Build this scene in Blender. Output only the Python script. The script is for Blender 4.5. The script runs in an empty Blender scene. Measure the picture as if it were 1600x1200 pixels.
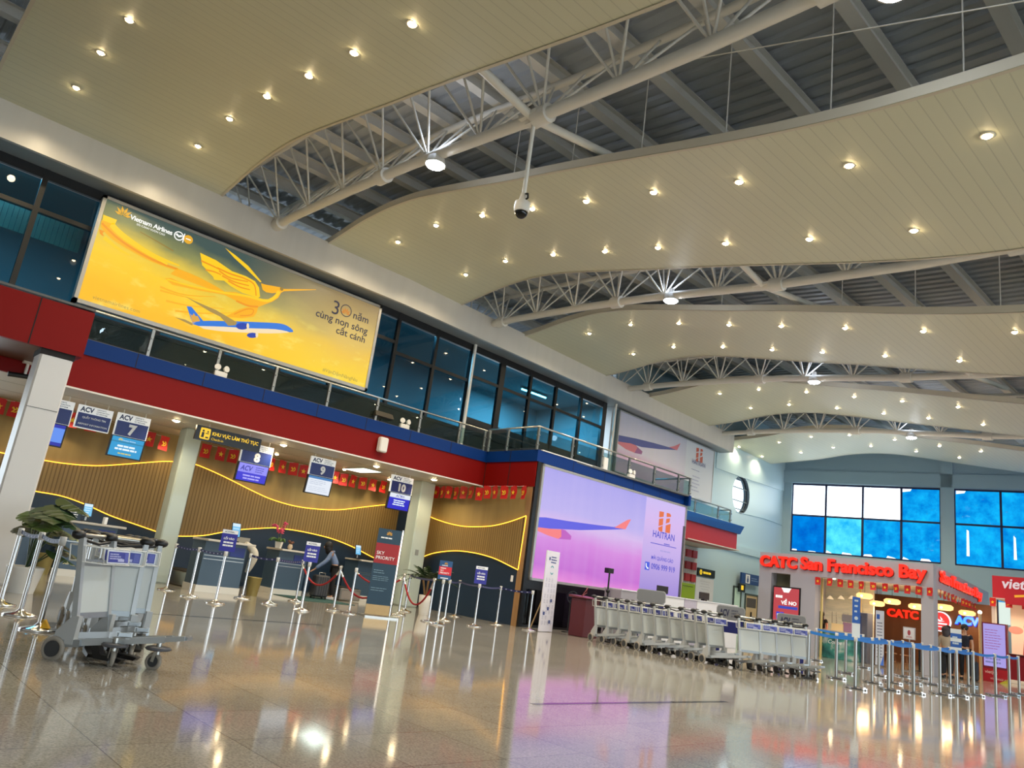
import bpy, bmesh, math, random
import numpy as np
from mathutils import Vector as V, Matrix
R = random.Random(7)
S = bpy.context.scene
COL = S.collection
pi = math.pi
# ------------------------------------------------------------------ camera
ROWS = ((0.6877814704883973, -0.09405331478730357, -0.7197990155802786),
        (0.7141417015766102, 0.2655466353844024, 0.6476778632200478),
        (0.13022395679014467, -0.9594993269479367, 0.24980544962905607))
FPX, EYE = 1180.0, 1.18
cd = bpy.data.cameras.new('camera'); cam = bpy.data.objects.new('camera', cd); COL.objects.link(cam)
cd.sensor_width = 36.0; cd.lens = FPX / 1600 * 36.0; cd.clip_end = 400
cam.matrix_world = Matrix(((ROWS[0][0], -ROWS[0][1], -ROWS[0][2], 0), (ROWS[1][0], -ROWS[1][1], -ROWS[1][2], 0),
                           (ROWS[2][0], -ROWS[2][1], -ROWS[2][2], EYE), (0, 0, 0, 1)))
S.camera = cam
# ------------------------------------------------------------------ view
vs = S.view_settings
S.display_settings.display_device = 'sRGB'
vs.view_transform = 'Standard'; vs.look = 'None'; vs.gamma = 1; vs.use_curve_mapping = False
vs.exposure = 1.0
# ------------------------------------------------------------------ daylight
W = bpy.data.worlds.new('sky'); S.world = W; W.use_nodes = True
bgn = W.node_tree.nodes['Background']
bgn.inputs[0].default_value = (0.80, 0.92, 1.0, 1); bgn.inputs[1].default_value = 2.1
# survey helpers: where the line of sight of a spot in the photograph meets a plane of the hall
def ray(x, y):
    c = (x - 800.0, y - 600.0, FPX)
    return [sum(ROWS[i][k] * c[k] for k in range(3)) for i in range(3)]
def _at(r, t): return V((r[0] * t, r[1] * t, EYE + r[2] * t))
def G(x, y, z=0.0):
    r = ray(x, y); return _at(r, (z - EYE) / r[2])
def PX(x, y, X):
    r = ray(x, y); return _at(r, X / r[0])
def PY(x, y, Y):
    r = ray(x, y); return _at(r, Y / r[1])
def PP(x, y, p, n):
    r = ray(x, y); return _at(r, (p[0] * n[0] + p[1] * n[1]) / (r[0] * n[0] + r[1] * n[1]))
def HZ(x, y, X, Y):
    r = ray(x, y); t = (r[0] * X + r[1] * Y) / (r[0] ** 2 + r[1] ** 2); return EYE + t * r[2]
# ------------------------------------------------------------------ materials
def lin(c):
    return tuple(((v / 255) / 12.92 if v / 255 <= 0.04045 else ((v / 255 + 0.055) / 1.055) ** 2.4) for v in c) + (1.0,)
_m = {}
def mat(name, c, rough=0.5, metal=0.0, spec=0.5, em=0.0, emc=None, coat=0.0):
    if name in _m: return _m[name]
    m = bpy.data.materials.new(name); m.use_nodes = True
    b = m.node_tree.nodes['Principled BSDF']
    b.inputs['Base Color'].default_value = lin(c); b.inputs['Roughness'].default_value = rough
    b.inputs['Metallic'].default_value = metal; b.inputs['Specular IOR Level'].default_value = spec
    b.inputs['Coat Weight'].default_value = coat
    if em: b.inputs['Emission Color'].default_value = lin(emc or c); b.inputs['Emission Strength'].default_value = em
    m.diffuse_color = lin(c); _m[name] = m
    return m
class NT:
    """small node builder on top of a Principled material"""
    def __init__(s, name, **k):
        s.m = mat(name, **k); s.t = s.m.node_tree; s.b = s.t.nodes['Principled BSDF']
    def n(s, typ, **k):
        nd = s.t.nodes.new(typ)
        for a, v in k.items(): setattr(nd, a, v)
        return nd
    def l(s, a, b): s.t.links.new(a, b)
    def coord(s, which='Object'):
        return s.n('ShaderNodeTexCoord').outputs[which]
    def mapping(s, scale, which='Object', rot=(0, 0, 0)):
        mp = s.n('ShaderNodeMapping'); mp.inputs['Scale'].default_value = scale; mp.inputs['Rotation'].default_value = rot
        s.l(s.coord(which), mp.inputs[0]); return mp.outputs[0]
    def noise(s, vec, scale, detail=4, rough=0.5):
        nn = s.n('ShaderNodeTexNoise'); nn.inputs['Scale'].default_value = scale; nn.inputs['Detail'].default_value = detail
        nn.inputs['Roughness'].default_value = rough; s.l(vec, nn.inputs['Vector']); return nn.outputs['Fac']
    def ramp(s, fac, stops, interp='LINEAR'):
        r = s.n('ShaderNodeValToRGB'); r.color_ramp.interpolation = interp
        while len(r.color_ramp.elements) < len(stops): r.color_ramp.elements.new(0.5)
        for e, (p, c) in zip(r.color_ramp.elements, stops): e.position = p; e.color = lin(c)
        s.l(fac, r.inputs[0]); return r.outputs[0]
    def mix(s, fac, a, b, mode='MIX'):
        x = s.n('ShaderNodeMix', data_type='RGBA', blend_type=mode)
        if isinstance(fac, float): x.inputs[0].default_value = fac
        else: s.l(fac, x.inputs[0])
        for sock, v in ((x.inputs[6], a), (x.inputs[7], b)):
            if isinstance(v, tuple): sock.default_value = lin(v)
            else: s.l(v, sock)
        return x.outputs[2]
    def math(s, op, a, b=None):
        x = s.n('ShaderNodeMath', operation=op)
        for i, v in enumerate((a, b)):
            if v is None: continue
            if isinstance(v, (int, float)): x.inputs[i].default_value = v
            else: s.l(v, x.inputs[i])
        return x.outputs[0]
    def sep(s, vec):
        x = s.n('ShaderNodeSeparateXYZ'); s.l(vec, x.inputs[0]); return x.outputs
    def base(s, c): s.l(c, s.b.inputs['Base Color']); return s
    def emis(s, c, k): s.l(c, s.b.inputs['Emission Color']); s.b.inputs['Emission Strength'].default_value = k; return s
    def bump(s, h, d=0.01, st=1.0):
        x = s.n('ShaderNodeBump'); x.inputs['Distance'].default_value = d; x.inputs['Strength'].default_value = st
        s.l(h, x.inputs['Height']); s.l(x.outputs[0], s.b.inputs['Normal']); return s
def glass(name, tint, gl=0.08, rough=0.0, film=None):
    """thin pane: tinted see-through plus a mirror coat"""
    if name in _m: return _m[name]
    m = bpy.data.materials.new(name); m.use_nodes = True; t = m.node_tree
    t.nodes.remove(t.nodes['Principled BSDF']); o = t.nodes['Material Output']
    tr = t.nodes.new('ShaderNodeBsdfTransparent'); tr.inputs[0].default_value = lin(tint)
    g = t.nodes.new('ShaderNodeBsdfGlossy'); g.inputs['Roughness'].default_value = rough; g.inputs[0].default_value = (0.9, 0.95, 1, 1)
    mx = t.nodes.new('ShaderNodeMixShader'); fr = t.nodes.new('ShaderNodeFresnel'); n0 = 1.08 if film else 1.5
    ge = t.nodes.new('ShaderNodeNewGeometry'); mr = t.nodes.new('ShaderNodeMapRange'); mr.inputs[3].default_value = n0; mr.inputs[4].default_value = 1 / n0
    t.links.new(ge.outputs['Backfacing'], mr.inputs[0]); t.links.new(mr.outputs[0], fr.inputs[0])
    if film:
        tc = t.nodes.new('ShaderNodeTexCoord'); no = t.nodes.new('ShaderNodeTexNoise'); no.inputs['Scale'].default_value = 1.6
        no.inputs['Detail'].default_value = 6; no.inputs['Roughness'].default_value = 0.62
        t.links.new(tc.outputs['Object'], no.inputs['Vector'])
        rp = t.nodes.new('ShaderNodeValToRGB'); rp.color_ramp.elements[0].position = 0.32; rp.color_ramp.elements[1].position = 0.72
        rp.color_ramp.elements[0].color = lin(tint); rp.color_ramp.elements[1].color = lin(film)
        t.links.new(no.outputs['Fac'], rp.inputs[0]); t.links.new(rp.outputs[0], tr.inputs[0])
    t.links.new(fr.outputs[0], mx.inputs[0]); t.links.new(tr.outputs[0], mx.inputs[1]); t.links.new(g.outputs[0], mx.inputs[2])
    t.links.new(mx.outputs[0], o.inputs[0]); _m[name] = m
    return m
# ------------------------------------------------------------------ mesh builder
class Face:
    """a flat sign face: o bottom-left corner, u to the right, v up, n towards the viewer"""
    def __init__(s, o, u=(0, 1, 0), v=(0, 0, 1)):
        s.o = V(o); s.u = V(u).normalized(); s.v = V(v).normalized(); s.n = s.u.cross(s.v).normalized()
    def __call__(s, a, b, d=0.0): return s.o + s.u * a + s.v * b + s.n * d
_glyph = {}
def glyphs(txt, bold=0.0, shear=0.0, space=1.0):
    k = (txt, bold, shear, space)
    if k in _glyph: return _glyph[k]
    cu = bpy.data.curves.new('t', 'FONT'); cu.body = txt; cu.size = 1; cu.offset = bold; cu.shear = shear
    cu.space_character = space; cu.resolution_u = 3; cu.fill_mode = 'FRONT'
    ob = bpy.data.objects.new('t', cu); COL.objects.link(ob)
    dg = bpy.context.evaluated_depsgraph_get()
    me = bpy.data.meshes.new_from_object(ob.evaluated_get(dg))
    vv = [(v.co.x, v.co.y) for v in me.vertices]; ff = [tuple(p.vertices) for p in me.polygons]
    ed = {}
    for f in ff:
        for i in range(len(f)):
            e = (f[i], f[(i + 1) % len(f)]); ed[e] = 1
    rim = [e for e in ed if (e[1], e[0]) not in ed]
    bpy.data.objects.remove(ob); bpy.data.curves.remove(cu); bpy.data.meshes.remove(me)
    x0 = min(v[0] for v in vv); x1 = max(v[0] for v in vv); y0 = min(v[1] for v in vv); y1 = max(v[1] for v in vv)
    _glyph[k] = (vv, ff, rim, (x0, y0, x1, y1)); return _glyph[k]
class MB:
    def __init__(s): s.v = []; s.f = []; s.mi = []; s.sm = []; s.cur = 0; s.smooth = False
    def add(s, vs, fs, smooth=None):
        b = len(s.v); s.v += [tuple(p) for p in vs]
        for f in fs:
            s.f.append(tuple(i + b for i in f)); s.mi.append(s.cur); s.sm.append(s.smooth if smooth is None else smooth)
        return s
    def m(s, i): s.cur = i; return s
    def hexa(s, p):  # 8 corners: bottom 0-3 ccw, top 4-7
        return s.add(p, [(3, 2, 1, 0), (4, 5, 6, 7), (0, 1, 5, 4), (1, 2, 6, 5), (2, 3, 7, 6), (3, 0, 4, 7)], False)
    def box(s, a, b):
        x0, y0, z0 = [min(p, q) for p, q in zip(a, b)]; x1, y1, z1 = [max(p, q) for p, q in zip(a, b)]
        return s.hexa([(x0, y0, z0), (x1, y0, z0), (x1, y1, z0), (x0, y1, z0), (x0, y0, z1), (x1, y0, z1), (x1, y1, z1), (x0, y1, z1)])
    def cbox(s, c, d, rz=0.0):
        c = V(c); h = V(d) / 2; M = Matrix.Rotation(rz, 3, 'Z')
        return s.hexa([c + M @ V((x * h.x, y * h.y, z * h.z)) for z in (-1, 1) for x, y in ((-1, -1), (1, -1), (1, 1), (-1, 1))])
    def bbox(s, a, b, r=0.01):
        """box with chamfered vertical and top edges"""
        x0, y0, z0 = [min(p, q) for p, q in zip(a, b)]; x1, y1, z1 = [max(p, q) for p, q in zip(a, b)]
        def ring(i, z):
            X0, X1, Y0, Y1 = x0 + i, x1 - i, y0 + i, y1 - i
            return [(X0 + r, Y0, z), (X1 - r, Y0, z), (X1, Y0 + r, z), (X1, Y1 - r, z), (X1 - r, Y1, z), (X0 + r, Y1, z), (X0, Y1 - r, z), (X0, Y0 + r, z)]
        vs = ring(r * .6, z0) + ring(0, z0 + r) + ring(0, z1 - r) + ring(r * .6, z1)
        fs = [tuple(range(7, -1, -1)), tuple(range(24, 32))]
        for k in range(3):
            for i in range(8): fs.append((k * 8 + i, k * 8 + (i + 1) % 8, k * 8 + 8 + (i + 1) % 8, k * 8 + 8 + i))
        return s.add(vs, fs, False)
    def bar(s, p, q, w, h, up=(0, 0, 1)):
        p, q = V(p), V(q); d = (q - p).normalized(); u = V(up)
        if abs(d.dot(u)) > .98: u = V((1, 0, 0))
        x = d.cross(u).normalized() * (w / 2); y = x.cross(d).normalized() * (h / 2)
        return s.hexa([p - x - y, p + x - y, q + x - y, q - x - y, p - x + y, p + x + y, q + x + y, q - x + y])
    def tube(s, pts, r, n=8, closed=False, caps=True):
        pts = [V(p) for p in pts]; rr = r if isinstance(r, (list, tuple)) else [r] * len(pts)
        vs = []; L = len(pts); ref = None
        for i, p in enumerate(pts):
            a = pts[(i - 1) % L] if (closed or i) else p; b = pts[(i + 1) % L] if (closed or i < L - 1) else p
            d = (b - a).normalized()
            if ref is None: ref = V((0, 0, 1)) if abs(d.z) < .9 else V((1, 0, 0))
            x = d.cross(ref).normalized(); y = x.cross(d).normalized(); ref = y
            vs += [p + (x * math.cos(2 * pi * k / n) + y * math.sin(2 * pi * k / n)) * rr[i] for k in range(n)]
        fs = []
        for i in range(L if closed else L - 1):
            for k in range(n):
                a, b = i * n, ((i + 1) % L) * n
                fs.append((a + k, b + k, b + (k + 1) % n, a + (k + 1) % n))
        s.add(vs, fs, True)
        if caps and not closed:
            s.add(vs[:n], [tuple(range(n))], False); s.add(vs[-n:], [tuple(range(n - 1, -1, -1))], False)
        return s
    def cyl(s, p, q, r, r2=None, n=12): return s.tube([p, q], [r, r if r2 is None else r2], n)
    def lathe(s, c, prof, n=20, smooth=True, squash=(1, 1)):
        c = V(c); vs = []
        for r, z in prof:
            vs += [(c.x + r * math.cos(2 * pi * k / n) * squash[0], c.y + r * math.sin(2 * pi * k / n) * squash[1], c.z + z) for k in range(n)]
        fs = []
        for i in range(len(prof) - 1):
            for k in range(n): fs.append((i * n + k, i * n + (k + 1) % n, i * n + n + (k + 1) % n, i * n + n + k))
        s.add(vs, fs, smooth)
        s.add(vs[:n], [tuple(range(n - 1, -1, -1))], False); s.add(vs[-n:], [tuple(range(n))], False)
        return s
    def ball(s, c, r, n=12, sc=(1, 1, 1)):
        c = V(c); m = max(6, n // 2 + 2); vs = []
        for i in range(m + 1):
            a = -pi / 2 + pi * i / m; rr = max(1e-4, math.cos(a)); zz = math.sin(a)
            vs += [(c.x + r * sc[0] * rr * math.cos(2 * pi * k / n), c.y + r * sc[1] * rr * math.sin(2 * pi * k / n), c.z + r * sc[2] * zz) for k in range(n)]
        fs = []
        for i in range(m):
            for k in range(n): fs.append((i * n + k, i * n + (k + 1) % n, i * n + n + (k + 1) % n, i * n + n + k))
        return s.add(vs, fs, True)
    def prism(s, pts, vec, smooth=False):
        """closed outline swept by vec"""
        pts = [V(p) for p in pts]; vec = V(vec); n = len(pts)
        vs = pts + [p + vec for p in pts]
        return s.add(vs, [tuple(range(n - 1, -1, -1)), tuple(range(n, 2 * n))] + [(i, (i + 1) % n, n + (i + 1) % n, n + i) for i in range(n)], smooth)
    def quad(s, *p): return s.add(p, [tuple(range(len(p)))], False)
    # --- on a sign face
    def panel(s, F, a0, b0, a1, b1, d0=0.0, d1=0.02):
        return s.hexa([F(a0, b0, d0), F(a1, b0, d0), F(a1, b1, d0), F(a0, b1, d0), F(a0, b0, d1), F(a1, b0, d1), F(a1, b1, d1), F(a0, b1, d1)])
    def ink(s, F, a0, b0, a1, b1, d=0.004): return s.quad(F(a0, b0, d), F(a1, b0, d), F(a1, b1, d), F(a0, b1, d))
    def shape(s, F, pts, d=0.004, th=0.0):
        if th: return s.prism([F(a, b, d) for a, b in pts], F.n * th)
        return s.quad(*[F(a, b, d) for a, b in pts])
    def disc(s, F, a, b, r, d=0.004, th=0.0, n=24, ry=None):
        return s.shape(F, [(a + r * math.cos(2 * pi * k / n), b + (ry or r) * math.sin(2 * pi * k / n)) for k in range(n)], d, th)
    def ringd(s, F, a, b, r0, r1, d=0.004, n=28, ry=1.0, a0=0.0, a1=2 * pi):
        for k in range(n):
            t0, t1 = a0 + (a1 - a0) * k / n, a0 + (a1 - a0) * (k + 1) / n
            s.quad(F(a + r0 * math.cos(t0), b + r0 * ry * math.sin(t0), d), F(a + r1 * math.cos(t0), b + r1 * ry * math.sin(t0), d),
                   F(a + r1 * math.cos(t1), b + r1 * ry * math.sin(t1), d), F(a + r0 * math.cos(t1), b + r0 * ry * math.sin(t1), d))
        return s
    def text(s, F, txt, a, b, h=None, w=None, al='l', bold=0.0, shear=0.0, d=0.005, th=0.0, space=1.0):
        """one line of lettering; h height and/or w width of its ink, a,b bottom-left (al l), bottom-centre (c) or bottom-right (r)"""
        vv, ff, rim, (x0, y0, x1, y1) = glyphs(txt, bold, shear, space)
        sx = w / (x1 - x0) if w else h / (y1 - y0); sy = h / (y1 - y0) if h else sx
        off = {'l': 0, 'c': -(x1 - x0) * sx / 2, 'r': -(x1 - x0) * sx}[al]
        P = [F(a + off + (x - x0) * sx, b + (y - y0) * sy, d + th) for x, y in vv]
        s.add(P, ff, False)
        if th:
            Q = [F(a + off + (x - x0) * sx, b + (y - y0) * sy, d) for x, y in vv]
            n = len(P); s.add(P + Q, [(e[1], e[0], n + e[0], n + e[1]) for e in rim], False)
        return s
    def lines(s, F, a, b, w, h, n, d=0.005, seed=1, al='l', fill=0.5):
        """rows of print too small to read"""
        q = random.Random(seed); st = h / n
        for i in range(n):
            L = w * q.uniform(.62, 1.0); y = b + h - (i + 1) * st + st * (1 - fill) / 2
            x = a if al == 'l' else a + (w - L) / 2
            while L > 0.02 * w:
                k = min(L, w * q.uniform(.12, .3)); s.ink(F, x, y, x + k, y + st * fill, d); x += k + w * .025; L -= k + w * .025
        return s
    def curve(s, F, pts, w, d=0.004):
        """inked stroke of width w (or per-point widths)"""
        n = len(pts); ws = w if isinstance(w, (list, tuple)) else [w] * n
        lo, hi = [], []
        for i, (x, y) in enumerate(pts):
            a = pts[max(0, i - 1)]; b = pts[min(n - 1, i + 1)]; L = math.hypot(b[0] - a[0], b[1] - a[1]) or 1
            nx, ny = -(b[1] - a[1]) / L, (b[0] - a[0]) / L
            lo.append((x - nx * ws[i] / 2, y - ny * ws[i] / 2)); hi.append((x + nx * ws[i] / 2, y + ny * ws[i] / 2))
        for i in range(n - 1): s.quad(F(*lo[i], d), F(*lo[i + 1], d), F(*hi[i + 1], d), F(*hi[i], d))
        return s
    def build(s, name, mats, parent=None, bevel=0.0):
        mats = mats if isinstance(mats, (list, tuple)) else [mats]
        off = V((0, 0, 0)); p = parent
        while p is not None: off += V(p.location); p = p.parent
        me = bpy.data.meshes.new(name)
        me.from_pydata([(x - off.x, y - off.y, z - off.z) for x, y, z in s.v], [], s.f)
        for m_ in mats: me.materials.append(m_)
        me.polygons.foreach_set('material_index', s.mi); me.polygons.foreach_set('use_smooth', s.sm)
        me.update()
        o = bpy.data.objects.new(name, me); COL.objects.link(o)
        if parent: o.parent = parent
        if bevel:
            b = o.modifiers.new('bevel', 'BEVEL'); b.width = bevel; b.segments = 2; b.limit_method = 'ANGLE'
        return o
def smoothpts(pts, k=6):
    """Catmull-Rom through the given points"""
    pts = [V(p) for p in pts]; out = []
    for i in range(len(pts) - 1):
        p0, p1, p2, p3 = pts[max(0, i - 1)], pts[i], pts[i + 1], pts[min(len(pts) - 1, i + 2)]
        for j in range(k):
            t = j / k
            out.append(0.5 * ((2 * p1) + (p2 - p0) * t + (2 * p0 - 5 * p1 + 4 * p2 - p3) * t * t + (3 * p1 - p0 - 3 * p2 + p3) * t ** 3))
    return out + [pts[-1]]
def sp2(pts, k=6): return [(p.x, p.y) for p in smoothpts([(a, b, 0) for a, b in pts], k)]
# ------------------------------------------------------------------ objects
def tag(o, label=None, cat=None, group=None, kind=None):
    if label: o['label'] = label
    if cat: o['category'] = cat
    if group: o['group'] = group
    if kind: o['kind'] = kind
    return o
def thing(name, label, cat, loc=(0, 0, 0), rz=0.0, group=None):
    o = bpy.data.objects.new(name, None); COL.objects.link(o); o.location = loc; o.rotation_euler = (0, 0, rz); o.empty_display_size = .1
    return tag(o, label, cat, group)
def struct(name, mb, mats, parent=None, **k):
    o = mb.build(name, mats, parent, **k)
    if not parent: o['kind'] = 'structure'
    return o
def dup(root, loc, rz=0.0, label=None, group=None):
    r = root.copy(); COL.objects.link(r); r.location = loc; r.rotation_euler = (0, 0, rz)
    if label: r['label'] = label
    if group: r['group'] = group
    for ch in list(root.children):
        c = ch.copy(); COL.objects.link(c); c.parent = r
        for g in list(ch.children):
            d = g.copy(); COL.objects.link(d); d.parent = c
    return r
def light(name, typ, loc, power, color=(255, 255, 255), parent=None, size=0.1, aim=None, spot=None, blend=0.5):
    L = bpy.data.lights.new(name, typ); L.energy = power; L.color = lin(color)[:3]
    if typ == 'SPOT': L.spot_size = spot or 2.2; L.spot_blend = blend; L.shadow_soft_size = size
    elif typ == 'POINT': L.shadow_soft_size = size
    elif typ == 'AREA':
        if isinstance(size, tuple): L.shape = 'RECTANGLE'; L.size, L.size_y = size
        else: L.size = size
    o = bpy.data.objects.new(name, L); COL.objects.link(o)
    if parent:
        off = V(parent.location); o.parent = parent; loc = V(loc) - off
    o.location = loc
    if aim is not None: o.rotation_euler = V(aim).to_track_quat('-Z', 'Y').to_euler()
    return o
ORD = ['first', 'second', 'third', 'fourth', 'fifth', 'sixth', 'seventh', 'eighth', 'ninth', 'tenth', 'eleventh', 'twelfth', 'thirteenth', 'fourteenth', 'fifteenth', 'sixteenth']
# ================================================================== setting
# --- materials of the shell
def floor_mat():
    k = NT('granite_floor', c=(120, 112, 100), rough=0.07, spec=0.38)
    o = k.coord('Object')
    big = k.noise(o, 1.3, 5, .6); fine = k.noise(o, 55, 6, .7); mid = k.noise(o, 14, 4, .6)
    base = k.ramp(big, [(.3, (154, 149, 138)), (.7, (176, 171, 160))])
    sp = k.ramp(fine, [(.36, (92, 84, 76)), (.5, (168, 162, 150)), (.66, (208, 203, 192))])
    c = k.mix(.55, base, sp); c = k.mix(.18, c, k.ramp(mid, [(.4, (85, 78, 70)), (.6, (150, 142, 128))]))
    br = k.n('ShaderNodeTexBrick'); br.offset = 0; br.squash = 1
    br.inputs['Scale'].default_value = 1.0; br.inputs['Brick Width'].default_value = .8; br.inputs['Row Height'].default_value = .8
    br.inputs['Mortar Size'].default_value = .0035; br.inputs['Mortar Smooth'].default_value = 0
    br.inputs['Color1'].default_value = (1, 1, 1, 1); br.inputs['Color2'].default_value = (.86, .86, .86, 1); br.inputs['Mortar'].default_value = (.42, .4, .38, 1)
    k.l(o, br.inputs['Vector']); c = k.mix(1.0, c, br.outputs['Color'], 'MULTIPLY')
    k.base(c)
    rr = k.n('ShaderNodeMapRange'); rr.inputs[3].default_value = .045; rr.inputs[4].default_value = .11
    k.l(big, rr.inputs[0]); k.l(rr.outputs[0], k.b.inputs['Roughness'])
    return k.m
M_FLOOR = floor_mat()
def plank_ceiling(name, c):
    k = NT(name, c=c, rough=.45, spec=.35)
    x = k.sep(k.coord('Object'))[0]
    f = k.math('FRACT', k.math('MULTIPLY', x, 1 / .2))
    seam = k.math('LESS_THAN', f, .07)
    tone = k.noise(k.mapping((5, .15, 1)), 1.0, 2)
    col = k.mix(k.math('MULTIPLY', tone, .25), c, tuple(v * .86 for v in c))
    k.base(k.mix(k.math('MULTIPLY', seam, .22), col, tuple(v * .5 for v in c)))
    k.bump(k.math('LESS_THAN', f, .1), .006, .5)
    return k.m
M_CEIL = plank_ceiling('cream_ceiling_planks', (222, 221, 194))
M_LIP = mat('cream_edge', (214, 205, 184), .5)
M_DECK = NT('roof_sheet', c=(196, 202, 210), rough=.5, metal=.1).m
M_STEEL = mat('painted_steel', (232, 228, 218), .45)
M_PURL = mat('grey_steel', (232, 228, 220), .5)
M_WHITE = mat('white_paint', (226, 222, 214), .5)
M_FASC = NT('white_cladding', c=(216, 211, 201), rough=.32, spec=.5)
_f = M_FASC.noise(M_FASC.mapping((.1, 3.0, .1)), 1.0, 3); M_FASC.base(M_FASC.mix(_f, (220, 215, 206), (206, 201, 192))); M_FASC = M_FASC.m
M_SOFF = mat('grey_soffit', (150, 154, 154), .35)
M_RED = mat('red_cladding', (124, 12, 8), .5, spec=.15)
M_BLUE = mat('blue_cladding', (2, 48, 114), .5, spec=.18)
M_SEAM = mat('dark_joint', (20, 14, 16), .8)
M_COL = mat('pale_green_column', (196, 208, 198), .42)
M_COLW = mat('white_column', (214, 212, 210), .4)
M_WALL = NT('pale_blue_wall', c=(178, 204, 214), rough=.38, spec=.5).m
M_WALLE = mat('blue_grey_wall', (150, 178, 194), .55)
M_DARKFR = mat('black_frame', (10, 11, 13), .35)
M_SLABC = mat('slab_ceiling', (196, 192, 180), .5)
M_NAVY = mat('navy_wall', (20, 44, 68), .45)
M_CHROME = mat('chrome', (225, 225, 225), .12, metal=1)
M_STAIN = mat('brushed_steel', (176, 176, 172), .28, metal=1)
M_BLACK = mat('black_plastic', (14, 14, 15), .45)
M_LED = mat('warm_led', (255, 190, 60), .5, em=1.5, emc=(255, 182, 56))
def wood(name, a, b, s=14, ribs=0, z=.35):
    k = NT(name, c=a, rough=.5, spec=.3)
    tone = k.noise(k.mapping((s, s, z)), 1.0, 3)
    c = k.mix(tone, a, b)
    if ribs:
        p = k.sep(k.coord('Object'))
        f = k.math('FRACT', k.math('MULTIPLY', k.math('ADD', p[0], p[1]), ribs))
        g = k.math('LESS_THAN', f, .3); c = k.mix(k.math('MULTIPLY', g, .55), c, (70, 48, 24)); k.bump(g, .02, -1.0)
    k.base(c); return k.m
M_WOOD = wood('oak_panel', (172, 147, 92), (134, 110, 66), 3.2)
M_SLAT = wood('oak_slats', (160, 132, 80), (128, 102, 60), 16, ribs=11)
M_TRIM = wood('oak_trim', (168, 130, 88), (140, 106, 70), 20)
M_SHOPWOOD = wood('walnut_panel', (122, 82, 58), (98, 64, 46), 3.5)
# --- floor
struct('floor', MB().quad((-26, -14, 0), (22, -14, 0), (22, 46, 0), (-26, 46, 0)), M_FLOOR)
M_STRIP = mat('dark_strip', (40, 38, 36), .1)
for i, (x, y0, y1) in enumerate(((-12.2, 4.3, 7.3), (-5.7, 6.0, 9.7))):  # two dark strips on the floor
    struct('trim_%d' % (i + 1), MB().box((x - .04, y0, -.02), (x + .04, y1, .002)), M_STRIP)
# --- roof deck, purlins, trusses
CHX = [-24, -20, -17, -14.4, -12, -8.4, -6.8, -5.2, -3.7, 0]
CHZ = [9.3, 9.25, 9.23, 9.13, 8.98, 8.62, 8.52, 8.43, 8.40, 8.38]
def chord(x): return float(np.interp(-abs(x), CHX, CHZ))
PRX = [-24, -22, -17.94, -16.3, -15.1, -14, -12.8, -11.6, -10.5, -9.3, -8.15, -7, -5.8, -4.65, -3.5, -2.3, -1.2, 0]
PRZ = [9.0, 9.1, 9.37, 9.6, 9.64, 9.56, 9.35, 9.12, 8.91, 8.70, 8.48, 8.25, 8.01, 7.81, 7.66, 7.58, 7.55, 7.55]
_px = np.linspace(-24, 0, 193); _pz = np.interp(_px, PRX, PRZ)
for _ in range(10): _pz[1:-1] = (_pz[:-2] + 2 * _pz[1:-1] + _pz[2:]) / 4
def wave(x): return float(np.interp(-abs(x), _px, _pz))
mb = MB(); xs = [-24 + 2 * i for i in range(24)]; prof = []
y = -12.0
while y < 46: prof += [(y, 0), (y + .16, 0), (y + .2, .06), (y + .28, .06)]; y += .32
vs = [(x, yy, chord(x) + 1.95 + dz) for yy, dz in prof for x in xs]; n_ = len(xs)
mb.add(vs, [(k * n_ + i, k * n_ + n_ + i, k * n_ + n_ + i + 1, k * n_ + i + 1) for k in range(len(prof) - 1) for i in range(n_ - 1)], False)
struct('ceiling', mb, M_DECK)
npur = 0
for i in range(22):
    x = -20.65 + 1.65 * i
    if x > 3: break
    z = chord(x) + 1.72
    b = MB(); b.box((x - .02, -4, z - .12), (x + .02, 40, z + .12)); b.box((x - .11, -4, z - .14), (x + .11, 40, z - .12)); b.box((x - .11, -4, z + .12), (x + .11, 40, z + .14))
    o = b.build('roof_purlin', M_PURL)
    tag(o, 'long grey steel roof beam under the dark deck, %s out from the fascia wall' % ORD[i], 'roof beam', 'roof beams', 'structure')
def truss(Y, label):
    t = thing('roof_truss', label, 'truss', (-10, Y, 9), group='tubular roof trusses')
    xs = [-20 + .25 * i for i in range(116)]
    b = MB(); b.tube([(x, Y, chord(x)) for x in xs], .105, 10); b.build('bottom_chord', M_STEEL, t)
    for s in (-1, 1):
        MB().tube([(x, Y + s * .85, chord(x) + 1.32) for x in xs], .075, 8).build('top_chord', M_STEEL, t)
    x = -19.4; k = 0
    while x < 6:
        lo = (x, Y, chord(x)); 
        for s in (-1, 1):
            for dx in (-.75, 0.05, .85):
                xx = x + dx
                MB().cyl(lo, (xx, Y + s * .85, chord(xx) + 1.32), .025 if dx else .033, n=6).build('web_member', M_STEEL, t)
        if k % 3 == 1:
            MB().cyl((x - .16, Y, chord(x - .16)), (x + .16, Y, chord(x + .16)), .165, n=12).build('flange_joint', M_STEEL, t)
        x += 1.6; k += 1
    return t
TRY = (7.25, 15.2, 23.2, 31.2)
for Y, nm in zip(TRY, ('nearest', 'second', 'third', 'farthest')):
    truss(Y, 'white tubular lattice truss in the %s gap between wavy ceiling strips' % nm)
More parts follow.
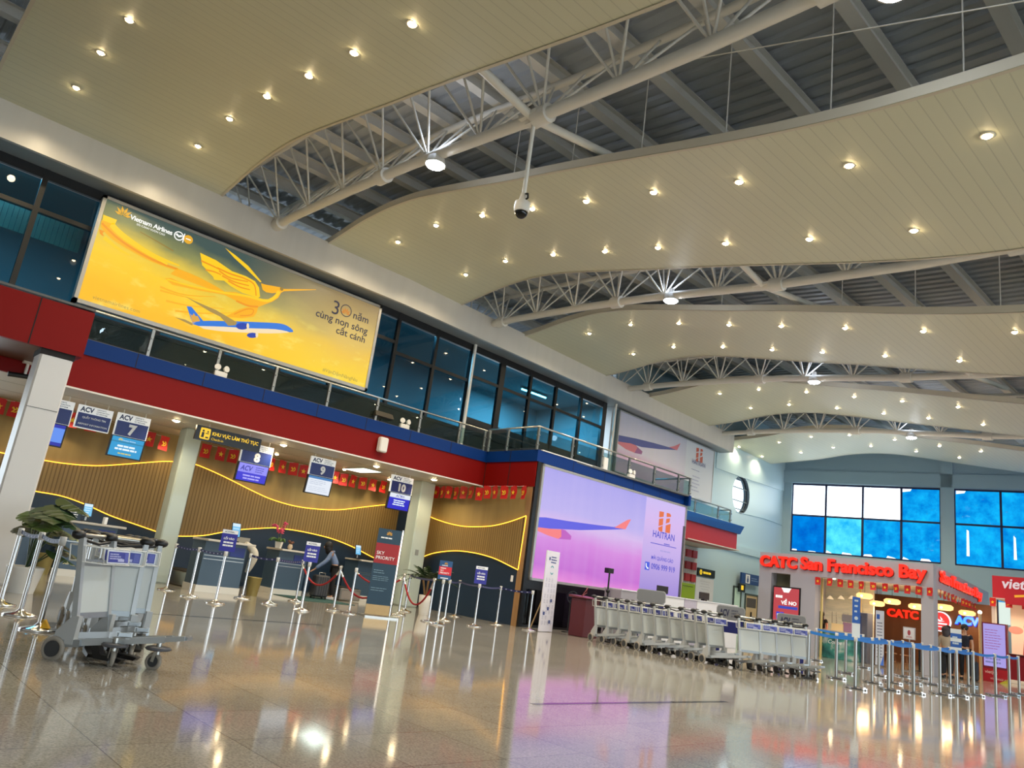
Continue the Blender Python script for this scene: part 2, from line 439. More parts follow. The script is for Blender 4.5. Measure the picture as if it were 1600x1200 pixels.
for Y, x in ((7.25, -8.4), (15.2, -8.55), (23.2, -6.5), (31.2, -5.2)):
    b = MB(); z = chord(x)
    b.cyl((x, Y, z), (x, Y + 3.7, z + .62), .075, n=8); b.cyl((x, Y, z), (x, Y - 3.7, z + .62), .075, n=8); b.cbox((x, Y, z), (.42, .34, .06))
    nm = ORD[TRY.index(Y)]
    tag(b.build('cross_strut', M_STEEL), 'white pipe strut crossing the %s truss from the camera at its bracket plate' % nm, 'strut', 'cross struts')
# --- wavy ceiling strips
STRIPS = ((.75, 5.75), (8.75, 13.7), (16.75, 21.6), (24.7, 29.8), (32.7, 38.2))
for i, (y0, y1) in enumerate(STRIPS):
    b = MB(); xs = [-21.5 + .2 * k for k in range(198)]; ny = 2
    vs = [(x, y, wave(x)) for x in xs for y in (y0, y1)]
    b.add(vs, [(2 * k, 2 * k + 1, 2 * k + 3, 2 * k + 2) for k in range(len(xs) - 1)], True)
    b.m(1)
    for y in (y0, y1):
        for k in range(len(xs) - 1):
            a, c = xs[k], xs[k + 1]
            b.quad((a, y, wave(a)), (c, y, wave(c)), (c, y, wave(c) + .16), (a, y, wave(a) + .16))
        s = .05 if y == y0 else -.05
        b.add([(x, y - s * .2, wave(x) - .015) for x in xs] + [(x, y + s, wave(x) - .015) for x in xs], [(k, k + 1, len(xs) + k + 1, len(xs) + k) for k in range(len(xs) - 1)], True)
    b.m(0); vs = [(x, y, wave(x) + .16) for x in xs for y in (y0, y1)]
    b.add(vs, [(2 * k, 2 * k + 2, 2 * k + 3, 2 * k + 1) for k in range(len(xs) - 1)], True)
    o = b.build('ceiling_panel', [M_CEIL, M_LIP])
    tag(o, 'wavy cream plank ceiling strip, %s from the camera' % ORD[i], 'ceiling panel', 'wavy ceiling strips', 'structure')
# --- upper storey on the left: fascia, soffit, windows, rooms behind
BD = .068
def ub(y): return -BD * max(0.0, y - 11.5)
def bent(b, x0, x1, ya, yb, za, zb):
    """box between two x offsets that follows the bend of the upper storey"""
    ys = [y for y in (ya, 11.5, yb) if ya <= y <= yb]; ys = sorted(set(ys))
    for a, c in zip(ys[:-1], ys[1:]):
        b.hexa([(x0 + ub(a), a, za), (x1 + ub(a), a, za), (x1 + ub(c), c, za), (x0 + ub(c), c, za), (x0 + ub(a), a, zb), (x1 + ub(a), a, zb), (x1 + ub(c), c, zb), (x0 + ub(c), c, zb)])
    return b
struct('trim_3', bent(MB(), -18.04, -17.94, -8, 32.4, 8.57, 9.41), M_FASC)
b = MB(); bent(b, -19.6, -18.04, -8, 32.4, 8.57, 8.62); bent(b, -19.6, -18.04, -8, 32.4, 9.33, 9.41)
b.hexa([(-19.9 + ub(32.4), 31.6, 8.57), (-17.94 + ub(32.4), 32.32, 8.57), (-17.94 + ub(32.4), 32.4, 8.57), (-19.9 + ub(32.4), 31.7, 8.57),
        (-19.9 + ub(32.4), 31.6, 9.41), (-17.94 + ub(32.4), 32.32, 9.41), (-17.94 + ub(32.4), 32.4, 9.41), (-19.9 + ub(32.4), 31.7, 9.41)])
struct('trim_4', b, M_SOFF)
M_TEAL = glass('teal_glass', (58, 132, 160), rough=.0)
M_ROOM = mat('dim_room', (150, 156, 156), .7)
YM = [-7.0, -5.5, -4.0, -2.4, -.8, .72, 2.24, 3.78, 5.3, 6.9, 8.45, 10.0, 11.93, 13.5, 15.08, 16.6, 18.1, 19.55, 21.1, 22.55]
XW = -18.7; ZT, ZB = 8.47, 5.62
wn = 0
for i in range(len(YM) - 1):
    ya, yb = YM[i], YM[i + 1]
    zt = 7.62 if ya < 11.5 else (7.32 if ya < 15 else 7.52)
    fr = MB()
    for z, h in ((ZT, .12), (zt, .05), (ZB + .05, .05)): bent(fr, XW - .05, XW + .05, ya, yb, z - h, z + h)
    w0 = .055 if abs(ya - 16.6) > .01 else .12
    bent(fr, XW - .06, XW + .06, ya - w0, ya + w0, ZB, ZT + .1)
    if i == len(YM) - 2: bent(fr, XW - .06, XW + .06, yb - .06, yb + .2, ZB, ZT + .1)
    if ya > 14.9 and ya < 16: bent(fr, XW - .05, XW + .05, ya, yb, 5.95, 6.05)
    wn += 1
    w = struct('window_%d' % wn, fr, M_DARKFR)
    for za, zb in ((ZB + .1, zt - .05), (zt + .05, ZT - .15)):
        p = MB(); p.quad((XW + ub(ya), ya, za), (XW + ub(yb), yb, za), (XW + ub(yb), yb, zb), (XW + ub(ya), ya, zb)); p.build('pane', M_TEAL, w)
struct('wall_spandrel', bent(bent(MB(), -18.78, -18.68, -8, 15.05, 4.88, 5.66), -18.78, -18.68, 15.05, 22.6, 4.88, 6.15), mat('black_spandrel', (14, 17, 18), .3))
b = MB(); bent(b, -23.2, -23.1, -8, 24.2, 4.9, 8.9); b.box((-23.2, -8.1, 4.9), (-18.7, -8, 8.9)); b.box((-24.2, 23.2, 4.9), (-19.5, 23.3, 8.9)); bent(b, -23.1, -18.6, -8, 23.2, 8.7, 8.8)
struct('wall_upstairs', b, M_ROOM)
tag(bent(MB(), -18.62, -18.55, 15.05, 15.14, 4.9, 8.57).build('downpipe', M_WHITE), 'slim white vertical pipe in front of the dark blue upper windows', 'pipe')
tag(MB().cyl((-19.2 + .25, 22.75, 8.5), (-19.2 + .3, 22.6, 4.95), .05, n=8).build('downpipe', M_WHITE), 'slim white slanting pipe between the blue windows and the upper banner', 'pipe')
b = MB(); yy = -2.2
while yy < 3.3: b.box((-18.96, yy, 7.06), (-18.94, yy + .09, 7.62)); yy += .1
tag(b.build('window_blind', mat('blind_cream', (226, 222, 190), .7)), 'pale slatted blind behind the dark blue panes left of the yellow billboard', 'blind')
# tube lamps upstairs: first three added out of sight to light the rooms
for i, (x, y) in enumerate(((-19.02, 1.5), (-19.02, 8.5), (-19.06, 13.5), (-21.5, 20.6))):
    t = thing('tube_lamp', 'white tube lamp in the room behind the blue windows, first three added, %s along' % ORD[i], 'lamp', (x, y, 8.62), group='tube lamps upstairs')
    MB().box((x - .06, y - .75, 8.61), (x + .06, y + .75, 8.67)).build('housing', M_WHITE, t)
    MB().cyl((x, y - .7, 8.58), (x, y + .7, 8.58), .03, n=8).build('tube', mat('tube_glow', (235, 250, 255), em=14), t)
    light('room_light', 'AREA', (x, y, 8.54), 170 if i < 3 else 400, (225, 240, 255), t, (.3, 1.4))
# --- gallery slab: red and blue bands
ZR0, ZR1, ZBL = 3.82, 4.55, 4.88
XI, XO, YJ, YL, YE = -17.45, -15.25, 15.1, 3.2, 22.8
def gb(y): return -.03 * max(0.0, y - 15.1)
def band(ya, yb, x, n, z0, z1, m, nm, kk):
    b = MB(); b.m(0)
    b.hexa([(x - .1 + gb(ya), ya, z0), (x + gb(ya), ya, z0), (x + gb(yb), yb, z0), (x - .1 + gb(yb), yb, z0), (x - .1 + gb(ya), ya, z1), (x + gb(ya), ya, z1), (x + gb(yb), yb, z1), (x - .1 + gb(yb), yb, z1)])
    b.m(1)
    for k in range(1, n):
        y = ya + (yb - ya) * k / n; b.box((x + gb(y) + .001, y - .008, z0), (x + gb(y) + .003, y + .008, z1))
    return struct(nm, b, [m, M_SEAM])
b = MB().box((XI - .1, -8, ZR0), (XI, YJ, ZR1)); struct('trim_5', b, [M_RED])
band(YL, YJ, XI + .03, 8, ZR1, ZBL, M_BLUE, 'trim_6', 0)
b = MB(); b.box((XI, YJ - .03, ZR0), (XO, YJ + .07, ZR1)); b.m(1)
for x in (XI + .02, -16.35): b.box((x - .012, YJ - .034, ZR0), (x + .012, YJ - .03, ZR1))
struct('trim_7', b, [M_RED, M_SEAM])
b = MB(); b.box((XI + .03, YJ - .06, ZR1), (XO + .03, YJ + .04, ZBL)); b.m(1); b.box((-16.36, YJ - .064, ZR1), (-16.34, YJ - .06, ZBL))
struct('trim_8', b, [M_BLUE, M_SEAM])
band(YJ, YE, XO + .03, 5, ZR1, ZBL, M_BLUE, 'trim_9', 0)
b = MB(); b.box((XO + .03 - .5, YE - .02, ZR1 - .03), (XO, YE + .1, ZBL)); b.box((-18.3, YE, ZR1 - .03), (XO - .4, YE + .1, ZBL)); struct('trim_10', b, M_BLUE)
# lower second stretch of gallery beyond the pink lightbox
b = MB(); b.hexa([(-18.2, YE, 3.75), (-17.75, YE, 3.75), (-18.05, 30.9, 3.75), (-18.5, 30.9, 3.75), (-18.2, YE, 4.5), (-17.75, YE, 4.5), (-18.05, 30.9, 4.5), (-18.5, 30.9, 4.5)])
b.m(1); b.hexa([(-18.2, YE, 4.5), (-17.65, YE, 4.5), (-17.95, 31.0, 4.5), (-18.5, 31.0, 4.5), (-18.2, YE, 4.86), (-17.6, YE, 4.86), (-17.85, 31.15, 4.86), (-18.5, 31.15, 4.86)])
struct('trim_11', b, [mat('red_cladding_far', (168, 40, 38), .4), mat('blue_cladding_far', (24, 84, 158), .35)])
# slab top and underside
b = MB(); b.box((-24, -8, 4.86), (XI - .02, YJ, 4.9)); b.box((-24, YJ, 4.84), (XO - .02, YE, 4.9)); b.hexa([(-24, YE, 4.84), (-17.8, YE, 4.84), (-18.1, 31, 4.84), (-24, 31, 4.84), (-24, YE, 4.88), (-17.8, YE, 4.88), (-18.1, 31, 4.88), (-24, 31, 4.88)])
b.box((XI, -8, 4.95), (XO, YL, 4.99)); struct('floor_gallery', b, mat('gallery_floor', (90, 92, 92), .5))
b = MB(); b.box((-24, -8, 3.84), (XI - .1, YJ + .1, 3.9)); b.m(1)
for x in (-21.9, -20.3, -18.9): b.box((x - .01, -8, 3.836), (x + .01, YJ, 3.84))
b.m(0); b.box((-24, YJ + .1, 3.76), (-17.9, 30.9, 3.8)); struct('ceiling_gallery', b, [M_SLABC, mat('ceiling_joint', (150, 146, 138), .6)])
tag(MB().box((XI - .02, 3.3, 3.8), (XI + .015, YJ - .02, 3.835)).build('edge_strip', M_WHITE), kind='structure')['label'] = 'thin pale strip under the long red band'
# red box on the left
b = MB(); b.box((-15.35, -8, 4.06), (XO, YL, 4.92)); b.box((XI, YL - .1, 4.06), (-15.35, YL, 4.92)); b.m(1)
for y in (2.32, .8, -.7): b.box((XO + .001, y - .01, 4.06), (XO + .004, y + .01, 4.92))
struct('trim_12', b, [M_RED, M_SEAM])
b = MB(); b.box((XI, -8, 4.1), (-15.35, YL - .1, 4.14)); struct('ceiling_entry', b, mat('dark_soffit', (92, 62, 46), .4))
# --- columns
b = MB(); b.bbox((-15.8, 2.55, 0), (-15.28, 3.08, 4.06), .03); b.m(1); b.box((-15.278, 2.57, 3.0), (-15.272, 3.06, 3.006)); b.box((-15.82, 2.54, 3.95), (-15.276, 3.09, 4.06))
tag(struct('column', b, [M_COLW, M_SEAM]), 'white clad column under the red box at the left edge', 'column')
b = MB(); b.bbox((-20.1, 6.85, 0), (-19.62, 7.27, 3.84), .03)
tag(struct('column', b, M_COL), 'pale green column left of the black check-in sign', 'column')
b = MB(); b.bbox((-19.95, 14.25, 0), (-19.4, 14.8, 3.84), .03)
tag(struct('column', b, M_COL), 'pale green column beside the potted palm', 'column')
# --- back wall of the check-in hall: three bands split by two glowing curves
XB = -21.7
def onwall(pts, X): return sp2([(PX(x, y, X).y, PX(x, y, X).z) for x, y in pts])
UP = [(-60, 690), (0, 708), (67, 720), (105, 725.5), (150, 728.5), (195, 726), (220, 724), (245, 722.2), (267, 722), (300, 725.6), (320, 732.5), (345, 743.7), (370, 756), (394, 768), (422, 780.5), (458, 791), (494, 796), (529, 797), (565, 793), (603, 789), (625, 789), (646, 793), (665, 800)]
LO = [(-60, 752), (0, 757), (55, 767), (96, 774.5), (134, 788), (172, 805), (211, 818.6), (241, 829), (257, 834), (274, 836.6), (295, 837), (320, 835.6), (345, 831), (364, 828), (385, 826), (419, 824.2), (430, 824.4), (460, 828), (490, 834), (520, 842), (550, 854), (583, 871), (605, 879), (622, 880.5), (640, 877), (660, 868)]
up = onwall(UP, XB); lo = onwall(LO, XB)
def curtain(nm, prof, z0, z1, d0, d1, m, flip):
    """slab of wall between a horizontal edge and a wavy edge"""
    b = MB()
    for (ya, za), (yb, zb) in zip(prof[:-1], prof[1:]):
        if flip: b.hexa([(d0, ya, za), (d1, ya, za), (d1, yb, zb), (d0, yb, zb), (d0, ya, z1), (d1, ya, z1), (d1, yb, z1), (d0, yb, z1)])
        else: b.hexa([(d0, ya, z0), (d1, ya, z0), (d1, yb, z0), (d0, yb, z0), (d0, ya, za), (d1, ya, za), (d1, yb, zb), (d0, yb, zb)])
    return struct(nm, b, m)
curtain('wall_checkin_top', up, 0, 3.86, XB - .1, XB + .02, M_WOOD, True)
curtain('wall_checkin_base', lo, 0, 0, XB - .1, XB - .03, M_NAVY, False)
struct('wall_checkin_middle', MB().box((XB - .2, up[0][0], 0), (XB - .1, 16, 3.86)), M_NAVY)
b = MB(); LN = 160; ys = np.linspace(max(up[0][0], lo[0][0]), min(up[-1][0], lo[-1][0]), LN)
ua = np.interp(ys, [p[0] for p in up], [p[1] for p in up]); la = np.interp(ys, [p[0] for p in lo], [p[1] for p in lo])
for k in range(LN - 1):
    b.hexa([(XB - .1, ys[k], la[k]), (XB + .05, ys[k], la[k]), (XB + .05, ys[k + 1], la[k + 1]), (XB - .1, ys[k + 1], la[k + 1]),
            (XB - .1, ys[k], ua[k]), (XB + .05, ys[k], ua[k]), (XB + .05, ys[k + 1], ua[k + 1]), (XB - .1, ys[k + 1], ua[k + 1])])
struct('wall_checkin_slats', b, M_SLAT)
def led(nm, pts, label):
    o = MB().tube(pts, .012, 6).build(nm, M_LED); return tag(o, label, 'light strip', 'warm wave light strips')
led('light_strip', [(XB + .062, y, z + .012) for y, z in up], 'glowing warm strip along the top of the slatted wave, counter wall')
led('light_strip', [(XB + .062, y, z - .012) for y, z in lo], 'glowing warm strip along the foot of the slatted wave, counter wall')
struct('wall_far_left', MB().box((XB - .2, -8.1, 0), (-15.3, -8, 5)), M_NAVY)
# --- short side wall facing the camera
YS = 15.12
def onside(pts): return sp2([(PY(x, y, YS).x, PY(x, y, YS).z) for x, y in pts])
US = onside([(640, 775), (655, 793), (672.5, 807.5), (694, 816), (712.5, 821), (731, 823.75), (756, 823.75), (775, 822), (799, 816), (823.8, 807)])
LS = onside([(625, 893), (640, 880), (662.5, 870), (681, 863.75), (706, 860.6), (725, 861), (750, 865), (775, 872.5), (799, 884), (811, 890)])
XR = -15.62
b = MB()
for (xa, za), (xb, zb) in zip(US[:-1], US[1:]):
    b.hexa([(xa, YS, za), (xb, YS, zb), (xb, YS + .1, zb), (xa, YS + .1, za), (xa, YS, 3.86), (xb, YS, 3.86), (xb, YS + .1, 3.86), (xa, YS + .1, 3.86)])
b.box((US[-1][0], YS, 0.0), (-15.5, YS + .1, 3.86)); struct('wall_side_top', b, M_WOOD)
b = MB()
for (xa, za), (xb, zb) in zip(LS[:-1], LS[1:]):
    b.hexa([(xa, YS, 0), (xb, YS, 0), (xb, YS + .1, 0), (xa, YS + .1, 0), (xa, YS, za), (xb, YS, zb), (xb, YS + .1, zb), (xa, YS + .1, za)])
b.box((XB, YS, 0), (LS[0][0], YS + .1, 3.0)); b.box((LS[-1][0], YS - .004, 0), (-15.5, YS, LS[-1][1])); struct('wall_side_base', b, M_NAVY)
xs = np.linspace(max(US[0][0], LS[0][0]), min(US[-1][0], LS[-1][0]), 60)
ua = np.interp(xs, [p[0] for p in US], [p[1] for p in US]); la = np.interp(xs, [p[0] for p in LS], [p[1] for p in LS])
b = MB()
for k in range(59):
    b.hexa([(xs[k], YS - .04, la[k]), (xs[k + 1], YS - .04, la[k + 1]), (xs[k + 1], YS + .08, la[k + 1]), (xs[k], YS + .08, la[k]),
            (xs[k], YS - .04, ua[k]), (xs[k + 1], YS - .04, ua[k + 1]), (xs[k + 1], YS + .08, ua[k + 1]), (xs[k], YS + .08, ua[k])])
struct('wall_side_slats', b, M_SLAT)
led('light_strip', [(x, YS - .052, z + .012) for x, z in US] + [(US[-1][0] + .01, YS - .052, US[-1][1])], 'glowing warm strip along the top of the short side wall wave')
led('light_strip', [(x, YS - .052, z - .012) for x, z in LS], 'glowing warm strip along the foot of the short side wall wave')
led('light_strip', [(US[-1][0] + .012, YS - .052, US[-1][1]), (LS[-1][0] + .012, YS - .052, LS[-1][1])], 'glowing upright warm strip at the end of the short side wall')
struct('trim_13', MB().box((-15.5, YS - .04, 0), (-15.3, YS + .1, 3.84)), M_TRIM)
struct('trim_14', MB().box((-15.3, YS - .02, 0), (-15.22, YS + .12, 4.55)), M_DARKFR)
# --- ground floor wall under and beyond the pink lightbox
b = MB(); b.box((-15.7, YS + .1, 1.1), (-15.36, 22.6, 1.26)); b.box((-15.74, YS + .1, 1.2), (-15.7, 22.6, 4.55))
struct('wall_under_lightbox', b, M_DARKFR)
b = MB(); 
for y in (15.25, 16.55, 17.75, 19.0, 20.2, 21.4, 22.7): b.box((-15.43, y - .05, 0), (-15.36, y + .05, 1.1))
b.box((-15.43, 15.2, 0), (-15.36, 22.78, .06)); b.box((-15.43, 15.2, 1.02), (-15.36, 22.78, 1.1))
w = struct('window_40', b, M_DARKFR)
M_DGL = glass('smoked_glass', (120, 126, 130))
for ya, yb in ((15.3, 16.5), (16.6, 17.7), (17.8, 18.95), (19.05, 20.15), (20.25, 21.35), (21.45, 22.65)):
    MB().quad((-15.4, ya, .06), (-15.4, yb, .06), (-15.4, yb, 1.02), (-15.4, ya, 1.02)).build('pane', M_DGL, w)
b = MB(); b.box((-19, YS + .2, 0), (-18.9, YE, 3.8)); b.box((-19, YE, 0), (-15.4, YE + .1, 3.8)); struct('wall_office', b, mat('office_wall', (70, 72, 80), .7))
# --- wall with the round window, running on to the end wall
PW, NW = (-18.75, 11.5), (1, BD)
def wl(y): return -18.75 + ub(y)
RC = PP(1158, 773, PW, NW); RR = .95
b = MB(); YA, YC = 23.3, 41.0; SEG = 40
circ = [(RC.y + RR * math.cos(2 * pi * k / SEG), RC.z + RR * 1.02 * math.sin(2 * pi * k / SEG)) for k in range(SEG)]
y0, y1, z0, z1 = RC.y - 1.5, RC.y + 1.5, RC.z - 1.5, RC.z + 1.5
def sq(t):
    c, s_ = math.cos(t), math.sin(t); m_ = max(abs(c), abs(s_)); return (RC.y + 1.5 * c / m_, RC.z + 1.5 * s_ / m_)
for k in range(SEG):
    t0, t1 = 2 * pi * k / SEG, 2 * pi * (k + 1) / SEG
    a, c_, d, e = circ[k], circ[(k + 1) % SEG], sq(t1), sq(t0)
    b.quad(*[(wl(p[0]), p[0], p[1]) for p in (a, e, d, c_)])
    b.m(1); b.quad(*[(wl(p[0]) - q, p[0], p[1]) for p, q in ((a, 0), (c_, 0), (c_, .35), (a, .35))]); b.m(0)
for ya, yb, za, zb in ((YA, y0, 4.3, 12), (y1, YC, 4.3, 12), (y0, y1, 4.3, z0), (y0, y1, z1, 12)):
    b.quad(*[(wl(p[0]), p[0], p[1]) for p in ((ya, za), (yb, za), (yb, zb), (ya, zb))])
struct('wall_left_upper', b, [M_WALL, mat('navy_reveal', (40, 52, 66), .5)])
w = MB(); w.ringd(Face((wl(RC.y) - .2, RC.y, RC.z), (-BD, 1, 0)), 0, 0, RR - .06, RR + .02, 0, 40)
for dz in (.36, -.3, -.72):
    L = math.sqrt(RR * RR - dz * dz); w.box((wl(RC.y) - .24, RC.y - L, RC.z + dz - .025), (wl(RC.y) - .18, RC.y + L, RC.z + dz + .025))
w = struct('window_41', w, mat('grey_frame', (96, 108, 116), .4))
MB().disc(Face((wl(RC.y) - .22, RC.y, RC.z), (-BD, 1, 0)), 0, 0, RR, 0, n=40).build('pane', glass('clear_glass', (225, 240, 245)), w)
# bands of slightly raised plaster sweeping over that wall
b = MB()
def sweep(pts, wd):
    P = sp2([(PP(x, y, PW, NW).y, PP(x, y, PW, NW).z) for x, y in pts])
    for (ya, za), (yb, zb) in zip(P[:-1], P[1:]):
        b.hexa([(wl(ya), ya, za), (wl(ya) + .04, ya, za), (wl(yb) + .04, yb, zb), (wl(yb), yb, zb), (wl(ya), ya, za + wd), (wl(ya) + .04, ya, za + wd), (wl(yb) + .04, yb, zb + wd), (wl(yb), yb, zb + wd)])
sweep([(1118, 731), (1140, 739), (1165, 748), (1190, 756), (1210, 763), (1230, 769)], 1.6)
sweep([(1150, 800), (1175, 806), (1195, 811), (1232, 825)], .02)
struct('trim_15', b, M_WALL)
b = MB()
def wseg(x0, x1, ya, yb, za, zb): b.hexa([(wl(ya) + x0, ya, za), (wl(ya) + x1, ya, za), (wl(yb) + x1, yb, za), (wl(yb) + x0, yb, za), (wl(ya) + x0, ya, zb), (wl(ya) + x1, ya, zb), (wl(yb) + x1, yb, zb), (wl(yb) + x0, yb, zb)])
wseg(0, .06, YE, 41, 0, 4.3); wseg(0, .16, 30.9, 40, 4.0, 4.32)
struct('wall_left', b, M_WALL)
# --- end wall with the two blue windows
EA = math.radians(11); EN = (-math.sin(EA), math.cos(EA)); E0 = (-20.3, 40.2); EU = (math.cos(EA), math.sin(EA), 0)
def ew(x, y): p = PP(x, y, E0, EN); return ((p.x - E0[0]) * EU[0] + (p.y - E0[1]) * EU[1], p.z)
EF = Face((E0[0], E0[1], 0), EU)
wa = (ew(1236, 806)[0], ew(1469.5, 806)[0], 4.72, 8.5); wb = (ew(1491, 806)[0], ew(1720, 806)[0], 4.72, 8.5)
b = MB()
for a0, b0, a1, b1 in ((-1, 0, 45, wa[2]), (-1, wa[3], 45, 13), (-1, wa[2], wa[0], wa[3]), (wa[1], wa[2], wb[0], wa[3]), (wb[1], wa[2], 45, wa[3])):
    b.panel(EF, a0, b0, a1, b1, -.3, 0)
struct('wall_end', b, M_WALLE)
b = MB(); lz = ew(1350, 738)[1]
pa = ew(1475, 740)[0]
b.panel(EF, -1, wa[3] + .02, 45, lz, 0, .12)
for a in (wa[1] + .03,): b.panel(EF, a, wa[3], wb[0] - .03, 12, 0, .12)
struct('trim_16', b, M_WALLE)
M_FILM = glass('blue_film_glass', (0, 66, 116), film=(8, 108, 140)); M_FILM2 = glass('pale_blue_film_glass', (14, 100, 134), film=(60, 140, 146))
M_FILM3 = glass('deep_blue_film_glass', (0, 50, 108), film=(0, 78, 126)); M_CLEAR = glass('bare_glass', (250, 252, 255))
M_FR2 = mat('navy_frame', (14, 30, 78), .5)
def endwin(nm, q, cols, tz, mats):
    fr = MB(); a0, a1, b0, b1 = q
    for c in [a0] + cols + [a1]: fr.panel(EF, c - .05, b0, c + .05, b1, -.2, -.1)
    for z in (b0 + .04, tz, b1 - .04): fr.panel(EF, a0, z - .045, a1, z + .045, -.2, -.1)
    o = struct(nm, fr, M_FR2); cc = [a0] + cols + [a1]
    for r_, (za, zb) in enumerate(((b0 + .08, tz - .045), (tz + .045, b1 - .08))):
        for k in range(len(cc) - 1):
            p = MB(); p.quad(EF(cc[k] + .05, za, -.15), EF(cc[k + 1] - .05, za, -.15), EF(cc[k + 1] - .05, zb, -.15), EF(cc[k] + .05, zb, -.15))
            p.build('pane', mats[r_][k], o)
    return o
tz = ew(1350, 810)[1]
ca = [ew(1289, 806)[0], ew(1347, 806)[0], ew(1407.5, 806)[0]]
endwin('window_42', wa, ca, tz, ([M_FILM3, M_FILM2, M_FILM, M_FILM], [M_CLEAR, M_CLEAR, M_CLEAR, M_FILM]))
endwin('window_43', wb, [ew(1564, 806)[0], ew(1642, 806)[0]], tz, ([M_FILM, M_FILM, M_FILM], [M_FILM, M_FILM, M_FILM]))
# frayed bare edges of the film and gaps, their daylight painted as glowing patches
M_GAP = mat('painted_daylight', (250, 252, 255), .5, em=.6)
q = random.Random(3); W42 = bpy.data.objects['window_42']; W43 = bpy.data.objects['window_43']
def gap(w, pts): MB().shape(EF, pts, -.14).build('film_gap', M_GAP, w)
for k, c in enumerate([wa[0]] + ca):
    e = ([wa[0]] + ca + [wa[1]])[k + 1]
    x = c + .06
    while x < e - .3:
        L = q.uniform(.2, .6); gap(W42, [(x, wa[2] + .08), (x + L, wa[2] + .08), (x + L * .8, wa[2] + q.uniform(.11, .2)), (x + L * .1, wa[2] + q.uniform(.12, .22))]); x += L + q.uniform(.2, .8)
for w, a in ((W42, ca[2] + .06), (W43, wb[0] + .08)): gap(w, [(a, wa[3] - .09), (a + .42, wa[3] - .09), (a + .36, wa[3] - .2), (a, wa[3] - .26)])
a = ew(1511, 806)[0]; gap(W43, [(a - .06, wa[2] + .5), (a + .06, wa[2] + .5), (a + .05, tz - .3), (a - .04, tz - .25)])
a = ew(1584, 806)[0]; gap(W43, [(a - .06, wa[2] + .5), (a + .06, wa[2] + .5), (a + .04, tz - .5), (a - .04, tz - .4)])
struct('wall_sky_stop', MB().box((-24.1, -10, 8.8), (-24, 46, 12)), mat('dark_sky_stop', (60, 60, 62), .8))  # wall added to stop sky leaking in behind the fascia
struct('wall_rear_light_stop', MB().box((-26, -10.2, 0), (22, -10, 10.5)), M_WHITE)  # unseen wall added to cut light from behind the camera
b = MB(); b.box((18, -10, 7.2), (18.2, 46, 10.5)); b.box((18, -10, 0), (18.2, 46, .4))
for k in range(13): b.box((18, -10 + k * 4.6, 0), (18.2, -9.6 + k * 4.6, 7.3))
struct('wall_right', b, M_WHITE)
# ================================================================== ceiling lamps
P_DL, P_HB, P_SLAB, P_WASH, P_UP = 78, 350, 50, 30, 9
M_LAMP = mat('lamp_glow', (255, 236, 200), em=30, emc=(255, 226, 176))
M_LRING = mat('lamp_ring', (236, 226, 204), .4)
DL = [  # strip, row, spots left to right
 (0, 4.5, [304, 225, 356, 183, 414, 148, 488, 120, 558, 84, 655, 43]),
 (0, 2.0, [119, 135, 159, 82, 205, 31]),
 (1, 10.0, [628, 380, 690, 356, 758, 338, 836, 328, 926, 320, 1034, 309, 1167, 293, 1335, 265, 1549, 220]),
 (1, 12.45, [734, 431, 797, 411, 866, 398, 946, 392, 1038, 392, 1145, 387, 1274, 380, 1434, 365]),
 (2, 18.0, [923, 521, 988, 508, 1060, 504, 1140, 507.5, 1229, 514, 1331, 519, 1451, 523.6, 1590, 523]),
 (2, 20.4, [992, 553, 1057, 543.5, 1129, 541, 1207, 546, 1294, 555, 1394, 563, 1507, 569]),
 (3, 26.0, [1124, 613.6, 1188, 609, 1256.5, 610, 1331, 617, 1413.6, 628.6, 1505, 641]),
 (3, 28.4, [1173.6, 637, 1236.6, 633.5, 1304, 635, 1377, 643, 1456, 656, 1545, 669]),
 (4, 34.0, [1162, 700.6, 1214, 689, 1270, 683, 1331, 681, 1393, 683.7, 1462.7, 693, 1536.6, 707]),
 (4, 36.4, [1200.6, 716.7, 1252, 706.6, 1306, 700.6, 1365, 698.7, 1428, 702.5, 1495, 712])]
def onwave(x, y):
    r = ray(x, y); lo_, hi = .001, .09
    for k in range(3000):
        t = lo_ + (hi - lo_) * k / 3000; p = _at(r, t)
        if p.z > wave(p.x): return p
    return p
def downlight(loc, label, group, power=60, r=.06):
    t = thing('ceiling_downlight', label, 'downlight', loc, group=group)
    z = loc[2]
    MB().lathe((loc[0], loc[1], z), [(r + .03, 0), (r + .032, -.012), (r, -.018), (r - .008, -.004)], 16).build('trim_ring', M_LRING, t)
    MB().lathe((loc[0], loc[1], z), [(r - .008, -.001), (r - .012, -.03), (r * .3, -.05)], 14).build('lens', M_LAMP, t)
    light('downlight_beam', 'SPOT', (loc[0], loc[1], z - .09), power, (255, 232, 190), t, .09, spot=2.6, blend=.6)
    return t
SN = ['nearest', 'second', 'third', 'fourth', 'farthest']
for s, Y, pts in DL:
    n = len(pts) // 2
    ps = [onwave(pts[2 * k], pts[2 * k + 1]) for k in range(n)]
    for k, p in enumerate(ps):
        row = 'row' if False else ('front row' if Y in (2.0, 10.0, 18.0, 26.0, 34.0) else 'rear row')
        downlight((p.x, Y, wave(p.x)), 'warm recessed downlight, %s from the left in the %s of the %s ceiling strip' % (ORD[k], row, SN[s]), 'downlights in the wavy ceiling', P_DL)
